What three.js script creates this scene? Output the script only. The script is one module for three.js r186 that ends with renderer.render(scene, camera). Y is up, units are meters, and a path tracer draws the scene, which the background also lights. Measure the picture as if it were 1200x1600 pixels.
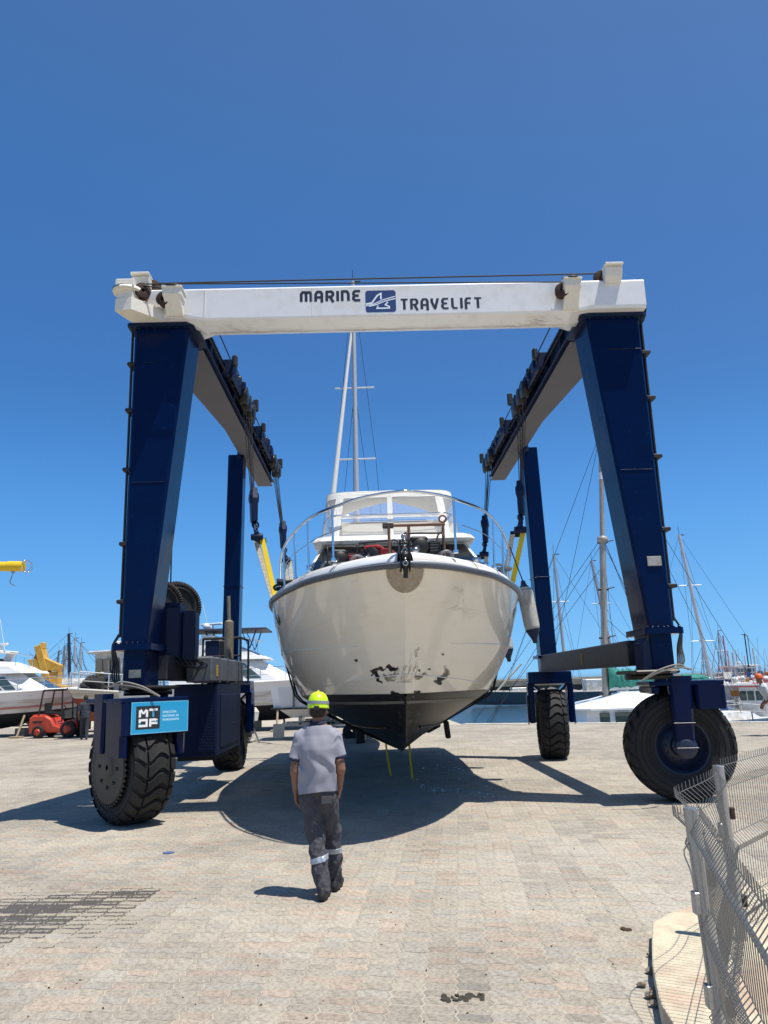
import * as THREE from 'three';
import { mergeGeometries, mergeVertices, toCreasedNormals } from 'three/addons/utils/BufferGeometryUtils.js';
import { createNoise2D, createNoise3D } from 'simplex-noise';

// ------------------------------------------------------------------ camera, sky, sun
const clamp = (x, a, b) => Math.min(b, Math.max(a, x));
const R = Math.PI / 180, EYE = 1.88, PITCH = 12.6 * R, ROLL = 1.8 * R, FOV = 67.38;
const scene = new THREE.Scene();
const camera = new THREE.PerspectiveCamera(FOV, 0.75, 0.05, 9000);
camera.position.set(0, EYE, 0);
camera.rotation.order = 'YXZ';
camera.rotation.set(PITCH, 0, -ROLL);

const renderer = new THREE.WebGLRenderer({ antialias: true });
renderer.toneMapping = THREE.LinearToneMapping;
renderer.toneMappingExposure = 1.25;
renderer.shadowMap.enabled = true;

function s2l(c) { c /= 255; return c <= 0.04045 ? c / 12.92 : ((c + 0.055) / 1.055) ** 2.4; }
const EXPO = 1.25, SUN = new THREE.Vector3(0.29, 1, 0.17).normalize();
{ // clear midday sky: its colour depends on the height above the horizon, with a broad glow about the sun
  const stops = [[0, 142, 203, 250], [1.5, 134, 199, 250], [3.6, 124, 191, 248], [5.7, 114, 182, 244], [7.9, 105, 174, 240], [12.3, 90, 158, 230], [16.6, 77, 141, 213], [18.8, 73, 133, 203], [21, 71, 127, 196], [25.2, 69, 121, 189], [30.3, 68, 118, 184], [35.1, 68, 117, 181], [39.5, 70, 116, 178], [44, 72, 115, 175], [60, 76, 116, 173], [90, 84, 122, 176]];
  const W = 256, Hh = 512, d = new Float32Array(W * Hh * 4), glow = (x, y, z) => Math.exp(-Math.acos(clamp(x * SUN.x + y * SUN.y + z * SUN.z, -1, 1)) / R / 30);
  for (let j = 0; j < Hh; j++) {
    const e = ((j + 0.5) / Hh - 0.5) * 180, ce = Math.cos(e * R), se = Math.sin(e * R), g0 = glow(-Math.sin(20 * R) * ce, se, -Math.cos(20 * R) * ce);
    let c = [0.13, 0.20, 0.27];
    if (e > 0) {
      let k = 0; while (k < stops.length - 2 && stops[k + 1][0] < e) k++;
      const t = (e - stops[k][0]) / (stops[k + 1][0] - stops[k][0]);
      c = [1, 2, 3].map((n) => s2l(stops[k][n] + (stops[k + 1][n] - stops[k][n]) * t));
    }
    for (let i = 0; i < W; i++) { const a = ((i + 0.5) / W - 0.5) * Math.PI * 2, g = e > 0 ? glow(Math.cos(a) * ce, se, Math.sin(a) * ce) - g0 : 0; d.set([(c[0] + 0.42 * g) / EXPO, (c[1] + 0.5 * g) / EXPO, (c[2] + 0.62 * g) / EXPO, 1], (j * W + i) * 4); }
  }
  const t = new THREE.DataTexture(d, W, Hh, THREE.RGBAFormat, THREE.FloatType);
  t.mapping = THREE.EquirectangularReflectionMapping; t.magFilter = THREE.LinearFilter; t.wrapS = THREE.RepeatWrapping; t.needsUpdate = true;
  scene.background = t; scene.environment = t;
}
const sun = new THREE.DirectionalLight(new THREE.Color(1, 0.945, 0.86), 4.9);
sun.position.set(0.29 * 100, 100, -12 + 0.17 * 100);
sun.target.position.set(0, 0, -12);
sun.castShadow = true; sun.shadow.mapSize.set(4096, 4096);
Object.assign(sun.shadow.camera, { left: -45, right: 45, top: 45, bottom: -45, near: 1, far: 220 });
scene.add(sun, sun.target);

// ------------------------------------------------------------------ helpers
let seed = 7;
const rnd = () => { seed = (seed + 0x6d2b79f5) | 0; let t = Math.imul(seed ^ (seed >>> 15), 1 | seed); t = (t + Math.imul(t ^ (t >>> 7), 61 | t)) ^ t; return ((t ^ (t >>> 14)) >>> 0) / 4294967296; };
const rr = (a, b) => a + (b - a) * rnd();
const n2 = createNoise2D(rnd), n3 = createNoise3D(rnd);
const V = (x, y, d) => new THREE.Vector3(x, y, -d);            // d is the distance in front of the camera
const lerp = (a, b, t) => a + (b - a) * t;
const sstep = (a, b, x) => { const t = clamp((x - a) / (b - a), 0, 1); return t * t * (3 - 2 * t); };
function tab(t, x) { // piecewise linear table with smooth (monotone) interpolation
  if (x <= t[0][0]) return t[0][1];
  for (let i = 0; i < t.length - 1; i++) if (x <= t[i + 1][0]) {
    const [x0, y0] = t[i], [x1, y1] = t[i + 1], h = x1 - x0, u = (x - x0) / h, s = (y1 - y0) / h;
    const sl = (k) => { if (k < 1 || k > t.length - 2) return null; const a = (t[k][1] - t[k - 1][1]) / (t[k][0] - t[k - 1][0]), b = (t[k + 1][1] - t[k][1]) / (t[k + 1][0] - t[k][0]); return a * b <= 0 ? 0 : 2 * a * b / (a + b); };
    const m0 = sl(i) ?? s, m1 = sl(i + 1) ?? s, u2 = u * u, u3 = u2 * u;
    return y0 * (2 * u3 - 3 * u2 + 1) + m0 * h * (u3 - 2 * u2 + u) + y1 * (-2 * u3 + 3 * u2) + m1 * h * (u3 - u2);
  }
  return t[t.length - 1][1];
}
// a measured pixel of the photograph at a distance in front of the camera
function at(px, py, D) {
  const f = 1200, x = px - 600, y = py - 800, c = Math.cos(ROLL), s = Math.sin(ROLL), u = (x * c - y * s) / f, v = -(x * s + y * c) / f;
  const up = Math.sin(PITCH) + v * Math.cos(PITCH), fw = Math.cos(PITCH) - v * Math.sin(PITCH);
  return new THREE.Vector3(u / fw * D, EYE + up / fw * D, -D);
}
function atH(px, py, h) { const p = at(px, py, 1), k = (h - EYE) / (p.y - EYE); return new THREE.Vector3(p.x * k, h, -k); }

function boxUV(g, k = 1) { // uv in metres, by the way each face points
  if (g.index) g = g.toNonIndexed();
  const p = g.attributes.position, uv = new Float32Array(p.count * 2), a = new THREE.Vector3(), b = new THREE.Vector3(), c = new THREE.Vector3();
  for (let i = 0; i < p.count; i += 3) {
    a.fromBufferAttribute(p, i); b.fromBufferAttribute(p, i + 1); c.fromBufferAttribute(p, i + 2);
    const n = b.clone().sub(a).cross(c.clone().sub(a)), x = Math.abs(n.x), y = Math.abs(n.y), z = Math.abs(n.z);
    [a, b, c].forEach((q, j) => { const o = (i + j) * 2; if (y >= x && y >= z) { uv[o] = q.x * k; uv[o + 1] = q.z * k; } else if (x >= z) { uv[o] = q.z * k; uv[o + 1] = q.y * k; } else { uv[o] = q.x * k; uv[o + 1] = q.y * k; } });
  }
  g.setAttribute('uv', new THREE.BufferAttribute(uv, 2));
  return g;
}
function norm(g) { // same attributes on all, so that they merge
  if (g.index) g = g.toNonIndexed();
  for (const n of Object.keys(g.attributes)) if (!['position', 'normal', 'uv'].includes(n)) g.deleteAttribute(n);
  if (!g.attributes.normal) g.computeVertexNormals();
  if (!g.attributes.uv) g = boxUV(g);
  return g;
}
const merge = (gs) => { gs = [gs].flat(Infinity).filter(Boolean).map(norm); return gs.length === 0 ? new THREE.BufferGeometry() : gs.length === 1 ? gs[0] : mergeGeometries(gs); };
const numbers = {};
function numbered(n) { const k = numbers[n] = (numbers[n] ?? -1) + 1; return k ? n + '_' + String(k).padStart(3, '0') : n; }
const SPLIT = new Set(['clear_panel', 'pipe_clip', 'sheave', 'stanchion', 'porthole', 'bollard', 'joint_seam', 'spray_rail', 'boot_stripe', 'fall_rope', 'wire_rope', 'hose', 'spreader', 'fitting', 'fork', 'sleeve_trim', 'reflective_band', 'weld_bead', 'crate', 'knuckle_line', 'guard_wire', 'tail', 'pad', 'hanging_hose', 'stay', 'clip', 'clamp', 'end_cap', 'hoop', 'topside_band', 'stripe', 'rim', 'pipe_run', 'bolt_head', 'cover_frame', 'bulwark_band', 'axle_cap', 'spray_line', 'boom_leg', 'parapet', 'cabinet_panel', 'rub_rail', 'rear_window', 'bracket_arm', 'base_flange', 'roller']);
function mesh(name, geo, mat, parent, label) {
  if (SPLIT.has(name) && Array.isArray(geo)) { const list = geo.flat(Infinity).filter(Boolean); if (list.length > 1) return list.map((g) => mesh(name, g, mat, parent, label))[0]; } // alike pieces, each a mesh
  const m = new THREE.Mesh(merge(geo), mat);
  m.name = name; m.castShadow = m.receiveShadow = true;
  if (label) m.userData.label = label;
  parent.add(m);
  return m;
}
function thing(name, label, category, p = new THREE.Vector3(), turn = 0, group) {
  const o = new THREE.Group(); o.name = numbered(name); scene.add(o);
  o.position.copy(p); o.rotation.y = turn; o.userData = { label, category };
  if (group) o.userData.group = group;
  return o;
}
function solo(name, label, category, geo, mat, p, turn = 0, group) {
  const m = mesh(numbered(name), geo, mat, scene); if (p) m.position.copy(p); m.rotation.y = turn;
  m.userData = { label, category }; if (group) m.userData.group = group;
  return m;
}
function struct(name, geo, mat, parent = scene) { const m = mesh(name, geo, mat, parent); m.userData.kind = 'structure'; return m; }
function copyOf(o, p, turn, label) {
  const c = o.clone(); c.name = numbered(o.name.replace(/_\d+$/, '')); scene.add(c); c.position.copy(p); c.rotation.y = turn;
  c.userData = { ...o.userData }; if (label) c.userData.label = label;
  return c;
}
// geometry: extents x0..x1, y0..y1, d0..d1 (d counts away from the viewer), chamfer c
function ring(x0, x1, d0, d1, c) { return [[x0 + c, d0], [x1 - c, d0], [x1, d0 + c], [x1, d1 - c], [x1 - c, d1], [x0 + c, d1], [x0, d1 - c], [x0, d0 + c]]; }
function stack(rings, cap = true) { // rings: [{y, pts: [[x, d] ...]}] of equal count, bottom first, counter-clockwise from above with d away
  const P = []; const n = rings[0].pts.length;
  const q = (r, i) => { const [x, d] = rings[r].pts[(i + n) % n]; const y = rings[r].y; return [x, typeof y === 'function' ? y(x, d) : y, -d]; };
  const tri = (a, b, c) => P.push(...a, ...b, ...c);
  for (let r = 0; r < rings.length - 1; r++) for (let i = 0; i < n; i++) { tri(q(r, i), q(r, i + 1), q(r + 1, i + 1)); tri(q(r, i), q(r + 1, i + 1), q(r + 1, i)); }
  if (cap) { const L = rings.length - 1; for (let i = 1; i < n - 1; i++) { tri(q(L, 0), q(L, i), q(L, i + 1)); tri(q(0, 0), q(0, i + 1), q(0, i)); } }
  const g = new THREE.BufferGeometry(); g.setAttribute('position', new THREE.Float32BufferAttribute(P, 3)); g.computeVertexNormals();
  return boxUV(g);
}
function bx(x0, x1, y0, y1, d0, d1, c = 0.008) {
  if (x0 > x1) [x0, x1] = [x1, x0]; if (y0 > y1) [y0, y1] = [y1, y0]; if (d0 > d1) [d0, d1] = [d1, d0];
  c = Math.min(c, (x1 - x0) / 3, (y1 - y0) / 3, (d1 - d0) / 3);
  return stack([{ y: y0, pts: ring(x0 + c, x1 - c, d0 + c, d1 - c, c * 0.5) }, { y: y0 + c, pts: ring(x0, x1, d0, d1, c) }, { y: y1 - c, pts: ring(x0, x1, d0, d1, c) }, { y: y1, pts: ring(x0 + c, x1 - c, d0 + c, d1 - c, c * 0.5) }]);
}
function cb(w, h, dp, c = 0.008) { return bx(-w / 2, w / 2, -h / 2, h / 2, -dp / 2, dp / 2, c); }
const put = (g, p, rx = 0, ry = 0, rz = 0) => { g.applyMatrix4(new THREE.Matrix4().makeRotationFromEuler(new THREE.Euler(rx, ry, rz, 'YXZ')).setPosition(p)); return g; };
const UPV = new THREE.Vector3(0, 1, 0);
function rod(a, b, r, r2 = r, seg = 8, open = false) {
  const l = a.distanceTo(b), g = new THREE.CylinderGeometry(r2, r, l, seg, 1, open);
  g.applyQuaternion(new THREE.Quaternion().setFromUnitVectors(UPV, b.clone().sub(a).normalize()));
  const m = a.clone().add(b).multiplyScalar(0.5); g.translate(m.x, m.y, m.z);
  return g;
}
function bar(a, b, w, h, c = 0.004) { // rectangular bar between two points: w across, h deep (h lies near the vertical)
  const l = a.distanceTo(b), z = b.clone().sub(a).normalize(), x = Math.abs(z.y) > 0.98 ? new THREE.Vector3(1, 0, 0) : new THREE.Vector3().crossVectors(UPV, z).normalize(), y = new THREE.Vector3().crossVectors(z, x);
  const g = cb(w, h, l, c); g.applyMatrix4(new THREE.Matrix4().makeBasis(x, y, z)); const m = a.clone().add(b).multiplyScalar(0.5); g.translate(m.x, m.y, m.z);
  return g;
}
function tube(pts, r, seg = 24, rs = 8, closed = false, tension = 0.5) { return new THREE.TubeGeometry(new THREE.CatmullRomCurve3(pts, closed, 'catmullrom', tension), seg, r, rs, closed); }
function lathe(prof, seg = 32) { return new THREE.LatheGeometry(prof.map(([r, y]) => new THREE.Vector2(r, y)), seg); }
function prism(pts, depth, bevel = 0) { // outline in x, y; depth along z centred
  const s = new THREE.Shape(pts.map(([x, y]) => new THREE.Vector2(x, y)));
  const g = new THREE.ExtrudeGeometry(s, { depth: depth - 2 * bevel, bevelEnabled: bevel > 0, bevelSize: bevel, bevelThickness: bevel, bevelSegments: 1, steps: 1 });
  g.translate(0, 0, -(depth - 2 * bevel) / 2); return boxUV(g);
}
function grid(nu, nv, f, uvf) { // parametric sheet
  const P = [], U = [], I = [];
  for (let j = 0; j <= nv; j++) for (let i = 0; i <= nu; i++) { const p = f(i / nu, j / nv); P.push(p.x, p.y, p.z); const w = uvf ? uvf(i / nu, j / nv, p) : [i / nu, j / nv]; U.push(w[0], w[1]); }
  for (let j = 0; j < nv; j++) for (let i = 0; i < nu; i++) { const a = j * (nu + 1) + i, b = a + 1, c = a + nu + 1, d = c + 1; I.push(a, b, d, a, d, c); }
  const g = new THREE.BufferGeometry(); g.setAttribute('position', new THREE.Float32BufferAttribute(P, 3)); g.setAttribute('uv', new THREE.Float32BufferAttribute(U, 2)); g.setIndex(I); g.computeVertexNormals();
  return g;
}
// ------------------------------------------------------------------ textures
function pnoise(period) { // periodic value noise on a lattice
  const t = new Float32Array(period * period).map(() => rnd());
  return (x, y) => { x *= period; y *= period; const i = Math.floor(x), j = Math.floor(y), u = x - i, v = y - j, a = u * u * (3 - 2 * u), b = v * v * (3 - 2 * v), g = (p, q) => t[((q % period + period) % period) * period + (p % period + period) % period]; return lerp(lerp(g(i, j), g(i + 1, j), a), lerp(g(i, j + 1), g(i + 1, j + 1), a), b); };
}
function pfbm(p0, oct) { const ns = Array.from({ length: oct }, (_, k) => pnoise(p0 << k)); return (x, y) => { let s = 0, a = 0.5, w = 0; for (const n of ns) { s += a * n(x, y); w += a; a *= 0.5; } return s / w; }; }
function tex(size, fn, srgb, rep = 1) {
  const d = new Uint8Array(size * size * 4);
  for (let j = 0; j < size; j++) for (let i = 0; i < size; i++) { const c = fn((i + 0.5) / size, (j + 0.5) / size), o = (j * size + i) * 4; const q = Array.isArray(c) ? c : [c, c, c]; d[o] = clamp(q[0], 0, 1) * 255; d[o + 1] = clamp(q[1], 0, 1) * 255; d[o + 2] = clamp(q[2], 0, 1) * 255; d[o + 3] = q[3] === undefined ? 255 : clamp(q[3], 0, 1) * 255; }
  const t = new THREE.DataTexture(d, size, size); t.wrapS = t.wrapT = THREE.RepeatWrapping; t.magFilter = THREE.LinearFilter; t.minFilter = THREE.LinearMipmapLinearFilter; t.repeat.set(rep, rep); if (srgb) t.colorSpace = THREE.SRGBColorSpace; t.needsUpdate = true;
  return t;
}
function rep(t, x, y = x) { const c = t.clone(); c.repeat.set(x, y); c.needsUpdate = true; return c; }
function canvasTex(w, h, draw) { const c = document.createElement('canvas'); c.width = w; c.height = h; const g = c.getContext('2d'); draw(g, w, h); const t = new THREE.CanvasTexture(c); t.colorSpace = THREE.SRGBColorSpace; t.anisotropy = 8; return t; }
const F1 = pfbm(4, 6), F2 = pfbm(8, 5), F3 = pfbm(32, 4), F4 = pfbm(64, 3);
const T = {
  grain: tex(512, (x, y) => 0.75 + 0.45 * (F3(x, y) - 0.5) + 0.35 * (F4(y, x) - 0.5)),
  fine: tex(512, (x, y) => F4(x, y)),
  blotch: tex(512, (x, y) => F2(x, y)),
  wear: tex(512, (x, y) => { const a = F1(x, y), b = F3(x, y); return 0.86 + 0.18 * (a - 0.5) + (b > 0.68 ? 0.08 : 0); }),
  dirt: tex(512, (x, y) => { const a = F1(x, y), b = F3(x, y); const k = sstep(0.52, 0.72, a * 0.6 + b * 0.45); return [1 - 0.28 * k, 1 - 0.33 * k, 1 - 0.42 * k]; }),
  wearLight: tex(512, (x, y) => { const a = F1(x, y), b = F3(x, y), k = sstep(0.56, 0.8, a * 0.5 + b * 0.55); return [1 - 0.07 * k, 1 - 0.085 * k, 1 - 0.11 * k]; }),
  chips: tex(1024, (x, y) => { const a = F1(x, y), b = F4(x, y) * 0.6 + F3(y, x) * 0.4, k = sstep(0.735, 0.76, b + 0.12 * (a - 0.5)); const v = 0.36 + 0.10 * (a - 0.5) + 0.06 * (F2(x, y) - 0.5); return [lerp(v, 1, k), lerp(v, 0.62, k), lerp(v, 0.5, k)]; }),
  rough: tex(512, (x, y) => { const v = 0.25 + 0.5 * F2(x, y) + 0.2 * (F4(x, y) - 0.5); return v; }),
  weave: tex(256, (x, y) => 0.5 + 0.25 * Math.sin(x * Math.PI * 2 * 64) * Math.sin(y * Math.PI * 2 * 64) + 0.2 * (F4(x, y) - 0.5)),
};
const std = (rgb, rough = 0.6, extra = {}) => new THREE.MeshStandardMaterial({ color: new THREE.Color().setRGB(...rgb), roughness: rough, ...extra });
const phys = (rgb, rough = 0.4, extra = {}) => new THREE.MeshPhysicalMaterial({ color: new THREE.Color().setRGB(...rgb), roughness: rough, ...extra });
const M = {
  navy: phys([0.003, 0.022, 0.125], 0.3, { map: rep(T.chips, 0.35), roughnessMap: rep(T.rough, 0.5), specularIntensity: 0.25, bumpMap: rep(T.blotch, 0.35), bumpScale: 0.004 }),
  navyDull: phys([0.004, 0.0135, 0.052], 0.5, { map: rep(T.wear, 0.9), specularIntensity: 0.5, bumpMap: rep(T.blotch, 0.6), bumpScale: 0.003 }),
  beamWhite: phys([0.72, 0.725, 0.73], 0.4, { map: rep(T.wearLight, 0.3), clearcoat: 0.2, clearcoatRoughness: 0.2, bumpMap: rep(T.blotch, 0.4), bumpScale: 0.0015 }),
  beamDirty: phys([0.68, 0.65, 0.57], 0.6, { map: rep(T.wearLight, 0.9) }),
  rust: std([0.045, 0.022, 0.014], 0.8, { map: T.dirt, bumpMap: T.fine, bumpScale: 0.004 }),
  greyPaint: phys([0.2, 0.2, 0.21], 0.55, { map: rep(T.dirt, 0.6) }),
  black: std([0.012, 0.012, 0.013], 0.6, { bumpMap: rep(T.fine, 2), bumpScale: 0.001 }),
  blackGrease: std([0.016, 0.015, 0.014], 0.45, { map: T.dirt, metalness: 0.2 }),
  rubber: std([0.013, 0.013, 0.0135], 0.75, { map: rep(T.wear, 0.8), bumpMap: rep(T.fine, 1.5), bumpScale: 0.003 }),
  steel: std([0.42, 0.41, 0.39], 0.35, { metalness: 0.9, roughnessMap: rep(T.rough, 2) }),
  chrome: std([0.72, 0.72, 0.72], 0.12, { metalness: 1 }),
  galv: std([0.36, 0.37, 0.38], 0.5, { metalness: 0.55, map: rep(T.wear, 1.3), roughnessMap: rep(T.rough, 1), bumpMap: rep(T.blotch, 2), bumpScale: 0.002 }),
  rope: std([0.03, 0.028, 0.026], 0.7, { metalness: 0.3 }),
  gel: phys([0.78, 0.77, 0.74], 0.22, { clearcoat: 0.5, clearcoatRoughness: 0.08 }),
  white: phys([0.76, 0.76, 0.75], 0.4, { map: rep(T.dirt, 0.15) }),
  cream: std([0.68, 0.64, 0.5], 0.8),
  glassDark: phys([0.01, 0.012, 0.014], 0.06, { clearcoat: 1, clearcoatRoughness: 0.02 }),
  glassGreen: phys([0.05, 0.085, 0.08], 0.08, { clearcoat: 1, clearcoatRoughness: 0.03 }),
  yellow: std([0.72, 0.52, 0.01], 0.7, { bumpMap: rep(T.weave, 3), bumpScale: 0.002 }),
  strapWhite: std([0.56, 0.53, 0.44], 0.85, { map: rep(T.dirt, 1.2), bumpMap: rep(T.weave, 3), bumpScale: 0.002 }),
  strapDark: std([0.035, 0.033, 0.03], 0.85, { map: rep(T.dirt, 1.5) }),
};
// ------------------------------------------------------------------ the setting: yard, quay, sea, breakwater
const quayD = (x) => 36.1 - (x - 3.18) * 0.476;                  // the quay edge runs obliquely, nearer on the right
const YARD = [[-140, -60], [80, -60], [80, quayD(80)], [3.18, 36.1], [-3, 150], [-140, 150]];
{
  const concrete = std([0.46, 0.415, 0.33], 0.9, { map: rep(tex(512, (x, y) => { const a = F1(x, y), b = F3(x, y); return [0.86 + 0.3 * (a - 0.5) + 0.2 * (b - 0.5), 0.85 + 0.3 * (a - 0.5) + 0.2 * (b - 0.5), 0.84 + 0.28 * (a - 0.5) + 0.22 * (b - 0.5)]; }), 0.12), bumpMap: rep(T.fine, 1), bumpScale: 0.004 });
  const s = new THREE.Shape(YARD.map(([x, d]) => new THREE.Vector2(x, d)));
  const g = new THREE.ExtrudeGeometry(s, { depth: 3.2, bevelEnabled: false }); g.rotateX(-Math.PI / 2); g.translate(0, -3.2035, 0);
  const ground = struct('ground', boxUV(g), concrete);
  // interlocking zigzag pavers, each a real block
  const L = 0.205, Wd = 0.115, A = 0.015, B = 0.011, gap = 0.005;
  const zig = (t) => { t = (t % 1 + 1) % 1; return t < 0.25 ? t * 4 : t < 0.75 ? 2 - t * 4 : t * 4 - 4; };
  function paverGeo(k, own) { // S-shaped on all four sides, so that the blocks lock into each other
    const out = [];
    for (const t of [0, 0.22, 0.28, 0.72, 0.78]) out.push([t * L - L / 2 + B * 0, -Wd / 2 + A * zig(t)]);
    for (const t of [0, 0.25, 0.75]) out.push([L / 2 + B * zig(t), -Wd / 2 + t * Wd]);
    for (const t of [1, 0.78, 0.72, 0.28, 0.22]) out.push([t * L - L / 2, Wd / 2 + A * zig(t)]);
    for (const t of [1, 0.75, 0.25]) out.push([-L / 2 + B * zig(t), -Wd / 2 + t * Wd]);
    const n = out.length, area = (i) => out[(i + n) % n];
    const inset = (o) => out.map((p, i) => { const a = area(i - 1), b = area(i + 1), e = (u, v) => { const x = v[0] - u[0], y = v[1] - u[1], l = Math.hypot(x, y); return [-y / l, x / l]; }, n1 = e(a, p), n2_ = e(p, b), m = [n1[0] + n2_[0], n1[1] + n2_[1]], l2 = Math.max(0.6, (m[0] * m[0] + m[1] * m[1]) / 2); return [p[0] + m[0] * o / l2, p[1] + m[1] * o / l2]; });
    const wob = (a) => a.map(([x, y]) => [x + rr(-0.001, 0.001), y + rr(-0.001, 0.001)]);
    const a = inset(gap * 0.5), b = wob(inset(gap * 0.5 + 0.0035)), P = [], q = (p, y) => [p[0], y, -p[1]], tri = (x, y, z) => P.push(...x, ...y, ...z), c = [0, 0];
    for (let i = 0; i < n; i++) { const j = (i + 1) % n; tri(q(a[i], -0.012), q(a[j], -0.012), q(a[j], -0.0025)); tri(q(a[i], -0.012), q(a[j], -0.0025), q(a[i], -0.0025)); tri(q(a[i], -0.0025), q(a[j], -0.0025), q(b[j], 0)); tri(q(a[i], -0.0025), q(b[j], 0), q(b[i], 0)); tri(q(c, 0.0004), q(b[i], 0), q(b[j], 0)); }
    const g = new THREE.BufferGeometry(); g.setAttribute('position', new THREE.Float32BufferAttribute(P, 3)); g.computeVertexNormals(); boxUV(g);
    const uv = g.attributes.uv; for (let i = 0; i < uv.count; i++) own ? uv.setXY(i, P[i * 3] / L * 0.86 + 0.5, -P[i * 3 + 2] / Wd * 0.78 + 0.5) : uv.setXY(i, uv.getX(i) + k * 0.31, uv.getY(i) + k * 0.17);
    return g;
  }
  const geos = [0, 1, 2, 3].map((k) => paverGeo(k)), geoDamp = paverGeo(0, true);
  // liquid that has soaked into the joints: the rims of the blocks there are dark, their middles mostly dry
  const dampMats = [0, 1, 2, 3, 4].map((k) => new THREE.MeshStandardMaterial({ color: 0xffffff, roughness: 0.55, bumpMap: rep(T.fine, 3), bumpScale: 0.002, map: canvasTex(128, 96, (c, w, h) => { const im = c.createImageData(w, h), o = rr(0, 90), wd = [0.1, 0.17, 0.26, 0.4, 0.7][k]; for (let y = 0; y < h; y++) for (let x = 0; x < w; x++) { const ex = Math.min(x, w - 1 - x) / w * 1.8, ey = Math.min(y, h - 1 - y) / h, e = Math.min(ex, ey) + 0.13 * n2(x * 0.05 + o, y * 0.06) + 0.05 * n2(x * 0.2, y * 0.2 + o), d = 1 - sstep(wd - 0.04, wd + 0.04, e), g = 0.92 + 0.16 * n2(x * 0.15 + o, y * 0.1), q = (y * w + x) * 4; [lerp(178, 92, d), lerp(169, 85, d), lerp(149, 76, d)].forEach((v, i) => { im.data[q + i] = v * g; }); im.data[q + 3] = 255; } c.putImageData(im, 0, 0); }) }));
  const stain = [atH(0, 1440, 0), atH(60, 1420, 0), atH(130, 1410, 0), atH(200, 1398, 0)];
  const tone = (x, d) => { // colour of the paver that lies there: makes of three batches, dust, tyre marks, one wet patch
    const big = n2(x * 0.22, d * 0.22), mid = n2(x * 0.7 + 9, d * 0.7), pink = n2(x * 0.5 - 20, d * 0.5 + 7), r = rnd();
    let c = [0.388, 0.345, 0.275];
    if (r < 0.2 + 0.2 * pink && d < 16) c = [0.405, 0.333, 0.262]; else if (r > 0.72) c = [0.366, 0.335, 0.28];
    const fine = n2(x * 2.3 + 40, d * 1.1), k = 1 + 0.12 * big + 0.11 * mid + 0.07 * fine + rr(-0.075, 0.075);
    c = c.map((v) => v * k);
    const dust = clamp(sstep(0.2, 2.2, x) * sstep(13, 9, d) * (0.55 + 0.6 * n2(x * 0.6 + 3, d * 0.25)), 0, 1);
    const dk = dust * rr(0.35, 0.95); c = c.map((v, i) => lerp(v, [0.48, 0.445, 0.375][i], dk));
    const tr = sstep(0.25, 0.6, n2(x * 1.1 - 4, d * 0.28 + 11)) * sstep(-0.5, 0.8, x) * sstep(14, 10, d);
    const tk = 1 - 0.27 * tr * rr(0.1, 1); c = c.map((v) => v * tk);
    return c;
  };
  const damp = (x, d) => { let w = 9; stain.forEach((s0, i) => { w = Math.min(w, Math.hypot((x - s0.x) * 0.8, (d + s0.z) * 1.15) / (0.74 - 0.14 * i)); }); return w + 0.45 * n2(x * 1.9, d * 2.6) + rr(-0.16, 0.16); };
  const a = 5 * R, ca = Math.cos(a), sa = Math.sin(a), all = [];
  for (let row = 10; row < 400; row++) for (let col = -140; col < 140; col++) {
    const u = (col) * L, v = row * Wd, x = u * ca + v * sa, d = -u * sa + v * ca;
    if (d < 2.6 || d > quayD(x) - 0.75 || Math.abs(x) > 0.6 * d + 1.2) continue;
    if (x > 1.35 && d < 6.3 && x > 1.35 + (d - 4.8) * 0.42) continue;   // under the kerbed slab
    all.push([x, d]);
  }
  const inView = ([x, d]) => d > 4.75 && Math.abs(x) < 0.46 * d;
  const far = (p) => p[0] * p[0] + p[1] * p[1];
  const near = new Set(all.filter(inView).sort((p, q) => far(p) - far(q)).slice(0, 300));
  const mats = [], paverMap = rep(tex(256, (x, y) => 0.83 + 0.6 * (F3(x, y) - 0.5) + 0.5 * (F4(y, x) - 0.5)), 1.7), look = { roughness: 0.92, map: paverMap, bumpMap: rep(T.fine, 3), bumpScale: 0.0022 };
  function matFor(c) { let best = null, bd = 0.02; for (const m of mats) { const e = Math.hypot(m.color.r - c[0], m.color.g - c[1], m.color.b - c[2]); if (e < bd) { bd = e; best = m; } } if (!best) { best = new THREE.MeshStandardMaterial({ color: new THREE.Color().setRGB(...c), ...look }); mats.push(best); } return best; }
  const oils = Array.from({ length: 22 }, () => [rr(-7, 7), rr(8, 26), rr(0.06, 0.15)]);
  const rest = [[], [], [], []], place = (p) => new THREE.Matrix4().compose(new THREE.Vector3(p[0], rr(-0.0025, 0.0015), -p[1]), new THREE.Quaternion().setFromEuler(new THREE.Euler(rr(-0.008, 0.008), -a + rr(-0.012, 0.012) , rr(-0.005, 0.005))), new THREE.Vector3(1, 1, 1));
  for (const p of all) {
    const oil = oils.some(([ox, od, q]) => Math.hypot(p[0] - ox, (p[1] - od) * 0.8) < q * rr(0.5, 1.1));
    const k = Math.floor(rnd() * 4), c = tone(...p).map((v, i) => (oil ? v * [0.72, 0.7, 0.68][i] : v)), m = place(p), w = p[0] < -1.5 && p[1] < 11 ? damp(...p) : 9;
    if (w < 1.15) { const o = mesh(numbered('wet_paver'), [], dampMats[w < 0.25 ? 4 : w < 0.52 ? 3 : w < 0.76 ? 2 : w < 0.95 ? 1 : 0], ground); o.geometry = geoDamp; m.decompose(o.position, o.quaternion, o.scale); o.rotation.y = -a; } else if (near.has(p)) { const o = mesh(numbered('paver'), [], matFor(c), ground); o.geometry = geos[k]; m.decompose(o.position, o.quaternion, o.scale); } else rest[k].push([m, c]);
  }
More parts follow.
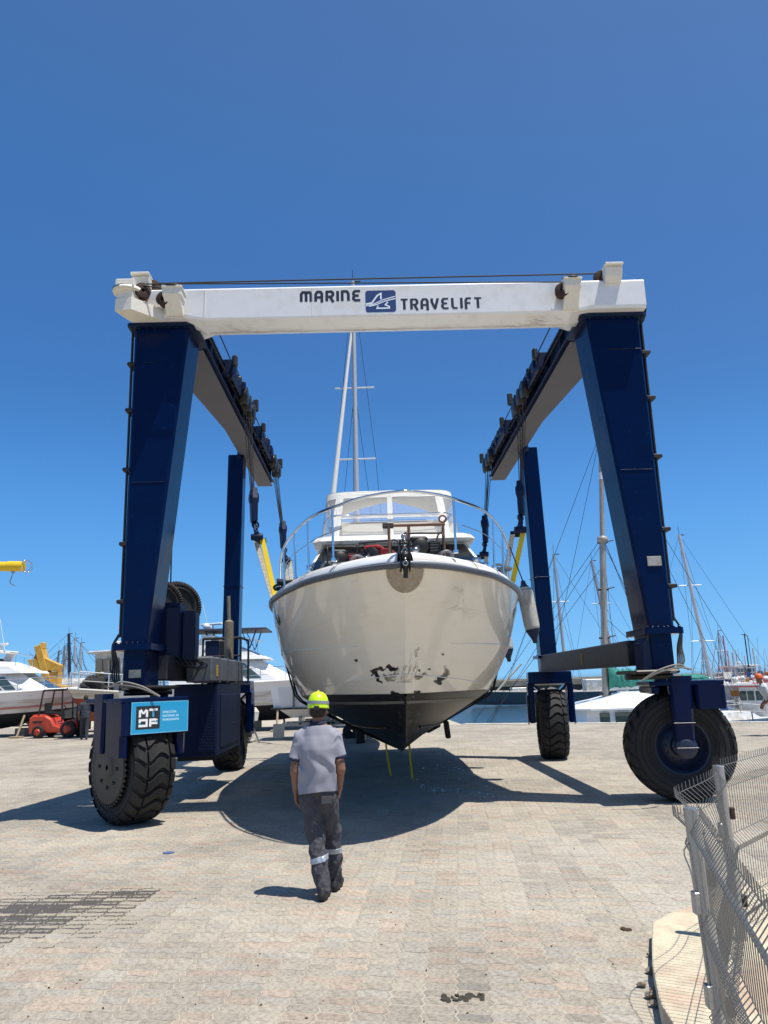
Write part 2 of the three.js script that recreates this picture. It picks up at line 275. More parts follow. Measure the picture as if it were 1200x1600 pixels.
  const fieldMat = new THREE.MeshStandardMaterial({ color: 0xffffff, ...look });
  rest.forEach((list, k) => { const im = new THREE.InstancedMesh(geos[k], fieldMat, list.length); im.name = numbered('paver_field'); im.userData.kind = 'stuff'; list.forEach(([m, c], i) => { im.setMatrixAt(i, m); im.setColorAt(i, new THREE.Color().setRGB(...c)); }); im.receiveShadow = true; ground.add(im); });
  // pale coping stones along the quay edge
  const coping = std([0.5, 0.48, 0.43], 0.9, { map: rep(T.dirt, 0.5) });
  for (let x = 3.4; x < 26; x += 1.5) { const g = bx(0, 1.72, 0, 0.03, -0.62, 0, 0.01); put(g, V(x, -0.006, quayD(x) - 0.02), 0, Math.atan(-0.476), 0); mesh(numbered('coping_stone'), g, coping, ground); }
}
{ // harbour water out to the horizon
  const ripple = tex(512, (x, y) => F2(x, y) * 0.6 + F3(x, y) * 0.4);
  const w = phys([0.012, 0.05, 0.085], 0.16, { bumpMap: rep(ripple, 900, 2200), bumpScale: 0.45, ior: 1.33 });
  const g = new THREE.PlaneGeometry(9000, 9000); g.rotateX(-Math.PI / 2);
  const sea = struct('sea', g, w); sea.position.set(0, -2.35, -3500);
}
{ // breakwater with a rubble foot
  const D = 192, b = thing('breakwater', 'long grey breakwater wall with rubble at its foot across the water', 'breakwater', V(20, -2.35, D)); b.userData.kind = 'structure'; delete b.userData.category;
  const c1 = std([0.3, 0.27, 0.22], 0.95, { map: rep(T.dirt, 0.02) }), c2 = std([0.1, 0.095, 0.085], 0.95, { map: rep(T.dirt, 0.05) });  // sunlit tone put into the parapet colour, shade into the darker wall colour
  mesh('wall', [bx(-260, 260, 0, 2.6, 0, 6, 0.1)], c2, b); mesh('parapet', [bx(-260, 260, 2.6, 4.1, -0.6, 4, 0.1), bx(-260, 260, 4.1, 4.35, 1.8, 2.6, 0.05)], c1, b);
  const rock = new THREE.DodecahedronGeometry(1, 0), im = new THREE.InstancedMesh(rock, std([0.3, 0.28, 0.25], 0.95), 700);
  for (let i = 0; i < 700; i++) { const x = rr(-130, 160), dd = rr(-5, 0.5), s = rr(0.35, 1.1); im.setMatrixAt(i, new THREE.Matrix4().compose(new THREE.Vector3(x, lerp(0, 1.4, (dd + 5) / 6) + rr(-0.3, 0.3), -dd), new THREE.Quaternion().setFromEuler(new THREE.Euler(rr(0, 6), rr(0, 6), 0)), new THREE.Vector3(s * 1.3, s * 0.8, s))); const v = rr(0.3, 1.5); im.setColorAt(i, new THREE.Color(v, v, v * 0.97)); }
  im.name = 'rubble'; im.userData.kind = 'stuff'; b.add(im);
}
// ------------------------------------------------------------------ the travelling boat hoist
const LIFT = V(0.17, 0, 12), LYAW = 0.02;
const hoist = thing('boat_hoist', 'navy and white travelling boat hoist on four big tyres straddling the lifted yacht', 'boat hoist', LIFT, LYAW);
{
  const part = (n, g, m, l, p = hoist) => mesh(n, g, m, p, l);
  const W = M.navy;
  // main front legs, tapered, with bevelled edges
  for (const s of [-1, 1]) {
    const o0 = 4.2, iT = 3.3, iB = 3.82, f = 0.04;
    const rg = (i, o, d0, d1, c) => s > 0 ? ring(i, o, d0, d1, c) : ring(-o, -i, d0, d1, c);
    const leg = [stack([{ y: 2.58, pts: rg(iB, o0 + 0.02, -0.2, 0.56, f) }, { y: 7.74, pts: rg(iT, o0, -0.22, 0.56, f) }]), stack([{ y: 1.9, pts: rg(iB + 0.0, o0 - 0.03, -0.18, 0.54, 0.03) }, { y: 2.5, pts: rg(iB + 0.0, o0 - 0.03, -0.18, 0.54, 0.03) }])];
    const L = part('front_leg', leg, W);
    part('base_flange', [stack([{ y: 2.49, pts: rg(iB - 0.09, o0 + 0.12, -0.3, 0.66, 0.03) }, { y: 2.585, pts: rg(iB - 0.09, o0 + 0.12, -0.3, 0.66, 0.03) }]), ...[0, 1, 2, 3, 4, 5, 6].map((k) => put(lathe([[0, 0.0], [0.022, 0], [0.022, 0.022], [0, 0.022]], 6), V(s * lerp(iB - 0.04, o0 + 0.06, k / 6), 2.585, -0.26)))], W, null, L);
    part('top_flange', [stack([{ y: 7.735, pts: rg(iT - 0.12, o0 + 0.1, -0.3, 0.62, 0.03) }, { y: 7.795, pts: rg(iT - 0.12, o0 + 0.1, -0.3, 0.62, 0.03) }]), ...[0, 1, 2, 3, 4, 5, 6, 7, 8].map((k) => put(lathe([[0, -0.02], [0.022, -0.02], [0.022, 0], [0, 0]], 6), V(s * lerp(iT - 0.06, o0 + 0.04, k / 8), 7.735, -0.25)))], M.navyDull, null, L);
    // hydraulic pipe run and clips along the outer edge
    const px = s * (o0 + 0.05), pipes = [];
    for (const k of [0, 1, 2]) pipes.push(rod(V(px + s * 0.022 * k, 2.7, -0.12 + k * 0.07), V(px + s * 0.02 * k, 7.7, -0.14 + k * 0.07), 0.02));
    part('pipe_run', pipes, M.black, null, L);
    part('pipe_clip', [3.2, 4.1, 5.3, 6.3, 7.1].map((y) => bx(px - 0.06, px + 0.09, y, y + 0.06, -0.19, 0.08, 0.01)), M.black, null, L);
    // gusset between leg and beam
  }
  part('weld_bead', [rod(V(3.62, 7.17, -0.225), V(4.16, 7.17, -0.225), 0.009), rod(V(-4.02, 7.12, -0.223), V(-3.84, 7.12, -0.223), 0.006), rod(V(-4.14, 5.1, -0.216), V(-3.62, 5.1, -0.216), 0.005), rod(V(3.63, 5.1, -0.216), V(4.14, 5.1, -0.216), 0.005)], M.navyDull);
  part('name_plate', [bx(3.9, 4.12, 3.54, 3.69, -0.222, -0.2, 0.004)], std([0.36, 0.36, 0.34], 0.5, { map: rep(T.dirt, 3) }), 'pale maker\'s plate on the right leg');
  part('name_plate', [bx(-4.07, -3.89, 2.08, 2.2, -0.2, -0.18, 0.004)], std([0.42, 0.42, 0.33], 0.5, { map: rep(T.dirt, 3) }), 'small cream plate low on the left leg');
  // front beam
  const sect = [[-0.44, 8.3], [-0.46, 8.27], [-0.46, 7.77], [-0.44, 7.74], [-0.12, 7.64], [0.2, 7.78], [0.5, 7.93], [0.5, 8.3]];     // d, y of the middle
  const sectE = [[-0.44, 8.3], [-0.46, 8.27], [-0.46, 7.85], [-0.44, 7.797], [-0.12, 7.797], [0.2, 7.797], [0.5, 7.797], [0.5, 8.3]];
  const prof = (x) => (Math.abs(x) > 3.14 ? sectE : sect);
  {
    const P = [], xs = [-4.22, -3.34, -3.0, -1.2, 1.2, 3.0, 3.34, 4.25], S = (x) => { const t = clamp((3.3 - Math.abs(x)) / 0.28, 0, 1); return sect.map(([d, y], i) => [lerp(sectE[i][0], d, t), lerp(sectE[i][1], y, t)]); };
    const tri = (a, b, c) => P.push(...a, ...b, ...c), q = (x, i) => { const [d, y] = S(x)[(i + 8) % 8]; return [x, y, -d]; };
    for (let k = 0; k < xs.length - 1; k++) for (let i = 0; i < 8; i++) { tri(q(xs[k], i), q(xs[k], i + 1), q(xs[k + 1], i + 1)); tri(q(xs[k], i), q(xs[k + 1], i + 1), q(xs[k + 1], i)); }
    for (let i = 1; i < 7; i++) { tri(q(-4.22, 0), q(-4.22, i + 1), q(-4.22, i)); tri(q(4.25, 0), q(4.25, i), q(4.25, i + 1)); }
    const g = new THREE.BufferGeometry(); g.setAttribute('position', new THREE.Float32BufferAttribute(P, 3)); g.computeVertexNormals();
    const beam = part('front_beam', boxUV(g), M.beamWhite, 'white front beam with lettering');
    part('weld_bead', [rod(V(-3.0, 7.78, -0.462), V(-3.0, 8.26, -0.462), 0.007), rod(V(-1.25, 7.78, -0.461), V(-1.25, 8.26, -0.461), 0.003), rod(V(3.05, 7.78, -0.462), V(3.05, 8.26, -0.462), 0.006)], M.beamDirty, null, beam);
    part('bolt_head', [-3.0, -2.5, -1.9, -1.3, -0.55, 0.1, 0.7, 1.3, 1.9, 2.5].map((x) => put(lathe([[0.03, 0], [0.03, 0.03], [0.015, 0.045], [0, 0.045]], 6), V(x + rr(-0.1, 0.1), 8.3, -0.35))), M.black, null, beam);
    // grime that gathers along the lower facet
    const grime = canvasTex(1024, 128, (c, w, h) => { c.clearRect(0, 0, w, h); for (let i = 0; i < 420; i++) { const x = rnd() * w, y = h * (0.06 + 0.3 * rnd() * rnd()), l = rr(4, 60), a = rr(0.01, 0.06); c.fillStyle = `rgba(120,104,76,${a})`; c.beginPath(); c.ellipse(x, y, l, rr(1, 6), rr(-0.08, 0.08), 0, 7); c.fill(); } for (const [x, y] of [[80, 45], [930, 30], [955, 60]]) for (let i = 0; i < 40; i++) { c.fillStyle = `rgba(70,55,36,${rr(0.04, 0.12)})`; c.beginPath(); c.ellipse(x + rr(-50, 40), y + rr(-25, 45), rr(2, 22), rr(1, 5), -0.6, 0, 7); c.fill(); } });
    const fg = grid(40, 1, (u, v) => V(lerp(-2.98, 3.0, u), lerp(7.738, 7.643, v) - 0.003, lerp(-0.44, -0.12, v) - 0.002));
    part('grime', fg, new THREE.MeshStandardMaterial({ map: grime, transparent: true, roughness: 0.9 }), null, beam);
  }
  // lettering and emblem on the beam's face
  {
    const ink = '#101a33';
    const letters = { // strokes on a 0..1 square, y down; rounded uncial capitals
      M: [[[0.08, 1], [0.08, 0.25], [0.2, 0.08], [0.42, 0.08], [0.52, 0.25], [0.52, 1]], [[0.52, 0.25], [0.62, 0.08], [0.85, 0.08], [0.96, 0.25], [0.96, 1]]],
      A: [[[0.1, 1], [0.1, 0.3], [0.3, 0.06], [0.72, 0.06], [0.88, 0.25], [0.88, 1.12]], [[0.1, 0.6], [0.88, 0.6]]],
      R: [[[0.1, 1], [0.1, 0.06], [0.7, 0.06], [0.88, 0.2], [0.88, 0.4], [0.7, 0.55], [0.3, 0.55]], [[0.5, 0.55], [0.92, 1.1]]],
      I: [[[0.5, 0], [0.5, 1.0]]],
      N: [[[0.1, 1], [0.1, 0.06], [0.68, 0.06], [0.88, 0.28], [0.88, 1.0]]],
      E: [[[0.92, 0.06], [0.3, 0.06], [0.12, 0.22], [0.12, 0.36], [0.28, 0.5], [0.75, 0.5]], [[0.28, 0.5], [0.1, 0.66], [0.1, 0.82], [0.3, 0.96], [0.92, 0.96]]],
      T: [[[0.0, 0.06], [1.0, 0.06]], [[0.5, 0.06], [0.5, 1.0]]],
      V: [[[0.08, 0.0], [0.08, 0.35], [0.5, 0.96], [0.92, 0.0]]],
      L: [[[0.12, 0], [0.12, 0.8], [0.3, 0.95], [0.92, 0.95]]],
      F: [[[0.12, 1.1], [0.12, 0.25], [0.3, 0.06], [0.95, 0.06]], [[0.12, 0.5], [0.8, 0.5]]],
    };
    const word = (txt, widths) => canvasTex(1024, 256, (c, w, h) => {
      c.clearRect(0, 0, w, h); c.strokeStyle = ink; c.lineCap = 'butt'; c.lineJoin = 'round';
      const tot = widths.reduce((a, b) => a + b, 0), gapx = 0.16, k = w / (tot + gapx * txt.length); let x = gapx * k / 2; c.lineWidth = 0.27 * k;
      [...txt].forEach((ch, i) => { const ww = widths[i] * k; for (const st of letters[ch]) { c.beginPath(); st.forEach(([a, b], j) => { const X = x + ww * (0.08 + 0.84 * a), Y = 28 + (h - 76) * b; j ? c.lineTo(X, Y) : c.moveTo(X, Y); }); c.stroke(); } x += ww + gapx * k; });
    });
    const decal = (t, x0, x1, y0, y1, label) => { const g = new THREE.PlaneGeometry(x1 - x0, y1 - y0); g.translate((x0 + x1) / 2, (y0 + y1) / 2, 0.4625); return part('lettering', g, new THREE.MeshStandardMaterial({ map: t, transparent: true, roughness: 0.5 }), label); };
    decal(word('MARINE', [1.25, 0.9, 0.9, 0.25, 0.9, 0.95]), -1.47, -0.42, 7.97, 8.23, 'dark blue word MARINE');
    decal(word('TRAVELIFT', [0.85, 0.9, 0.9, 0.9, 0.9, 0.75, 0.3, 0.8, 0.85]), 0.18, 1.55, 7.79, 8.06, 'dark blue word TRAVELIFT');
    const logo = canvasTex(512, 384, (c, w, h) => {
      c.clearRect(0, 0, w, h); c.fillStyle = '#123a72'; c.beginPath(); c.roundRect(6, 6, w - 12, h - 12, 44); c.fill();
      c.strokeStyle = '#e8ecf0'; c.lineWidth = 26; c.lineJoin = 'miter';
      c.beginPath(); c.moveTo(10, 238); c.lineTo(110, 218); c.lineTo(205, 90); c.lineTo(262, 60); c.lineTo(262, 160); c.stroke();
      c.lineWidth = 15; c.beginPath(); c.moveTo(10, 268); c.lineTo(140, 238); c.lineTo(300, 165); c.lineTo(500, 112); c.stroke();
      c.lineWidth = 17; c.beginPath(); c.moveTo(60, 275); c.lineTo(180, 250); c.lineTo(330, 188); c.lineTo(500, 150); c.stroke();
      c.lineWidth = 22; c.beginPath(); c.moveTo(180, 312); c.lineTo(395, 312); c.lineTo(395, 285); c.lineTo(330, 255); c.lineTo(375, 205); c.stroke();
      c.beginPath(); c.moveTo(205, 300); c.lineTo(205, 268); c.stroke();
    });
    decal(logo, -0.38, 0.13, 7.8, 8.2, 'blue rounded emblem with white zigzag and arrow');
  }
  // sheave brackets and sheaves on the beam
  const sheave = (p, r, ry, rx = 0) => put(lathe([[0.03, -0.06], [r, -0.06], [r, -0.035], [r * 0.82, -0.012], [r * 0.82, 0.012], [r, 0.035], [r, 0.06], [0.03, 0.06]], 24), p, Math.PI / 2 + rx, ry, 0);
  function bracket(x, y0, y1, w, dF, sx, label) { // hooded head on a stem that stands out of the beam's face
    const hh = 0.12, g = [
      stack([{ y: y0, pts: ring(x - w * 0.46, x + w * 0.46, -0.5, -0.455, 0.004) }, { y: y1 - hh * 1.7, pts: ring(x - w * 0.42, x + w * 0.42, -0.46 - dF * 0.75, -0.45, 0.01) }, { y: y1 - hh, pts: ring(x - w * 0.5, x + w * 0.5, -0.46 - dF, -0.44, 0.02) }, { y: y1 - 0.012, pts: ring(x - w * 0.5, x + w * 0.5, -0.46 - dF, -0.42, 0.02) }]),
      stack([{ y: y1 - 0.012, pts: ring(x - w * 0.55, x + w * 0.55, -0.48 - dF, -0.42, 0.02) }, { y: y1 + 0.015, pts: ring(x - w * 0.55, x + w * 0.55, -0.48 - dF, -0.42, 0.02) }])];
    const b = part('sheave_bracket', g, M.beamDirty, label);
    part('sheave', sheave(V(x + sx * (w * 0.5 + 0.0), y1 - 0.14, -0.46 - dF * 0.45), 0.12, 0.25 * sx), M.rust, null, b);
    part('rim_guard', tube([-1, -0.5, 0, 0.5, 1].map((t) => V(x + w * 0.56 * t, y1 + 0.02, -0.485 - dF * (1 - 0.25 * t * t))), 0.016, 20, 6), M.blackGrease, null, b);
    return b;
  }
  bracket(-3.47, 7.8, 8.18, 0.3, 0.3, -1, 'stained sheave bracket right of the left leg top');
  bracket(2.98, 7.76, 8.18, 0.28, 0.3, -1, 'stained sheave bracket left of the right leg');
  { // wedge shaped arm with a hooded sheave at the left end
    const b = part('end_bracket', [
      stack([{ y: 7.74, pts: [[-4.33, -0.82], [-4.06, -0.88], [-3.66, -0.455], [-4.2, -0.455]] }, { y: 7.95, pts: [[-4.33, -0.82], [-4.06, -0.88], [-3.66, -0.455], [-4.2, -0.455]] }]),
      stack([{ y: 7.95, pts: [[-4.3, -0.8], [-4.05, -0.86], [-3.95, -0.5], [-4.2, -0.46]] }, { y: 8.14, pts: [[-4.3, -0.8], [-4.05, -0.86], [-3.95, -0.5], [-4.2, -0.46]] }]),
      bx(-4.32, -4.02, 8.13, 8.26, -0.9, -0.5, 0.015), put(lathe([[0, -0.06], [0.22, -0.06], [0.24, 0.0], [0, 0.0]], 24), V(-4.18, 8.15, -0.7))], M.beamDirty, 'white wedge bracket at the left end of the beam');
    part('sheave', sheave(V(-3.95, 8.13, -0.7), 0.13, 0.5), M.rust, null, b);
    part('end_plate', bx(-4.245, -4.222, 7.82, 8.27, -0.4, 0.45, 0.01), M.beamDirty, null, b);
    part('rust_run', put(prism([[-0.05, 0], [0.06, 0.02], [0.05, -0.12], [0.02, -0.17], [-0.01, -0.1], [-0.04, -0.14]], 0.003), V(-3.98, 8.12, -0.5), 0, 0.2, 0), std([0.35, 0.16, 0.05], 0.9), 'rust stain on the wedge bracket', b);
  }
  for (const [x, s, lb] of [[-4.02, 1, 'sheave housing standing on the left end of the beam'], [3.72, -1, 'sheave housing standing on the right end of the beam']]) {
    const b = part('sheave_housing', [stack([{ y: 8.22, pts: ring(x - 0.13, x + 0.13, -0.52, -0.1, 0.02) }, { y: 8.3, pts: ring(x - 0.14, x + 0.14, -0.58, -0.05, 0.02) }, { y: 8.44, pts: ring(x - 0.145, x + 0.145, -0.62, 0, 0.02) }, { y: 8.47, pts: ring(x - 0.14, x + 0.14, -0.6, 0, 0.02) }]), bx(x - 0.15, x + 0.15, 8.47, 8.515, -0.66, 0, 0.01)], M.beamDirty, lb);
    part('sheave', sheave(V(x + s * 0.15, 8.36, -0.38), 0.13, 0.3 * s), M.rust, null, b);
    part('hood_edge', put(new THREE.TorusGeometry(0.2, 0.02, 6, 18, Math.PI), V(x, 8.33, -0.3), 0, 0, 0), M.beamDirty, null, b);
  }
  part('sheave', put(lathe([[0.05, -0.05], [0.27, -0.05], [0.24, 0], [0.27, 0.05], [0.05, 0.05]], 28), V(4.3, 8.02, 0.05), 0, 0, Math.PI / 2), M.blackGrease, 'dark sheave at the right end of the beam');
  part('vent_grille', [bx(-3.82, -3.7, 7.83, 7.91, -0.475, -0.462, 0.004), ...[0, 1, 2].map((k) => bx(-3.8, -3.72, 7.84 + k * 0.022, 7.85 + k * 0.022, -0.484, -0.474, 0.002))], M.greyPaint);
  part('wire_rope', [rod(V(-3.84, 8.44, -0.4), V(3.54, 8.45, -0.4), 0.013), rod(V(-4.0, 8.3, -0.64), V(2.84, 8.2, -0.6), 0.011), rod(V(-4.0, 8.22, -0.76), V(-3.5, 8.17, -0.68), 0.011)], M.rope);
  // side beams
  for (const s of [-1, 1]) {
    const yb = 7.75, yt = 8.28, plan = [[0.56, 4.18], [2.2, 3.96], [5, 3.7], [10.2, 3.68]], pts = [];
    const I = 3.3, tri = [], q = (x, y, d) => [s * x, y, -d], face = (...p) => { for (let i = 1; i < p.length - 1; i++) { const t = [p[0], p[i], p[i + 1]]; if (s < 0) t.reverse(); t.forEach((v) => tri.push(...v)); } };
    for (let k = 0; k < 3; k++) {
      const [d0, o0] = plan[k], [d1, o1] = plan[k + 1];
      face(q(I, yb, d0), q(I, yb, d1), q(o1, yb, d1), q(o0, yb, d0)); face(q(I, yt, d0), q(o0, yt, d0), q(o1, yt, d1), q(I, yt, d1));
      face(q(I, yb, d0), q(I, yt, d0), q(I, yt, d1), q(I, yb, d1)); face(q(o0, yb, d0), q(o1, yb, d1), q(o1, yt, d1), q(o0, yt, d0));
    }
    face(q(I, yb, 10.2), q(I, yt, 10.2), q(3.68, yt, 10.2), q(3.68, yb, 10.2)); face(q(I, yb, 0.56), q(4.18, yb, 0.56), q(4.18, yt, 0.56), q(I, yt, 0.56));
    const g = new THREE.BufferGeometry(); g.setAttribute('position', new THREE.Float32BufferAttribute(tri, 3)); g.computeVertexNormals();
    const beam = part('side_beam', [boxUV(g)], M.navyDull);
    part('bottom_plate', [stack([{ y: 7.735, pts: s > 0 ? [[I - 0.03, 0.7], [4.1, 0.7], [3.94, 2.2], [3.7, 5], [3.7, 10.25], [I - 0.03, 10.25]] : [[-I + 0.03, 0.7], [-I + 0.03, 10.25], [-3.7, 10.25], [-3.7, 5], [-3.94, 2.2], [-4.1, 0.7]] }, { y: 7.748, pts: s > 0 ? [[I - 0.03, 0.7], [4.1, 0.7], [3.94, 2.2], [3.7, 5], [3.7, 10.25], [I - 0.03, 10.25]] : [[-I + 0.03, 0.7], [-I + 0.03, 10.25], [-3.7, 10.25], [-3.7, 5], [-3.94, 2.2], [-4.1, 0.7]] }])], std([0.1, 0.1, 0.115], 0.7, { map: rep(T.wear, 0.5) }), 'grey underside of the side beam', beam);
    part('trolley_rail', [bx(s * (I - 0.001), s * (I - 0.1), 8.16, 8.2, 0.7, 10.15), bx(s * (I - 0.001), s * (I - 0.09), 7.82, 7.85, 0.7, 10.15), ...[1.2, 2.4, 3.6, 4.8, 6, 7.2, 8.4, 9.6].map((d) => bx(s * (I - 0.002), s * (I - 0.08), 7.85, 8.16, d, d + 0.03))], M.navyDull, null, beam);
    part('wire_rope', [rod(V(s * (I - 0.16), 8.42, 0.6), V(s * (I - 0.16), 8.36, 10), 0.012), rod(V(s * (I - 0.06), 8.1, 0.6), V(s * (I - 0.06), 8.1, 9.6), 0.012), rod(V(s * (I - 0.12), 8.02, 0.6), V(s * (I - 0.12), 8.02, 9.6), 0.012)], M.rope, null, beam);
    part('post_bracket', [bx(s * 3.66, s * 3.74, 7.6, 8.2, 6.9, 7.5)], M.navyDull, null, beam);
    // trolleys with falls, hook blocks and shackle links
    for (const [dc, k] of [[4.1, 0], [9.0, 1]]) {
      const fa = k ? -2.6 : -1.75, fb = k ? 1.15 : 1.15, x0 = s * (I - 0.04), x1 = s * (I - 0.26);
      const tr = part('trolley', [bx(x0, x1, 7.98, 8.3, dc + fa, dc + fa + 0.13), bx(x0, x1, 7.98, 8.3, dc + fb - 0.13, dc + fb), bx(s * (I - 0.2), x1, 7.92, 8.08, dc + fa, dc + fb, 0.02), bx(s * (I - 0.2), s * (I - 0.23), 8.2, 8.36, dc + fa + 0.15, dc + fb - 0.2, 0.01), ...Array.from({ length: k ? 9 : 7 }, (_, n) => fa + 0.3 + n * 0.4).map((e) => bx(s * (I - 0.12), s * (I - rr(0.27, 0.34)), rr(7.97, 8.05), rr(8.18, 8.3), dc + e - rr(0.04, 0.1), dc + e + rr(0.04, 0.1), 0.02))], M.navyDull); part('roller', Array.from({ length: k ? 8 : 6 }, (_, n) => put(lathe([[0.01, -0.05], [0.08, -0.05], [0.08, 0.05], [0.01, 0.05]], 12), V(s * (I - 0.24), 8.1 + 0.1 * (n % 2), dc + fa + 0.4 + n * 0.42), 0, 0, Math.PI / 2)), M.blackGrease, null, tr);
      part('sheave', [-0.55, -0.1, 0.45].map((e) => put(lathe([[0.03, -0.07], [0.19, -0.07], [0.15, 0], [0.19, 0.07], [0.03, 0.07]], 20), V(s * (I - 0.29), 7.98, dc + e), 0, 0, Math.PI / 2)), M.blackGrease, null, tr);
      part('bracket_arm', [bx(s * (I - 0.22), s * (I - 0.34), 8.25, 8.55, dc + 1.1, dc + 1.2, 0.02), bx(s * (I - 0.26), s * (I - 0.36), 8.1, 8.34, dc + fa - 0.15, dc + fa, 0.03)], M.black, null, tr);
      const xt = s * (I - 0.3), yb2 = k ? 6.02 : 5.72, xb = s * (I - 0.42 - 0.06 * k);
      part('fall_rope', [-0.55, -0.35, -0.1, 0.1, 0.3, 0.45].map((e, n) => rod(V(xt + s * (n % 2) * 0.08, 7.9, dc + e), V(xb + s * (n % 2) * 0.05, yb2 + 0.25, dc + e * 0.28), 0.009)), M.rope, null, tr);
      const hb = part('hook_block', [put(prism([[-0.1, 0.34], [0.1, 0.34], [0.15, 0.1], [0.07, -0.38], [-0.07, -0.38], [-0.13, 0.1]], 0.13, 0.015), V(xb, yb2, dc), 0, 1.2 * s, -0.12 * s), put(lathe([[0.02, -0.09], [0.12, -0.09], [0.12, 0.09], [0.02, 0.09]], 18), V(xb, yb2 + 0.14, dc), Math.PI / 2, 1.2 * s, 0)], M.navyDull);
      const tw = V(xb - s * 0.04, yb2 - 0.45, dc);
      part('link', [put(new THREE.TorusGeometry(0.07, 0.022, 8, 14), tw, 0, 0.6, 0)], M.blackGrease, null, hb);
      part('spreader', [put(cb(0.1, 0.12, 0.6, 0.03), V(xb - s * 0.1, yb2 - 0.68, dc), 0, 0, 0.16 * s), ...[-0.24, 0.24].map((e) => put(lathe([[0.02, -0.12], [0.07, -0.12], [0.07, 0.12], [0.02, 0.12]], 12), V(xb - s * 0.11, yb2 - 0.76, dc + e), Math.PI / 2, Math.PI / 2, 0)), rod(V(xb - s * 0.02, yb2 - 0.38, dc), V(xb - s * 0.06, yb2 - 0.62, dc - 0.2), 0.03), rod(V(xb - s * 0.02, yb2 - 0.38, dc), V(xb - s * 0.06, yb2 - 0.62, dc + 0.2), 0.03)], M.navyDull, null, hb);
    }
    // rear leg
    const RL = part('rear_leg', [stack([{ y: 1.8, pts: s > 0 ? ring(3.7, 4.1, 7, 7.48, 0.03) : ring(-4.1, -3.7, 7, 7.48, 0.03) }, { y: 7.74, pts: s > 0 ? ring(3.6, 3.99, 7, 7.48, 0.03) : ring(-3.99, -3.6, 7, 7.48, 0.03) }])], W);
    part('base_flange', [bx(s * 3.6, s * 4.2, 2.36, 2.44, 6.92, 7.56), bx(s * 3.63, s * 4.07, 4.35, 4.365, 6.985, 7.5)], W, null, RL);
    // lower tie beam between the legs of a side
    part('tie_beam', [bx(s * 3.68, s * 3.98, 2.04, 2.44, 0.5, 7.1, 0.02), bx(s * 3.675, s * 3.6, 2.03, 2.05, 0.6, 7.0)], std([0.03, 0.034, 0.045], 0.55, { map: rep(T.dirt, 0.7) }));
    part('warning_label', [bx(s * 3.677, s * 3.672, 2.12, 2.34, 3.2, 3.3, 0.001)], std([0.3, 0.22, 0.04], 0.7, { map: rep(T.dirt, 6) }));
  }
  // guard, bearing plate and hoses at the foot of the right leg
  part('guard_box', [put(prism([[-0.07, -0.26], [0.07, -0.26], [0.07, 0.15], [0, 0.23], [-0.07, 0.15]], 0.2, 0.01), V(3.72, 2.2, -0.1), 0, 0.4, 0)], M.navyDull);
  for (const s of [-1, 1]) {
    part('bearing_plate', [bx(s * 3.52, s * 4.2, 1.9, 1.96, -0.28, 0.7, 0.02), put(lathe([[0.05, 0], [0.36, 0], [0.36, 0.07], [0.28, 0.1], [0.05, 0.1]], 28), V(s * 3.87, 1.82, 0.15))], M.blackGrease);
    part('hose', [0, 1, 2, 3].map((k) => tube([V(s * (4.24 + 0.03 * k), 2.75, -0.12 + 0.06 * k), V(s * (4.33 + 0.03 * k), 2.56, -0.12 + 0.06 * k), V(s * (4.26 + 0.045 * k), 2.3, -0.12 + 0.06 * k), V(s * (4.22 + 0.03 * k), 2.05, -0.16), V(s * (4.12 - 0.03 * k), 1.9, -0.3)], 0.013, 28, 6)), M.black);
    part('hose', [0, 1].map((k) => tube([V(s * (4.3 - 0.05 * k), 1.95, -0.45), V(s * 4.05, 1.98 + 0.04 * k, -0.6), V(s * 3.75, 1.92 + 0.03 * k, -0.62), V(s * 3.5, 1.8, -0.55)], 0.014, 24, 6)), k2g());
  }
  function k2g() { return std([0.2, 0.19, 0.17], 0.6); }
  // ---------------- wheels in their steering yokes
  function tyreGeo() {
    const RO = 0.875, w2 = 0.33, prof = [[0.42, -0.25], [0.47, -0.28], [0.6, -0.325], [0.7, -0.335], [0.79, -0.318], [0.815, -0.29], [0.826, -0.2], [0.83, 0], [0.826, 0.2], [0.815, 0.29], [0.79, 0.318], [0.7, 0.335], [0.6, 0.325], [0.47, 0.28], [0.42, 0.25]];
    const body = lathe(prof, 64), ribs = [0.52, 0.575, 0.66, 0.745].flatMap((r) => [-1, 1].map((s) => { const x = tab([[0.47, 0.28], [0.6, 0.325], [0.7, 0.335], [0.79, 0.318]], r); const g = new THREE.TorusGeometry(r, 0.009, 6, 64); g.rotateX(Math.PI / 2); g.translate(0, s * x, 0); return g; }));
    const lugs = [], N = 24, wave = (w) => 0.5 * Math.sin(w * 1.5 * Math.PI + 0.5);
    function lug(i, wa, wb, off, wid, seg) { // one raised block from wa to wb across the tread
      const P = [], rowsN = seg, crown = (w) => RO - 0.012 * w * w - 0.05 * Math.pow(Math.abs(w), 7), base = (w) => 0.822 - 0.03 * Math.pow(Math.abs(w), 7);
      const pt = (w, e, top) => { const edge = top ? 0.82 : 1, a = (i + off + 0.55 * wave(w) + e * wid * 0.5 * edge) / N * Math.PI * 2, r = top ? crown(w) : base(w); return [r * Math.cos(a), w * w2, r * Math.sin(a)]; };
      const quad = (a, b, c, d) => P.push(...a, ...b, ...c, ...a, ...c, ...d);
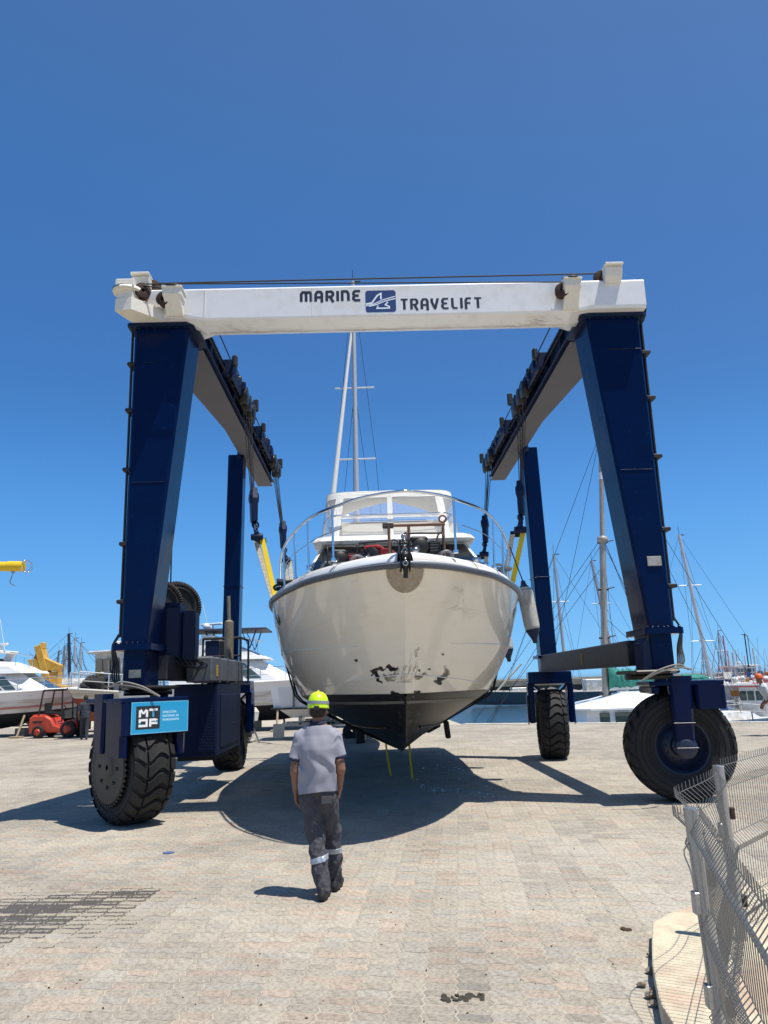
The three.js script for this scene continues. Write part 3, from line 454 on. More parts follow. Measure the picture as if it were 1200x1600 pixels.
      for (let k = 0; k < rowsN; k++) {
        const w0 = lerp(wa, wb, k / rowsN), w1 = lerp(wa, wb, (k + 1) / rowsN), in0 = k === 0 ? 0.015 : 0, in1 = k === rowsN - 1 ? 0.015 : 0;
        quad(pt(w0 + in0, -1, 1), pt(w1 - in1, -1, 1), pt(w1 - in1, 1, 1), pt(w0 + in0, 1, 1));
        quad(pt(w0, -1, 0), pt(w1, -1, 0), pt(w1 - in1, -1, 1), pt(w0 + in0, -1, 1)); quad(pt(w0 + in0, 1, 1), pt(w1 - in1, 1, 1), pt(w1, 1, 0), pt(w0, 1, 0));
      }
      quad(pt(wa, -1, 0), pt(wa + 0.015, -1, 1), pt(wa + 0.015, 1, 1), pt(wa, 1, 0)); quad(pt(wb, 1, 0), pt(wb - 0.015, 1, 1), pt(wb - 0.015, -1, 1), pt(wb, -1, 0));
      const g = new THREE.BufferGeometry(); g.setAttribute('position', new THREE.Float32BufferAttribute(P, 3)); g.computeVertexNormals(); return boxUV(g);
    }
    for (let i = 0; i < N; i++) { lugs.push(lug(i, -1.04, -0.5, 0, 0.8, 4), lug(i, -0.44, 0.62, 0.12, 0.8, 9), lug(i, 0.68, 1.04, 0.5, 0.8, 3)); }
    const g = merge([body, ribs, lugs]); g.rotateZ(-Math.PI / 2); return g;      // axle along x
  }
  const TY = tyreGeo();
  const rimG = (s) => { const g = lathe([[0.03, 0.19], [0.13, 0.2], [0.15, 0.16], [0.17, 0.1], [0.3, 0.06], [0.36, 0.14], [0.4, 0.245], [0.44, 0.265], [0.445, 0.25], [0.41, 0.22], [0.37, -0.1], [0.03, -0.1]], 40), bolts = Array.from({ length: 12 }, (_, k) => put(lathe([[0.02, 0], [0.02, 0.03], [0, 0.03]], 6), new THREE.Vector3(0.235 * Math.cos(k * Math.PI / 6), 0.075, 0.235 * Math.sin(k * Math.PI / 6)))); const m = merge([g, bolts]); m.rotateZ(-s * Math.PI / 2); return m; };
  const steelNavy = phys([0.005, 0.014, 0.048], 0.5, { map: rep(T.dirt, 1.1), clearcoat: 0.2, clearcoatRoughness: 0.3 });
  function wheel(px, pd, alpha, label) {
    const w = part('wheel', [], M.rubber, label); w.geometry = TY; w.position.set(px, 0.81, -pd); w.scale.setScalar(0.935); w.rotation.set(0, alpha, 0);
    const tr = rr(0, 6); w.rotateX(tr);
    const rims = mesh('rim', [rimG(1), rimG(-1)], steelNavy, w);
    return w;
  }
  const ring8 = (cx, cz, a, b, c) => ring(cx - a, cx + a, -cz - b, -cz + b, c);
  function frontYoke(px, pd, alpha, withSign, fz, fy, by, legY) {
    // local x: axle; local z: outwards over the tread
    const k = part('wheel_yoke', [
      bx(-0.52, 0.52, 1.72, 1.79, -fz, 0.45, 0.01),                                           // top plate (d = -z)
      bx(-0.52, 0.52, fy, 1.72, -fz, -fz + 0.07, 0.01),                                          // front apron over the tread
      ...[-1, 1].map((s) => stack([{ y: s < 0 ? legY : 0.8, pts: s > 0 ? ring(0.38, 0.51, -0.13, 0.13, 0.03) : ring(-0.51, -0.38, -0.13, 0.13, 0.03) }, { y: 1.2, pts: s > 0 ? ring(0.37, 0.52, -0.15, 0.15, 0.04) : ring(-0.52, -0.37, -0.15, 0.15, 0.04) }, { y: 1.86, pts: s > 0 ? ring(0.36, 0.53, -0.19, 0.17, 0.04) : ring(-0.53, -0.36, -0.19, 0.17, 0.04) }])),
      ...[-1, 1].map((s) => stack([{ y: by, pts: s > 0 ? ring(0.38, 0.51, -fz + 0.02, -0.22, 0.05) : ring(-0.51, -0.38, -fz + 0.02, -0.22, 0.05) }, { y: 1.745, pts: s > 0 ? ring(0.38, 0.512, -fz - 0.003, -0.21, 0.05) : ring(-0.522, -0.38, -fz - 0.003, -0.21, 0.05) }])),
      bx(-0.5, 0.5, 1.6, 1.715, 0.3, 0.42, 0.02),
    ], M.navy);
    k.position.set(px, 0, -pd); k.rotation.y = alpha;
    mesh('axle_cap', (withSign ? [1] : [-1, 1]).flatMap((s) => [put(lathe([[0.02, 0], [0.16, 0], [0.16, 0.04], [0.08, 0.07], [0.02, 0.07]], 20), new THREE.Vector3(s * 0.46, 0.81, 0), 0, 0, -s * Math.PI / 2), bx(s * 0.38, s * 0.545, 1.16, 1.175, -0.16, 0.16, 0.005), bx(s * 0.38, s * 0.54, 0.8, 0.815, -0.17, 0.15, 0.005)]), steelNavy, k);
    if (withSign) {
      const t = canvasTex(1024, 512, (c, w, h) => {
        c.fillStyle = '#1d9ed0'; c.fillRect(0, 0, w, h); c.strokeStyle = '#7cc4e0'; c.lineWidth = 10; c.strokeRect(5, 5, w - 10, h - 10);
        c.fillStyle = '#20262e'; c.fillRect(80, 66, 424, 376);
        c.lineWidth = 38; c.lineCap = 'butt'; c.strokeStyle = '#f0f2f2';
        const L = (...p) => { c.beginPath(); p.forEach(([x, y], i) => (i ? c.lineTo(x, y) : c.moveTo(x, y))); c.stroke(); };
        L([148, 246], [148, 130]); L([272, 246], [272, 130]); c.lineWidth = 34; L([158, 122], [210, 190]); L([262, 122], [210, 190]); c.lineWidth = 38;
        L([310, 130], [456, 130]); c.strokeStyle = '#3aa0c4'; L([384, 150], [384, 246]); c.strokeStyle = '#f0f2f2';
        L([130, 292], [288, 292]); L([148, 300], [148, 380]); L([270, 300], [270, 380]); L([130, 384], [288, 384]); c.strokeStyle = '#3aa0c4'; L([148, 330], [148, 366]); c.strokeStyle = '#f0f2f2';
        L([316, 292], [440, 292]); L([334, 300], [334, 402]); L([444, 284], [444, 352]); L([352, 346], [462, 346]); c.strokeStyle = '#3aa0c4'; L([430, 320], [462, 320]);
        c.fillStyle = '#d5ecf5'; c.font = 'bold 46px sans-serif'; c.textBaseline = 'middle';
        c.fillText('DIRECCIÓN', 550, 178, 250); c.fillText('NACIONAL DE', 550, 240, 300); c.fillText('HIDROGRAFÍA', 550, 302, 300);
      });
      const g = new THREE.PlaneGeometry(0.9, 0.44); g.translate(0.06, 1.51, fz + 0.0205);
      mesh('sign_board', [bx(-0.39, 0.51, 1.29, 1.73, -fz - 0.019, -fz - 0.001, 0.003)], M.greyPaint, k);
      mesh('sign_face', g, new THREE.MeshPhysicalMaterial({ map: t, roughness: 0.35, clearcoat: 0.3 }), k, 'blue sign with the letters MTOP');
    }
    return k;
  }
  frontYoke(-4.09, 0.07, 43.6 * R, true, 0.76, 1.27, 0.98, 1.02);
  { const w = wheel(-4.06, 0.06, 43.6 * R, 'left front wheel turned aside'), n = 46, teeth = Array.from({ length: n }, (_, k) => put(cb(0.05, 0.06, 0.045, 0.008), new THREE.Vector3(0.575 * Math.cos(k / n * 6.2832), 0, 0.575 * Math.sin(k / n * 6.2832)), 0, -k / n * 6.2832, 0));
    const sp = merge([lathe([[0.04, 0.0], [0.56, 0.0], [0.565, 0.03], [0.53, 0.04], [0.5, 0.03], [0.2, 0.035], [0.17, 0.05], [0.04, 0.05]], 46), ...teeth, ...Array.from({ length: 8 }, (_, k) => put(lathe([[0.028, 0.03], [0.028, 0.05], [0, 0.055]], 8), new THREE.Vector3(0.3 * Math.cos(k / 8 * 6.2832), 0, 0.3 * Math.sin(k / 8 * 6.2832))))]); sp.rotateZ(Math.PI / 2); sp.translate(-0.352, 0, 0); mesh('drive_sprocket', sp, M.blackGrease, w, 'dark toothed drive disc'); }
  frontYoke(4.3, 0.38, 82 * R, false, 0.64, 1.36, 1.36, 0.8); wheel(4.3, 0.38, 82 * R, 'right front wheel turned broadside');
  for (const [s, al] of [[-1, 0.5 * R], [1, -7 * R]]) {
    const k = part('wheel_yoke', [bx(-0.52, 0.52, 1.76, 2.05, -0.34, 0.34, 0.02), ...[-1, 1].flatMap((e) => [bx(e * 0.4, e * 0.54, 0.84, 1.8, -0.26, 0.26, 0.02), put(cb(0.05, 0.34, 0.5, 0.01), new THREE.Vector3(e * 0.36, 1.7, 0), 0, 0, -e * 0.8), bx(e * 0.545, e * 0.57, 0.8, 1.5, -0.1, 0.1, 0.01)])], M.navy);
    k.position.set(s * 3.9, 0, -7.3); k.rotation.y = al;
    wheel(s * 3.9, 7.3, al, s < 0 ? 'left rear wheel' : 'right rear wheel');
  }
  // ---------------- machinery on the left side
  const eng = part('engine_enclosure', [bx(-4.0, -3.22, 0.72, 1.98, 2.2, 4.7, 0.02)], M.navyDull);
  part('hatch_panel', [bx(-3.225, -3.205, 0.84, 1.78, 2.5, 4.45, 0.008), bx(-3.226, -3.2, 1.2, 1.22, 3.6, 4.3, 0.004)], M.navyDull, null, eng);
  part('bottom_rail', [bx(-3.95, -3.28, 0.64, 0.73, 2.4, 4.4, 0.01)], M.black, null, eng);
  { const gl = [bx(-3.6, -3.235, 0.8, 1.9, 2.186, 2.198, 0.003)]; for (let j = 0; j < 20; j++) for (let i = 0; i < 6; i++) gl.push(put(lathe([[0.017, 0], [0.017, 0.006], [0.012, 0.006]], 8), V(-3.56 + i * 0.055 + (j % 2) * 0.027, 0.84 + j * 0.053, 2.186), Math.PI / 2, 0, 0)); part('vent_grille', gl, M.navyDull, 'perforated end panel', eng); }
  part('oil_tank', [bx(-3.66, -3.2, 2.0, 2.44, 1.6, 4.9, 0.03), ...[2.3, 3.1, 4.0].map((d) => bx(-3.67, -3.19, 1.99, 2.45, d, d + 0.03, 0.005))], std([0.1, 0.115, 0.14], 0.6, { map: rep(T.dirt, 0.8) }));
  part('warning_label', [bx(-3.205, -3.192, 2.1, 2.3, 2.0, 2.12, 0.002)], std([0.45, 0.3, 0.05], 0.7));
  const cab = part('hydraulic_cabinet', [bx(-4.1, -3.62, 2.4, 3.32, 0.95, 1.5, 0.02)], M.navyDull);
  part('cabinet_panel', [put(cb(0.22, 0.82, 0.04, 0.012), V(-3.72, 2.82, 0.92), 0, 0.45, 0)], M.navyDull, null, cab);
  part('cabinet_panel', [put(cb(0.22, 0.82, 0.04, 0.012), V(-3.52, 2.77, 1.2), 0, 0.45, 0), bx(-3.62, -3.45, 2.36, 3.2, 1.26, 1.7, 0.02)], M.navyDull, null, cab);
  part('hose', [0, 1, 2, 3, 4].map((k) => tube([V(-3.78 + 0.07 * k, 2.42, 0.98), V(-3.66 + 0.08 * k, 2.3 - 0.02 * k, 0.96), V(-3.6 + 0.08 * k, 2.3, 1.2 + 0.1 * k), V(-3.6, 2.46, 1.4)], 0.014, 20, 6)), M.black);
  for (const [x, d] of [[-4.2, 1.75], [-3.95, 2.05]]) {
    const prof = [[0.08, -0.06], [0.3, -0.06], [0.31, -0.1], [0.36, -0.1], [0.36, 0.1], [0.31, 0.1], [0.3, 0.06], [0.08, 0.06]];
    const r = part('hose_reel', [put(lathe(prof, 36), V(x, 3.36, d), Math.PI / 2, 0.62, 0)], M.black);
    const ribs = Array.from({ length: 58 }, (_, k) => { const g = new THREE.TorusGeometry(0.055, 0.024, 6, 10); g.rotateX(Math.PI / 2); g.scale(1, 1, 1.6); g.translate(0.39, 0, 0); g.rotateZ(k / 58 * Math.PI * 2); return g; });
    part('coiled_hose', [put(merge(ribs), V(x, 3.36, d), 0, 0.62, 0)], M.rubber, null, r);
  }
  part('hanging_hose', [rod(V(-4.02, 3.7, 1.85), V(-4.02, 7.75, 1.85), 0.014), rod(V(-4.14, 3.6, 1.6), V(-4.1, 7.75, 1.6), 0.011)], M.black);
  const ex = part('exhaust', [rod(V(-3.52, 2.5, 4.9), V(-3.52, 3.3, 4.9), 0.1, 0.1, 16), rod(V(-3.52, 3.3, 4.9), V(-3.52, 3.34, 4.9), 0.1, 0.04, 16), rod(V(-3.52, 3.3, 4.9), V(-3.54, 3.86, 4.9), 0.038, 0.038, 10), rod(V(-3.52, 2.0, 4.85), V(-3.52, 2.5, 4.9), 0.04)], std([0.22, 0.2, 0.15], 0.7, { map: rep(T.dirt, 2), metalness: 0.3 }), 'weathered exhaust silencer');
  const op = part('operator_station', [bx(-4.3, -3.35, 1.95, 2.0, 5.6, 6.9), ...[[-4.25, 5.7], [-3.4, 5.7], [-4.25, 6.8], [-3.4, 6.8]].map(([x, d]) => rod(V(x, 2, d), V(x, 3.0, d), 0.025)), rod(V(-4.25, 3.0, 5.7), V(-3.4, 3.0, 5.7), 0.03), rod(V(-3.4, 3.0, 5.7), V(-3.4, 3.0, 6.8), 0.03), rod(V(-4.25, 2.6, 5.7), V(-3.4, 2.6, 5.7), 0.02)], M.black);
  part('seat', [bx(-4.2, -3.8, 2.4, 2.52, 6.0, 6.4, 0.03), bx(-4.2, -3.8, 2.5, 3.0, 6.36, 6.46, 0.03)], M.black, null, op);
  part('control_box', [bx(-4.2, -3.9, 2.5, 2.95, 5.7, 5.85, 0.02)], M.navyDull, null, op);
}
// ------------------------------------------------------------------ the lifted motor yacht
const YACHT = V(0.24, 0, 9.35), YYAW = 0.018;
const yacht = thing('motor_yacht', 'big cream white motor yacht hanging in the hoist, bow towards the viewer, black scuffed bottom', 'motor yacht', YACHT, YYAW);
const toYacht = (x, y, a) => V(x, y, a).applyAxisAngle(UPV, YYAW).add(YACHT);
const sheerB = (a) => tab([[0, 0.1], [0.06, 0.24], [0.3, 0.57], [0.8, 0.945], [1.35, 1.28], [2.35, 1.66], [3.55, 2.02], [4.5, 2.22], [6, 2.38], [9, 2.42], [13.5, 2.25]], a);
{
  const part = (n, g, m, l, p = yacht) => mesh(n, g, m, p, l);
  const LEN = 13.5, ySh = (a) => 3.29 + 0.06 * sstep(0, 5, a);
  const stem = (y) => tab([[0.65, 6.6], [0.73, 4.7], [0.81, 3.55], [0.9, 2.8], [1.1, 2.25], [1.35, 1.85], [1.75, 1.4], [2.2, 0.98], [2.8, 0.46], [3.3, 0.02]], y);
  // lines of the hull from keel to sheer: [y at stem, half-breadth over distance from the stem, y over the same]
  const chine = { y0: 1.74, b: [[0, 0.0], [0.4, 0.3], [1, 0.64], [2, 1.09], [3, 1.43], [4.2, 1.73], [5.5, 1.92], [7, 2.0], [12.1, 1.98]], y: [[0, 1.74], [3, 1.73], [6, 1.66], [12, 1.55]] };
  const knuckle = { y0: 2.38, b: [[0, 0.0], [0.4, 0.42], [1, 0.84], [2, 1.36], [3, 1.76], [4.5, 2.14], [6, 2.3], [9, 2.36], [12.6, 2.22]], y: [[0, 2.38], [2, 2.44], [5, 2.5], [12, 2.5]] };
  const ev = (l, a) => { const a0 = stem(l.y0), t = Math.max(0, a - a0); return [tab(l.b, t), tab(l.y, t)]; };
  // topsides: v 0 chine .. 1 sheer; u along; the start follows the stem
  const top = (u, v, s) => {
    const yS = 3.3, y0 = v < 0.4 ? lerp(1.74, 2.38, v / 0.4) : lerp(2.38, 3.3, (v - 0.4) / 0.6), a0 = stem(y0), uu = u * u * (0.6) + u * 0.4, a = lerp(a0, LEN, uu);
    const eq = (l) => ev(l, lerp(stem(l.y0), LEN, uu));
    const C = eq(chine), K = eq(knuckle), Sb = [sheerB(lerp(0.0, LEN, uu)) * (0.04 + 0.96 * sstep(0, 0.004, uu)), ySh(lerp(0, LEN, uu))];
    let b, y;
    if (v < 0.4) { const t = v / 0.4; b = lerp(C[0], K[0], t) + 0.02 * Math.sin(t * Math.PI); y = lerp(C[1], K[1], t); } else { const t = (v - 0.4) / 0.6; b = lerp(K[0], Sb[0], t) + 0.01 * Math.sin(t * Math.PI); y = lerp(K[1], Sb[1], t); }
    if (u === 0) b = 0;
    return V(s * b, y, a);
  };
  // scuffed paint of the bow: uv runs over breadth (-2.5..2.5 m) and height (1.6..3.5 m)
  const PX = 2048, PH = 1024, mx = (x) => (x + 2.5) / 5 * PX, my = (y) => (3.5 - y) / 1.95 * PH;
  const skin = canvasTex(PX, PH, (c, w, h) => {
    c.fillStyle = '#e9e3d6'; c.fillRect(0, 0, w, h);
    for (let i = 0; i < 900; i++) { c.fillStyle = `rgba(${rnd() < 0.5 ? '150,140,110' : '245,243,235'},${rr(0.01, 0.035)})`; c.beginPath(); c.ellipse(rnd() * w, rnd() * h, rr(5, 90), rr(3, 30), rr(-0.3, 0.3), 0, 7); c.fill(); }
    const scrape = (x, y, l, wd, ang, n, col, a) => { for (let i = 0; i < n; i++) { const t = rr(-0.5, 0.5), o = rr(-0.5, 0.5); const X = mx(x + Math.cos(ang) * l * t - Math.sin(ang) * wd * o), Y = my(y + Math.sin(ang) * l * t + Math.cos(ang) * wd * o); c.fillStyle = `rgba(${col},${a * rr(0.3, 1)})`; c.beginPath(); c.ellipse(X, Y, rr(3, 16), rr(1.2, 5), -ang + rr(-0.3, 0.3), 0, 7); c.fill(); } };
    const K = '16,15,14';
    // a rubbed mark: many thin broken strokes along a path given in metres
    const smear = (pts, wd, n, col, a, brk = 0.55) => { const P = pts.map(([x, y]) => [mx(x + (x > 0.4 && y < 2.1 ? -0.13 : x < -0.2 ? 0.04 : 0)), my(y + (y < 2.1 && y > 1.78 ? 0.07 : 0))]), Lx = P.length - 1; for (let i = 0; i < n; i++) { const o = (rr(-0.5, 0.5) + rr(-0.5, 0.5)) * 0.62 * wd / 5 * PX, sd = rr(0, 50), f0 = rr(0.0, 0.85) * rr(0.2, 1), f1 = Math.min(rr(0.8, 1), f0 + rr(0.08, brk)); c.strokeStyle = `rgba(${col},${a * rr(0.35, 1)})`; c.lineWidth = rr(0.8, 3.6); c.beginPath(); for (let k = 0; k <= 8; k++) { const f = lerp(f0, f1, k / 8) * Lx, q = Math.min(Lx - 1, Math.floor(f)), t = f - q, X = lerp(P[q][0], P[q + 1][0], t), Y = lerp(P[q][1], P[q + 1][1], t), dx = P[q + 1][0] - P[q][0], dy = P[q + 1][1] - P[q][1], l = Math.hypot(dx, dy) || 1; const oo = o + n2(f / Lx * 2.2 + pts[0][0] * 9, pts[0][1] * 7) * wd / 5 * PX * 0.5 + n2(f * 6, sd) * 2, xx = X - dy / l * oo + rr(-2, 2), yy = Y + dx / l * oo + rr(-2, 2); k ? c.lineTo(xx, yy) : c.moveTo(xx, yy); } c.stroke(); } };
    c.lineCap = 'round';
    smear([[-0.3, 2.03], [-0.08, 1.99]], 0.06, 120, K, 0.9); smear([[-0.48, 1.99], [-0.37, 2.01], [-0.3, 1.98]], 0.05, 70, K, 0.9); smear([[-0.46, 2.0], [-0.41, 1.88], [-0.36, 1.8]], 0.04, 90, K, 0.95); smear([[-0.5, 2.0], [-0.45, 1.93]], 0.06, 40, K, 0.8);
    smear([[-0.34, 1.9], [-0.02, 1.93]], 0.13, 90, '58,54,48', 0.45, 0.25); smear([[0.12, 1.88], [0.5, 1.92]], 0.07, 90, '52,48,42', 0.5, 0.25);
    smear([[0.58, 1.79], [0.68, 1.86], [0.78, 2.02]], 0.1, 220, K, 0.95); smear([[0.6, 1.79], [0.66, 1.84]], 0.08, 60, K, 0.9); smear([[0.46, 2.0], [0.5, 1.98]], 0.03, 14, K, 0.9); smear([[0.53, 2.25], [0.56, 2.27]], 0.03, 14, K, 0.85); smear([[-0.72, 2.23], [-0.7, 2.19]], 0.03, 16, K, 0.9); smear([[0.18, 1.97], [0.21, 1.98]], 0.025, 10, K, 0.8);
    for (let i = 0; i < 22; i++) { const x = rr(-0.06, 0.2), y = rr(1.82, 2.0); smear([[x, y], [x + rr(0.03, 0.08), y + rr(0.1, 0.3)]], 0.02, 5, '60,56,50', 0.22, 0.9); }
    smear([[0.12, 2.2], [0.2, 2.38]], 0.05, 22, '90,84,74', 0.4); smear([[0, 1.8], [0.03, 1.95]], 0.16, 90, '150,144,132', 0.3, 0.3); smear([[-0.18, 1.78], [-0.1, 1.72], [-0.02, 1.66]], 0.06, 80, K, 0.9); smear([[0.2, 1.78], [0.1, 1.7]], 0.05, 60, K, 0.85);
    // grey chafe marks high on the right
    smear([[0.78, 2.76], [1.0, 2.8], [1.45, 2.98]], 0.2, 120, '96,94,88', 0.06, 0.4); smear([[0.72, 2.9], [0.88, 2.74]], 0.14, 60, '90,88,80', 0.07, 0.4); smear([[0.6, 3.06], [0.75, 3.08], [0.84, 2.98]], 0.12, 60, '100,96,88', 0.08, 0.4); smear([[0.84, 2.98], [0.78, 2.84]], 0.06, 26, '100,96,88', 0.08, 0.5); smear([[0.55, 2.82], [0.76, 2.88]], 0.03, 10, '110,100,88', 0.14); smear([[-0.72, 3.18], [-0.55, 3.2]], 0.03, 8, '130,122,104', 0.2);
  });
  const gel = phys([1, 1, 1], 0.45, { map: skin, clearcoat: 0.6, clearcoatRoughness: 0.05, specularIntensity: 0.3 });
  gel.color.setRGB(0.97, 0.96, 0.93);
  const uvTop = (u, v, p) => [(p.x + 2.5) / 5, (p.y - 1.55) / 1.95];
  const NU = 56, NV = 26;
  const topL = grid(NU, NV, (u, v) => top(u, v, -1), uvTop), topR = grid(NU, NV, (u, v) => top(1 - u, v, 1), uvTop);
  const hull = part('hull', [topL, topR, grid(8, 8, (u, v) => { const p = top(1, v, 1); return new THREE.Vector3(lerp(-p.x, p.x, u), p.y, p.z); }, uvTop)], gel);
  part('knuckle_line', [-1, 1].map((s) => tube(Array.from({ length: 14 }, (_, i) => { const p = top(0.12 + i / 15, 0.4, s); p.x += s * 0.002; return p; }), 0.008, 60, 6)), gel, null, hull);
  part('spray_line', [-1, 1].map((s) => tube(Array.from({ length: 14 }, (_, i) => { const u = i / 13 * 0.5, p = top(u, lerp(0.16, 0.02, i / 13), s); p.x += s * 0.002; p.z += 0.003; return p; }), 0.007, 50, 6)), gel, null, hull);
  // black bottom with spray rails
  const bot = (u, v, s) => { const y0 = lerp(0.65, 1.735, v), uu = u * u * 0.55 + u * 0.45, aC = lerp(stem(1.74), LEN, uu), C = ev(chine, aC), aK = lerp(stem(0.9), LEN, uu), yK = aK < 2.8 ? 0.9 : aK < 6.6 ? tab([[2.8, 0.9], [3.55, 0.81], [4.7, 0.73], [6.6, 0.65]], aK) : 0.65; const a0 = stem(lerp(0.9, 1.74, v)); const a = lerp(a0, LEN, uu); const b = C[0] * (v + 0.10 * Math.sin(v * Math.PI) * (1 - 0.6 * Math.min(1, u * 3))); return V(s * (u === 0 || v === 0 ? 0 : b), lerp(yK, C[1] - 0.004, v), a); };
  const botTex = canvasTex(1024, 512, (c, w, h) => { c.fillStyle = '#17181a'; c.fillRect(0, 0, w, h); for (let i = 0; i < 1500; i++) { const k = rnd(); c.fillStyle = k < 0.6 ? `rgba(8,9,9,${rr(0.1, 0.5)})` : k < 0.9 ? `rgba(54,56,52,${rr(0.05, 0.25)})` : `rgba(150,148,140,${rr(0.05, 0.3)})`; c.beginPath(); c.ellipse(rnd() * w, rnd() * h, rr(1, 30), rr(1, 8), rr(-0.4, 0.4), 0, 7); c.fill(); } for (let i = 0; i < 150; i++) { c.fillStyle = `rgba(165,165,160,${rr(0.1, 0.5)})`; c.beginPath(); c.ellipse(w / 2 + rr(-0.02, 0.05) * w, rnd() * h, rr(1, 6), rr(1, 9), rr(-0.3, 0.3), 0, 7); c.fill(); } });
  const black = phys([0.5, 0.49, 0.46], 0.4, { map: botTex, specularIntensity: 0.5, clearcoat: 0.1, clearcoatRoughness: 0.3, bumpMap: rep(T.fine, 3), bumpScale: 0.003 });
  const uvB = (u, v, p) => [(p.x + 2.2) / 4.4, (p.y - 0.6) / 1.2];
  const bottom = part('bottom', [grid(48, 14, (u, v) => bot(u, v, -1), uvB), grid(48, 14, (u, v) => bot(1 - u, v, 1), uvB), grid(8, 6, (u, v) => { const p = bot(1, v, 1); return new THREE.Vector3(lerp(-p.x, p.x, u), p.y, p.z); }, uvB)], black, 'black antifouled bottom with scraped stem');
  const edge = (v, off, u0, u1) => [-1, 1].map((s) => tube(Array.from({ length: 18 }, (_, i) => { const u = lerp(u0, u1, i / 17), p = bot(u, v, s); p.x += s * off; p.y -= off * 0.4; return p; }), 0.017, 70, 6));
  part('spray_rail', [edge(0.45, 0.012, 0.1, 0.95)], black, null, bottom);
  part('boot_stripe', [-1, 1].map((s) => { const g = grid(60, 1, (u, v) => { const p = bot(s > 0 ? 1 - u : u, lerp(0.84, 0.885, v), s); p.x += s * 0.004; p.z += 0.004; return p; }); return g; }), std([0.15, 0.145, 0.135], 0.6, { map: rep(T.dirt, 4) }), null, bottom);
  part('stem_band', [tube([V(0, 0.93, 2.86), V(0, 1.08, 2.27), V(0, 1.35, 1.83), V(0, 1.72, 1.4)], 0.022, 24, 8)], black, null, bottom);
  // rub rail, covering board and deck
  const N = 44, path = []; for (let i = -N; i <= N; i++) { const t = Math.abs(i) / N, a = LEN * t * t; path.push(V(Math.sign(i) * (i === 0 ? 0 : sheerB(a)) * (Math.abs(i) < 2 ? 0.75 : 1), ySh(a) + 0.01, a - (i === 0 ? 0.06 : 0))); }
  part('rub_rail', [tube(path.map((p) => p.clone()), 0.045, 240, 8)], phys([0.09, 0.105, 0.14], 0.35, { map: rep(T.dirt, 1.5) }), 'blue grey rub rail');
  part('rub_strip', [tube(path.map((p) => { const q = p.clone(); q.y += 0.02; q.x *= 1.017; q.z += 0.03; return q; }), 0.018, 240, 6)], std([0.3, 0.31, 0.33], 0.3, { metalness: 0.5 }));
  const capP = (t, v, s) => { const a = LEN * t * t, b = sheerB(a); const k = [[0.0, 0.03], [0.012, 0.08], [0.05, 0.14], [0.12, 0.18], [0.22, 0.19], [0.3, 0.15]], f = v * 5, i = Math.min(4, Math.floor(f)), e = lerp(k[i][0], k[i + 1][0], f - i), y = ySh(a) + lerp(k[i][1], k[i + 1][1], f - i); return V(s * Math.max(0, b - e * Math.min(1, b / 0.5)), y, a + e * 0.9 * Math.max(0, 1 - a / 2)); };
  const deckW = phys([0.72, 0.73, 0.73], 0.45, { map: rep(T.dirt, 0.3) });
  part('covering_board', [-1, 1].map((s) => grid(60, 10, (u, v) => capP(s < 0 ? u : 1 - u, v, s))), deckW);
  part('deck', grid(40, 40, (u, v) => { const L = capP(v, 1, -1), x = lerp(L.x, -L.x, u); return new THREE.Vector3(x, L.y + 0.09 * (1 - (2 * u - 1) ** 2), L.z); }), deckW);
  part('joint_seam', [[-1, 0.24], [-1, 0.37], [-1, 0.47], [1, 0.26], [1, 0.36]].map(([s, t]) => tube([0, 0.2, 0.4, 0.6, 0.8].map((v) => { const p = capP(t, v, s); p.y += 0.003; return p; }), 0.006, 12, 5)), std([0.3, 0.3, 0.3], 0.8));
  // half-round stainless shield under the anchor
  { const g = grid(24, 16, (u, v) => { const ang = Math.PI * u, r = 0.235 * (1 - v), x = r * Math.cos(ang), y = 3.255 - r * 1.15 * Math.sin(ang); const ax = Math.abs(x), a = stem(y); let lo = 0, hi = 1; for (let k = 0; k < 26; k++) { const m = (lo + hi) / 2; const w = (clamp((y - 2.38) / 0.92, 0, 1)) * 0.6 + 0.4; const p = top(m, w, 1); if (p.x < ax) lo = m; else hi = m; } const w = clamp((y - 2.38) / 0.92, 0, 1) * 0.6 + 0.4, p = top(lo, w, 1); return new THREE.Vector3(x, y, p.z + 0.012); });
    part('anchor_shield', g, std([0.34, 0.31, 0.27], 0.45, { metalness: 0.55, map: rep(T.dirt, 3), roughnessMap: rep(T.rough, 3) }), 'dull half-round steel plate under the anchor roller'); }
  part('porthole', [[-1, 0.44], [1, 0.44]].map(([s, u]) => { const p = top(u, 0.78, s), q = top(u + 0.02, 0.78, s), g = lathe([[0.03, 0.012], [0.13, 0.012], [0.13, 0.0]], 24); g.scale(1.7, 1, 0.75); const t = q.clone().sub(p).normalize(), r = top(u, 0.84, s).sub(p).normalize(), n = new THREE.Vector3().crossVectors(r, t).normalize(); if (n.x * s < 0) n.negate(); g.applyMatrix4(new THREE.Matrix4().makeBasis(t, n, new THREE.Vector3().crossVectors(t, n)).setPosition(p)); return g; }), M.glassDark);
  // anchor roller and chain in the bow
  const ar = part('anchor_roller', [bx(-0.065, -0.045, 3.22, 3.6, -0.1, 0.45, 0.008), bx(0.045, 0.065, 3.22, 3.6, -0.1, 0.45, 0.008), bx(-0.045, 0.045, 3.26, 3.3, -0.08, 0.45), put(lathe([[0.01, -0.04], [0.05, -0.04], [0.035, 0], [0.05, 0.04], [0.01, 0.04]], 16), V(0, 3.4, -0.09), 0, 0, Math.PI / 2), rod(V(-0.08, 3.56, -0.05), V(0.08, 3.56, -0.05), 0.014), rod(V(0, 3.13, -0.03), V(0, 3.32, -0.06), 0.03)], M.blackGrease, 'dark anchor roller');
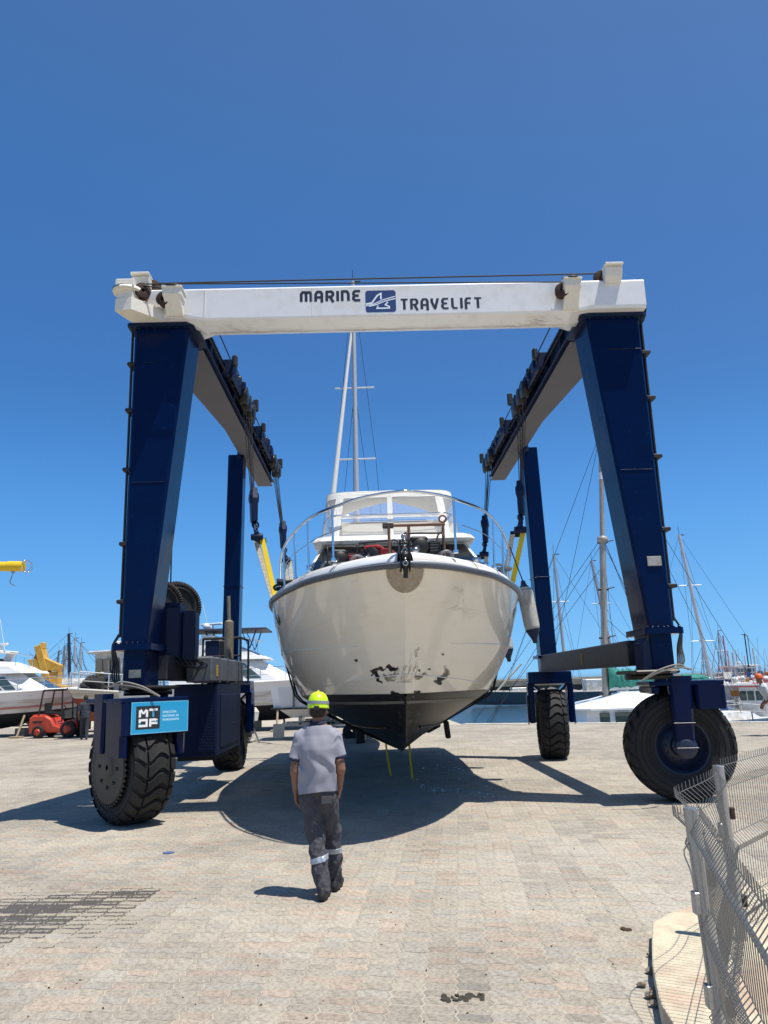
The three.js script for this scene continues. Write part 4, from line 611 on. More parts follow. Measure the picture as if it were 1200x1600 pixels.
  part('chain', Array.from({ length: 14 }, (_, i) => put(new THREE.TorusGeometry(0.028, 0.009, 6, 10), V(0, 3.3 + i * 0.042 - (i > 8 ? (i - 8) * 0.03 : 0), -0.12 + i * 0.012 + (i > 8 ? (i - 8) * 0.04 : 0)), 0, (i % 2) * Math.PI / 2, 0)), M.steel, null, ar);
  // pulpit rail
  const railP = (t) => { const s = Math.sign(t), q = Math.abs(t), a = 4.75 * Math.pow(q, 1.75) - 0.12 * (1 - q) ** 2; const y = tab([[-0.2, 4.2], [0.4, 4.22], [2, 4.26], [3.3, 4.22], [4.1, 4.1], [4.55, 3.88], [4.75, 3.62]], a); return V(s * (sheerB(Math.max(0, a + 0.1)) * 0.95 - 0.05) * (q < 0.08 ? q / 0.08 : 1), y, a); };
  const rl = []; for (let i = -24; i <= 24; i++) rl.push(railP(i / 24));
  const rail = part('bow_rail', tube(rl, 0.021, 160, 8), M.chrome);
  part('stanchion', [-0.86, -0.7, -0.555, -0.38, 0.28, 0.6, 0.75, 0.9].map((t) => { const p = railP(t), q = p.clone(); q.y = 3.5; q.x *= 0.99; return merge([rod(q, p, 0.016), rod(q, q.clone().add(new THREE.Vector3(0, 0.04, 0)), 0.035)]); }), M.chrome, null, rail);
  part('guard_wire', [-1, 1].flatMap((s) => [tube([0.33, 0.45, 0.55, 0.73, 0.9].map((t) => { const p = railP(s * t); p.y = 3.9; return p; }), 0.006, 30, 5)]), M.steel, null, rail);
  // deckhouse with dark screen and a brow
  const trap = (x0, x1, y0, y1, d0, d1, w1, c = 0.03, back = 7.5) => stack([{ y: y0, pts: ring(-x0, x0, d0, back, c) }, { y: y1, pts: ring(-w1, w1, d1, back, c) }]);
  const house = part('deckhouse', [trap(1.62, 1.62, 3.55, 4.34, 3.35, 4.35, 1.3)], deckW);
  { // windscreen panes lie 6 mm proud of the raked front
    const f = (x, y) => { const t = (y - 3.55) / 0.79, w = lerp(1.62, 1.3, t); return V(x * w, y, lerp(3.35, 4.35, t) - 0.008); };
    for (const [a, b] of [[-0.96, -0.34], [-0.32, 0.32], [0.34, 0.96]]) part('windscreen', grid(2, 2, (u, v) => f(lerp(a, b, u), lerp(3.64, 4.3, v))), M.glassDark, null, house);
  }
  part('brow', [stack([{ y: 4.33, pts: ring(-1.42, 1.42, 4.14, 7.6, 0.12) }, { y: 4.38, pts: ring(-1.46, 1.46, 4.08, 7.6, 0.14) }, { y: 4.48, pts: ring(-1.4, 1.4, 4.18, 7.6, 0.16) }])], deckW, null, house);
  // flybridge under a clear cover
  const FX = -0.04; const fly = part('flybridge', [stack([{ y: 4.47, pts: ring(-1.16, 1.16, 4.75, 7.6, 0.25) }, { y: 4.86, pts: ring(-1.22, 1.22, 4.95, 7.6, 0.25) }])], M.cream);
  const roll = new THREE.SphereGeometry(1, 20, 12); roll.scale(0.5, 0.14, 0.12); roll.translate(-0.5, 4.7, -5.0);
  part('folded_cover', roll, M.cream, 'folded cream cover behind the clear screen', fly);
  const skinW = std([0.74, 0.74, 0.7], 0.75, { bumpMap: rep(T.blotch, 1.5), bumpScale: 0.01 }), vinyl = phys([0.92, 0.92, 0.94], 0.12, { transmission: 0.78, thickness: 0, bumpMap: rep(T.blotch, 1.2), bumpScale: 0.007, clearcoat: 0.6, clearcoatRoughness: 0.1 });
  const cov = (u, y) => { const t = (y - 4.5) / 1.0, w = lerp(1.34, 1.22, t), d0 = lerp(4.7, 5.0, t); // outline: side, front, side with round corners
    const k = u * 10 - 5, ax = Math.abs(k), s = Math.sign(k); const r = 0.35; if (ax < 2.8) return V(FX + k / 2.8 * (w - r), y, d0 - 0.03 * (1 - (k / 2.8) ** 2)); if (ax < 3.6) { const th = (ax - 2.8) / 0.8 * Math.PI / 2; return V(FX + s * (w - r + r * Math.sin(th)), y, d0 + r - r * Math.cos(th)); } return V(FX + s * w, y, d0 + r + (ax - 3.6) / 1.4 * 2.2); };
  const rect = (a, b, y0, y1, off = 0) => grid(Math.max(2, Math.round((b - a) * 60)), 6, (u, v) => { const p = cov(lerp(a, b, u), lerp(y0, y1, v)); p.z += off; p.x *= 1 + off * 0.5; return p; });
  part('clear_panel', [rect(0.22, 0.485, 4.52, 5.38), rect(0.515, 0.78, 4.52, 5.38), rect(0.02, 0.2, 4.55, 5.36), rect(0.8, 0.98, 4.55, 5.36)], vinyl, null, fly);
  part('cover_frame', [rect(0, 1, 5.36, 5.5, 0.006), rect(0.485, 0.515, 4.5, 5.4, 0.006), rect(0.2, 0.225, 4.5, 5.4, 0.006), rect(0.775, 0.8, 4.5, 5.4, 0.006), rect(0.2, 0.8, 4.93, 4.965, 0.006), rect(0, 0.02, 4.5, 5.4, 0.006), rect(0.98, 1, 4.5, 5.4, 0.006)], skinW, null, fly);
  part('cover_roof', grid(60, 8, (u, v) => { const p = cov(u, 5.5), c = V(0, 5.5, 6.3); const q = p.clone().lerp(c, v); q.y = 5.5 + 0.1 * Math.sin(Math.min(1, v * 1.6) * Math.PI / 2); return q; }), skinW, null, fly);
  part('fly_rail', [tube([0.02, 0.1, 0.2, 0.3, 0.4, 0.5, 0.6, 0.7, 0.8, 0.9, 0.98].map((u) => { const p = cov(u, 4.98); p.x *= 1.03; p.z += 0.06; return p; }), 0.018, 60, 6)], M.chrome, null, fly);
  part('rear_bulkhead', bx(-1.2, 1.2, 4.5, 5.05, 7.4, 7.5, 0.05), M.cream, null, fly); part('rear_curtain', bx(-1.18, 1.18, 5.06, 5.42, 7.42, 7.44, 0.004), skinW, null, fly); part('helm_seat', bx(-0.9, 0.8, 4.86, 5.1, 5.9, 6.4, 0.08), std([0.68, 0.66, 0.6], 0.7), null, fly); part('dodger', grid(24, 4, (u, v) => { const p = cov(lerp(0.24, 0.76, u), lerp(4.52, 4.86, v)); p.z -= 0.16; return p; }), M.cream, 'cream dodger behind the clear screen', fly);
  part('bollard', [[1.15, 2.0], [1.35, 2.5], [-1.35, 2.3], [1.75, 3.35]].map(([x, a]) => merge([put(lathe([[0.05, 0], [0.05, 0.12], [0.07, 0.15], [0, 0.17]], 10), V(x, 3.52, a))])), M.chrome);
}
// ---------------- gear that stands on the foredeck
function engineUnit(name, label, x, y, a, k, frameMat, turn, tank = k) {
  const t = thing(name, label, 'engine', toYacht(x, y, a), YYAW + turn);
  mesh('frame', [...[-1, 1].flatMap((s) => [tube([V(s * 0.26, 0, -0.2), V(s * 0.26, 0.34, -0.22), V(s * 0.26, 0.36, 0.22), V(s * 0.26, 0, 0.2)], 0.014, 24, 6)]), rod(V(-0.26, 0.02, -0.2), V(0.26, 0.02, -0.2), 0.014), rod(V(-0.26, 0.36, -0.18), V(0.26, 0.36, -0.18), 0.014), rod(V(-0.26, 0.02, 0.2), V(0.26, 0.02, 0.2), 0.014)], frameMat, t);
  mesh('crankcase', [bx(-0.16, 0.04, 0.06, 0.24, -0.15, 0.12, 0.03), put(lathe([[0.01, -0.03], [0.12, -0.03], [0.12, 0.03], [0.01, 0.05]], 18), V(-0.06, 0.17, -0.16), -Math.PI / 2)], M.blackGrease, t);
  mesh('fuel_tank', bx(-0.2, 0.06, 0.25, 0.33, -0.14, 0.14, 0.035), tank, t);
  mesh('housing', [bx(0.06, 0.23, 0.05, 0.26, -0.17, 0.14, 0.03), ...[0, 1, 2, 3].map((i) => bx(0.07, 0.22, 0.09 + i * 0.04, 0.11 + i * 0.04, -0.182, -0.168, 0.003))], k, t);
  mesh('exhaust', [rod(V(-0.2, 0.12, -0.12), V(-0.08, 0.14, -0.2), 0.05), put(new THREE.SphereGeometry(0.06, 10, 8), V(-0.14, 0.1, -0.2))], M.steel, t);
  return t;
}
{
  const red = phys([0.3, 0.014, 0.012], 0.45), blk = phys([0.015, 0.015, 0.016], 0.4);
  engineUnit('pump_engine', 'red and black motor pump in a tube frame, leftmost on the foredeck', -0.86, 3.56, 2.3, red, M.black, 0.2, blk);
  engineUnit('pump_engine', 'red motor pump between the two left rail posts on the foredeck', -0.3, 3.57, 2.0, red, M.black, -0.3);
  engineUnit('pump_engine', 'black motor standing under the rusty pipe frame just right of the bow roller', 0.34, 3.62, 1.7, blk, M.black, 0.1);
  const rk = thing('pipe_frame', 'rusty brown pipe frame standing on the foredeck behind the bow roller', 'pipe frame', toYacht(0.12, 3.52, 1.6), YYAW);
  const br = std([0.16, 0.075, 0.045], 0.75, { map: rep(T.dirt, 3) });
  mesh('post', rod(V(-0.27, 0, 0), V(-0.27, 0.6, 0), 0.022), br, rk); mesh('post', rod(V(0.52, 0, 0), V(0.52, 0.6, 0), 0.022), br, rk); mesh('post', rod(V(0.02, 0, 0), V(0.02, 0.6, 0), 0.022), br, rk);
  mesh('top_bar', [rod(V(-0.35, 0.6, 0), V(0.55, 0.6, 0), 0.022), put(new THREE.TorusGeometry(0.05, 0.014, 6, 14), V(0.52, 0.68, 0))], br, rk);
  mesh('clamp', [bx(-0.36, -0.2, 0.56, 0.64, -0.02, 0.02, 0.008)], M.black, rk);
  for (const [x, a, l, k] of [[-0.62, 1.75, 'coil of grey hose beside the red pump', 0.1], [0.66, 1.55, 'coil of grey hose under the pipe frame', 0.1], [-1.08, 2.15, 'coil of silvery hose at the left end of the foredeck', 0.09]]) solo('hose_coil', l, 'hose', [0, 1, 2].map((i) => put(new THREE.TorusGeometry(k - i * 0.008, 0.018, 8, 26), new THREE.Vector3(0, 0.02 + k, i * 0.03), 0.2, 0.15 * i, 0)), std([0.16, 0.16, 0.165], 0.5, { metalness: 0.3 }), toYacht(x, 3.5, a), YYAW);
  solo('rope_heap', 'heap of white and brown rope on the right side deck by the rail end', 'rope', Array.from({ length: 5 }, (_, i) => put(new THREE.TorusGeometry(0.1 + 0.012 * (i % 3), 0.02, 6, 18), new THREE.Vector3(rr(-0.1, 0.1), 0.05 + i * 0.035, rr(-0.1, 0.1)), Math.PI / 2 + rr(-0.4, 0.4), rr(0, 3), 0)), M.strapWhite, toYacht(1.72, 3.52, 3.3), 0);
  solo('rope_heap', 'dark rope heaped on the left side deck by the sling', 'rope', Array.from({ length: 5 }, (_, i) => put(new THREE.TorusGeometry(0.1 + 0.012 * (i % 3), 0.022, 6, 18), new THREE.Vector3(rr(-0.1, 0.1), 0.05 + i * 0.035, rr(-0.1, 0.1)), Math.PI / 2 + rr(-0.4, 0.4), rr(0, 3), 0)), M.strapDark, toYacht(-1.95, 3.52, 4.2), 0);
}
// ---------------- slings under the hull, fenders
function strip(pts, w, dir) { const P = pts.map((p) => p); return grid(P.length - 1, 1, (u, v) => { const i = Math.min(P.length - 2, Math.floor(u * (P.length - 1) + 1e-6)), f = u * (P.length - 1) - i, p = P[i].clone().lerp(P[i + 1], f); return p.addScaledVector(dir, (v - 0.5) * w); }, (u, v) => [u * 8, v * w]); }
function ribbon(pts, w, th, dir) { // a flat strap with thickness
  const out = pts.map((p, i) => { const t = (pts[Math.min(i + 1, pts.length - 1)]).clone().sub(pts[Math.max(0, i - 1)]).normalize(); return new THREE.Vector3().crossVectors(t, dir).normalize().multiplyScalar(th / 2); });
  const a = pts.map((p, i) => p.clone().add(out[i])), b = pts.map((p, i) => p.clone().sub(out[i]));
  return merge([strip(a, w, dir), strip(b, w, dir), ...[-1, 1].map((s) => grid(pts.length - 1, 1, (u, v) => { const i = Math.round(u * (pts.length - 1)); return a[i].clone().lerp(b[i], v).addScaledVector(dir, s * w / 2); }))]);
}
for (const [dc, k] of [[4.1, 0], [9.0, 1]]) {
  const t = thing('lifting_sling', k ? 'rear pair of pale webbing slings carrying the yacht near the stern' : 'front pair of white and yellow webbing slings carrying the yacht', 'sling', LIFT, LYAW);
  const yh = (k ? 6.02 : 5.72) - 0.78, xs = 3.3 - 0.42 - 0.06 * k - 0.12, dir = V(0, 0, 1);
  for (const s of [-1, 1]) for (const [e, mat, nm] of [[-0.24, k ? M.strapWhite : M.yellow, k ? 'pale strap' : 'yellow strap'], [0.24, M.strapWhite, 'white strap']]) {
    mesh('strap', ribbon([0, 0.25, 0.5, 0.75, 1].map((u) => V(s * lerp(xs, 2.47 - (k ? 0.0 : 0.12), u) - e * 0.36 * (1 - 0.5 * u), lerp(yh, 3.36, u), dc + e * lerp(0.7, 1, u))), 0.12, 0.012, V(0.8, 0, -0.6 * s)), mat, t, nm);
    mesh('strap', ribbon([V(s * (2.33 + 0.15 * k), 3.43, dc + e), V(s * (2.22 + 0.1 * k), 2.5, dc + e), V(s * 2.0, 1.72, dc + e), V(s * 1.88, 1.58, dc + e), V(s * 1.3, 1.28, dc + e), V(s * 0.6, 0.92, dc + e), V(0, 0.64, dc + e)], 0.2, 0.02, dir), M.strapDark, t, 'dark strap under the hull');
  }
  if (!k) {
    mesh('tail', [ribbon([V(-0.2, 0.72, dc - 0.3), V(-0.17, 0.4, dc - 0.32), V(-0.12, 0.12, dc - 0.3)], 0.03, 0.035, dir), ribbon([V(0.26, 0.72, dc - 0.3), V(0.27, 0.4, dc - 0.3), V(0.3, 0.06, dc - 0.32)], 0.03, 0.04, dir)], M.yellow, t, 'hanging yellow tail');
    mesh('pad', [put(cb(0.1, 0.34, 0.2, 0.02), V(1.03, 0.95, dc - 0.2), 0, 0, 0.1), put(cb(0.3, 0.1, 0.25, 0.02), V(0.75, 1.0, dc - 0.2), 0, 0, 0.45)], M.strapDark, t, 'dark chafing pad hanging under the bilge');
  }
}
function fender(label, p, k) {
  const t = thing('fender', label, 'fender', p, 0);
  mesh('body', lathe([[0.0, -0.5], [0.06, -0.49], [0.13, -0.4], [0.15, -0.32], [0.155, 0.32], [0.13, 0.42], [0.05, 0.5], [0, 0.5]].map(([r, y]) => [r * k, y * k]), 22), std([0.5, 0.49, 0.45], 0.6, { map: rep(T.dirt, 2.2) }), t);
  mesh('end_cap', [lathe([[0, -0.66], [0.04, -0.65], [0.05, -0.58], [0.135, -0.41], [0.14, -0.38]].map(([r, y]) => [r * k, y * k]), 18), lathe([[0.14, 0.4], [0.06, 0.5], [0.04, 0.58], [0, 0.6]].map(([r, y]) => [r * k, y * k]), 18)], std([0.012, 0.02, 0.06], 0.5), t, 'dark blue end');
  mesh('lanyard', rod(new THREE.Vector3(0, 0.58 * k, 0), new THREE.Vector3(-0.12, 1.0 * k + 0.3, 0), 0.012), M.rope, t);
  t.rotation.z = 0.13;
  return t;
}
fender('long scuffed white fender with blue ends hanging at the right rail, nearer one', at(826, 953, 15.2), 1.0);
fender('white fender hanging further aft on the right side, lower behind the hull', at(787, 988, 17.4), 1.0);
// ------------------------------------------------------------------ people: one smooth surface from joints with radii
function surfaceNets(f, lo, hi, cell) {
  const n = [0, 1, 2].map((k) => Math.ceil((hi[k] - lo[k]) / cell) + 1), [nx, ny, nz] = n, F = new Float32Array(nx * ny * nz), id = (i, j, k) => (k * ny + j) * nx + i;
  for (let k = 0; k < nz; k++) for (let j = 0; j < ny; j++) for (let i = 0; i < nx; i++) F[id(i, j, k)] = f(lo[0] + i * cell, lo[1] + j * cell, lo[2] + k * cell);
  const idx = new Int32Array(nx * ny * nz).fill(-1), P = [], I = [];
  for (let k = 0; k < nz - 1; k++) for (let j = 0; j < ny - 1; j++) for (let i = 0; i < nx - 1; i++) {
    let c = 0, sx = 0, sy = 0, sz = 0; const v = [];
    for (let q = 0; q < 8; q++) v.push(F[id(i + (q & 1), j + ((q >> 1) & 1), k + (q >> 2))]);
    const inside = v.filter((x) => x < 0).length; if (inside === 0 || inside === 8) continue;
    for (let q = 0; q < 8; q++) for (const b of [1, 2, 4]) if (!(q & b)) { const r = q | b; if ((v[q] < 0) !== (v[r] < 0)) { const t = v[q] / (v[q] - v[r]); sx += (q & 1) + (b === 1 ? t : 0); sy += ((q >> 1) & 1) + (b === 2 ? t : 0); sz += (q >> 2) + (b === 4 ? t : 0); c++; } }
    idx[id(i, j, k)] = P.length / 3; P.push(lo[0] + (i + sx / c) * cell, lo[1] + (j + sy / c) * cell, lo[2] + (k + sz / c) * cell);
  }
  const quad = (a, b, c, d, flip) => { if (a < 0 || b < 0 || c < 0 || d < 0) return; flip ? I.push(a, c, b, a, d, c) : I.push(a, b, c, a, c, d); };
  for (let k = 1; k < nz - 1; k++) for (let j = 1; j < ny - 1; j++) for (let i = 1; i < nx - 1; i++) {
    const a = F[id(i, j, k)] < 0;
    if (a !== F[id(i + 1, j, k)] < 0) quad(idx[id(i, j - 1, k - 1)], idx[id(i, j, k - 1)], idx[id(i, j, k)], idx[id(i, j - 1, k)], !a);
    if (a !== F[id(i, j + 1, k)] < 0) quad(idx[id(i - 1, j, k - 1)], idx[id(i - 1, j, k)], idx[id(i, j, k)], idx[id(i, j, k - 1)], !a);
    if (a !== F[id(i, j, k + 1)] < 0) quad(idx[id(i - 1, j - 1, k)], idx[id(i, j - 1, k)], idx[id(i, j, k)], idx[id(i - 1, j, k)], !a);
  }
  const g = new THREE.BufferGeometry(); g.setAttribute('position', new THREE.Float32BufferAttribute(P, 3)); g.setIndex(I);
  const N = new Float32Array(P.length), e = cell * 0.6;
  for (let i = 0; i < P.length; i += 3) { const x = P[i], y = P[i + 1], z = P[i + 2], a = f(x + e, y, z) - f(x - e, y, z), b = f(x, y + e, z) - f(x, y - e, z), c = f(x, y, z + e) - f(x, y, z - e), l = Math.hypot(a, b, c) || 1; N[i] = a / l; N[i + 1] = b / l; N[i + 2] = c / l; }
  g.setAttribute('normal', new THREE.BufferAttribute(N, 3));
  const uv = new Float32Array(P.length / 3 * 2); for (let i = 0; i < P.length / 3; i++) { uv[i * 2] = P[i * 3] + P[i * 3 + 2] * 0.7; uv[i * 2 + 1] = P[i * 3 + 1]; } g.setAttribute('uv', new THREE.BufferAttribute(uv, 2));
  return g;
}
// a bone: [ax, ay, az, ra, bx, by, bz, rb, flat]; z points to the viewer; flat squeezes front to back
const cap = (b, x, y, z) => { const [ax, ay, az, ra, bx_, by_, bz_, rb, flat = 1] = b, dx = bx_ - ax, dy = by_ - ay, dz = bz_ - az, l2 = dx * dx + dy * dy + dz * dz || 1e-9, t = clamp(((x - ax) * dx + (y - ay) * dy + (z - az) * dz) / l2, 0, 1); return Math.hypot(x - ax - dx * t, y - ay - dy * t, (z - az - dz * t) / flat) * (flat < 1 ? flat * 0.5 + 0.5 : 1) - (ra + (rb - ra) * t); };
const smin = (a, b, k) => { const h = clamp(0.5 + 0.5 * (b - a) / k, 0, 1); return b + (a - b) * h - k * h * (1 - h); };
const field = (bones, k) => (x, y, z) => { let d = 9; for (const b of bones) d = smin(d, cap(b, x, y, z), k); return d; };
const chain = (pts, flat) => pts.slice(1).map((p, i) => [...pts[i], ...p, flat ?? 1]);
function box3(bones, pad) { const lo = [9, 9, 9], hi = [-9, -9, -9]; for (const b of bones) for (const [o, r] of [[0, b[3]], [4, b[7]]]) for (let k = 0; k < 3; k++) { lo[k] = Math.min(lo[k], b[o + k] - r - pad); hi[k] = Math.max(hi[k], b[o + k] + r + pad); } return [lo, hi]; }
function solid(bones, k, cell, warp, cut) { const f0 = field(bones, k), f = (x, y, z) => { let d = f0(x, y, z); if (warp && d < 0.06) d += warp(x, y, z); if (cut) d = Math.max(d, cut(x, y, z)); return d; }; const [lo, hi] = box3(bones, 0.03); return surfaceNets(f, lo, hi, cell); }
const skinTone = [0.22, 0.105, 0.065];
// five fingers curled from a palm; w: wrist, dir: down the hand, out: thumb side
function handBones(w, dir, out, side) {
  const D = new THREE.Vector3(...dir).normalize(), O = new THREE.Vector3(...out).normalize(), N = new THREE.Vector3().crossVectors(D, O).multiplyScalar(side), at3 = (a, b, c) => new THREE.Vector3(...w).addScaledVector(D, a).addScaledVector(O, b).addScaledVector(N, c).toArray();
  const B = []; for (const b of [-0.03, -0.01, 0.01, 0.028]) B.push([...at3(0.0, b * 0.5, 0), 0.021, ...at3(0.085, b, 0.002), 0.0135]);
  const L = [[-0.031, 0.058], [-0.011, 0.074], [0.011, 0.08], [0.03, 0.07]];
  for (const [b, l] of L) B.push([...at3(0.085, b, 0.002), 0.0105, ...at3(0.085 + l * 0.45, b * 1.04, 0.012), 0.0095], [...at3(0.085 + l * 0.45, b * 1.04, 0.012), 0.0095, ...at3(0.085 + l * 0.75, b * 1.02, 0.034), 0.0085], [...at3(0.085 + l * 0.75, b * 1.02, 0.034), 0.0085, ...at3(0.085 + l * 0.82, b, 0.056), 0.0075]);
  B.push([...at3(0.02, 0.02, 0.004), 0.018, ...at3(0.055, 0.05, 0.016), 0.0125], [...at3(0.055, 0.05, 0.016), 0.0125, ...at3(0.085, 0.056, 0.03), 0.0105], [...at3(0.085, 0.056, 0.03), 0.0105, ...at3(0.108, 0.05, 0.042), 0.0085]);
  return B;
}
const handGeo = (w, dir, out, side) => { const B = handBones(w, dir, out, side), f = field(B, 0.004), [lo, hi] = box3(B, 0.008); return surfaceNets(f, lo, hi, 0.0035); };
function helmetGeo(k = 1) { return lathe([[0.124, -0.005], [0.128, 0.0], [0.126, 0.012], [0.122, 0.05], [0.11, 0.09], [0.085, 0.122], [0.05, 0.141], [0, 0.147]].map(([r, y]) => [r * k, y * k]), 36); }
// ---- the man in the foreground, seen from behind, walking towards the yacht
{
  const man = thing('person', 'person in yellow helmet, grey shirt and dark trousers walking towards the lifted yacht', 'person', V(-0.70, 0, 7.62), -0.03);
  const sh = 0.17;
  // z towards the viewer is his back; he faces -z
  const torso = [...chain([[0, 0.95, 0, 0.095], [0, 1.12, 0.0, 0.118], [0.0, 1.3, 0.0, 0.15], [0, 1.42, 0.005, 0.12]], 0.78), [-sh + 0.03, 1.415, 0, 0.065, sh - 0.03, 1.415, 0, 0.065]];
  const neck = chain([[0, 1.44, 0.005, 0.062], [0.005, 1.57, -0.01, 0.056]]);
  const head = [[0.006, 1.635, -0.015, 0.07, 0.006, 1.70, 0.0, 0.078], [0.006, 1.6, -0.05, 0.06, 0.006, 1.63, -0.06, 0.065], [0.006, 1.63, -0.105, 0.012, 0.006, 1.615, -0.118, 0.015], [-0.072, 1.645, -0.005, 0.016, -0.074, 1.615, -0.012, 0.012], [0.084, 1.645, -0.005, 0.016, 0.086, 1.615, -0.012, 0.012]];
  const aL = chain([[-sh, 1.405, 0, 0.058], [-0.205, 1.15, 0.035, 0.045], [-0.212, 1.1, 0.035, 0.045], [-0.215, 0.91, -0.02, 0.028]]), aR = chain([[sh, 1.405, 0, 0.058], [0.208, 1.16, 0.03, 0.045], [0.214, 1.11, 0.03, 0.045], [0.198, 0.93, -0.03, 0.028]]);
  const hipL = [-0.085, 0.9, 0, 0.082], hipR = [0.085, 0.9, 0, 0.082];
  const lL = chain([hipL, [-0.035, 0.52, 0.0, 0.07], [0.02, 0.3, 0.08, 0.056], [0.045, 0.09, 0.14, 0.042]]), lR = chain([hipR, [0.115, 0.52, -0.14, 0.07], [0.125, 0.3, -0.18, 0.056], [0.13, 0.09, -0.22, 0.042]]);
  const bodyBones = [...torso, ...neck, ...head, ...aL, ...aR, ...lL, ...lR];
  const skin = std(skinTone, 0.6, { bumpMap: rep(T.fine, 4), bumpScale: 0.001 });
  const body = mesh('body', [solid(bodyBones, 0.02, 0.011), handGeo([-0.215, 0.915, -0.02], [0.05, -1, -0.12], [0.1, 0, -1], 1), handGeo([0.198, 0.935, -0.03], [-0.12, -1, -0.12], [-0.1, 0, -1], -1)], skin, man);
  mesh('hair', solid([[0.006, 1.66, 0.012, 0.077, 0.006, 1.70, 0.005, 0.083], [-0.035, 1.615, 0.03, 0.028, 0.047, 1.615, 0.03, 0.028]], 0.03, 0.009), std([0.018, 0.012, 0.009], 0.8), man);
  // T-shirt: loose, hangs to the hip, drapes in folds from the shoulder blades
  const fold = (x, y, z) => { const u = x + 0.25 * (y - 1.2), a = sstep(1.42, 1.1, y); return 0.013 * a * Math.sin(u * 34 + 2 * n2(y * 3, z * 4)) * (0.4 + 0.6 * sstep(0, 0.1, z)) + 0.009 * n3(x * 7, y * 3.2, z * 7) + 0.004 * Math.sin((y * 0.8 + x * 0.6) * 70 + 5 * n2(x * 6, y * 4)) * sstep(1.3, 1.4, y) * sstep(0.08, 0.2, Math.abs(x)); };
  const shirtB = [...chain([[0, 0.9, 0.0, 0.168], [0, 1.1, 0.0, 0.165], [0.0, 1.3, 0.005, 0.172], [0, 1.42, 0.005, 0.135]], 0.8), [-sh + 0.02, 1.405, 0, 0.072, sh - 0.02, 1.405, 0, 0.072], [-sh + 0.01, 1.395, 0, 0.073, -0.208, 1.2, 0.03, 0.064], [sh - 0.01, 1.395, 0, 0.073, 0.212, 1.21, 0.025, 0.064], [-0.07, 1.47, 0, 0.05, 0.07, 1.47, 0, 0.05]];
  const cutS = (x, y, z) => { const hem = 0.905 + 0.016 * Math.sin(x * 9 + 1) - y, sl = (Math.abs(x) > 0.15 ? 1.215 + 0.25 * (Math.abs(x) - 0.21) - y : -9), nk = y - (1.512 - Math.max(0, -z) * 0.4); return Math.max(hem, Math.min(sl, Math.abs(x) > 0.168 + 0.1 * (1.22 - y) ? sl : -9), nk); };
  mesh('shirt', solid(shirtB, 0.035, 0.0085, fold, cutS), std([0.275, 0.275, 0.315], 0.9, { bumpMap: rep(T.weave, 6), bumpScale: 0.0006 }), man, 'grey T-shirt with navy trim');
  const trim = std([0.012, 0.018, 0.05], 0.85);
  mesh('sleeve_trim', [[-0.206, 1.212, 0.028], [0.211, 1.222, 0.024]].map((p, i) => put(lathe([[0.058, -0.011], [0.067, -0.011], [0.067, 0.011], [0.058, 0.011], [0.058, -0.011]], 26), new THREE.Vector3(...p), 0.1, 0, i ? 0.2 : -0.2)), trim, man);
  mesh('collar', put(lathe([[0.062, -0.02], [0.082, -0.03], [0.079, 0.014], [0.068, 0.026], [0.062, 0.0]], 28), new THREE.Vector3(0.002, 1.532, 0.006), 0.22, 0, 0), trim, man);
  // trousers, baggy at the shins
  const fold2 = (x, y, z) => 0.007 * Math.sin(y * 34 + 16 * Math.abs(x - 0.05) + 4 * n2(x * 5, z * 5)) * sstep(0.75, 0.35, y) + 0.006 * Math.sin(y * 22 - x * 30 + z * 10) * sstep(0.4, 0.6, y) * sstep(0.95, 0.75, y) + 0.006 * n3(x * 10, y * 9, z * 10) + 0.004 * n3(x * 24, y * 18, z * 24);
  const trB = [[-0.055, 0.93, 0.005, 0.112, 0.055, 0.93, 0.005, 0.112, 0.95], ...chain([[-0.078, 0.86, 0.01, 0.104], [-0.035, 0.54, 0.0, 0.082], [0.015, 0.3, 0.075, 0.075], [0.045, 0.09, 0.13, 0.066]]), ...chain([[0.078, 0.86, 0.005, 0.104], [0.108, 0.54, -0.13, 0.082], [0.118, 0.3, -0.175, 0.075], [0.125, 0.08, -0.215, 0.065]])];
  const cutT = (x, y, z) => Math.max(y - 0.985, 0.055 + (z > -0.05 ? 0.02 : 0) - y);
  mesh('trousers', solid(trB, 0.02, 0.0085, fold2, cutT), std([0.056, 0.056, 0.066], 0.9, { bumpMap: rep(T.weave, 5), bumpScale: 0.001, map: rep(T.wearLight, 1.5) }), man, 'dark grey work trousers');
  const refl = std([0.4, 0.45, 0.5], 0.4, { metalness: 0.3 });
  for (const e of [-1, 1]) { const B = e < 0 ? trB.slice(1, 4) : trB.slice(4), yb = e < 0 ? 0.335 : 0.36; mesh('reflective_band', solid(B.map((b) => { const q = [...b]; q[3] += 0.005; q[7] += 0.005; return q; }), 0.02, 0.007, fold2, (x, y, z) => Math.abs(y - yb - (e < 0 ? 0.25 * (x - 0.01) : 0)) - 0.026), refl, man); }
  mesh('pocket', [put(cb(0.1, 0.07, 0.012, 0.005), new THREE.Vector3(0.09, 0.85, 0.122), -0.1, 0.3, 0)], std([0.05, 0.05, 0.06], 0.9), man);
  const shoe = (x, z, y, ry, rx) => { const B = [[0, 0.045, 0.08, 0.043, 0, 0.04, -0.1, 0.042], [0, 0.038, -0.1, 0.042, 0.008, 0.034, -0.17, 0.034], [0, 0.09, 0.06, 0.04, 0, 0.06, 0.0, 0.044]]; const g = solid(B, 0.03, 0.009, null, (a, b, c) => 0.003 - b); return put(g, new THREE.Vector3(x, y, z), rx, ry, 0); };
  mesh('shoe', shoe(0.05, 0.1, 0, -0.08, 0), M.black, man); mesh('shoe', shoe(0.13, -0.24, 0.0, -0.12, 0.05), M.black, man);
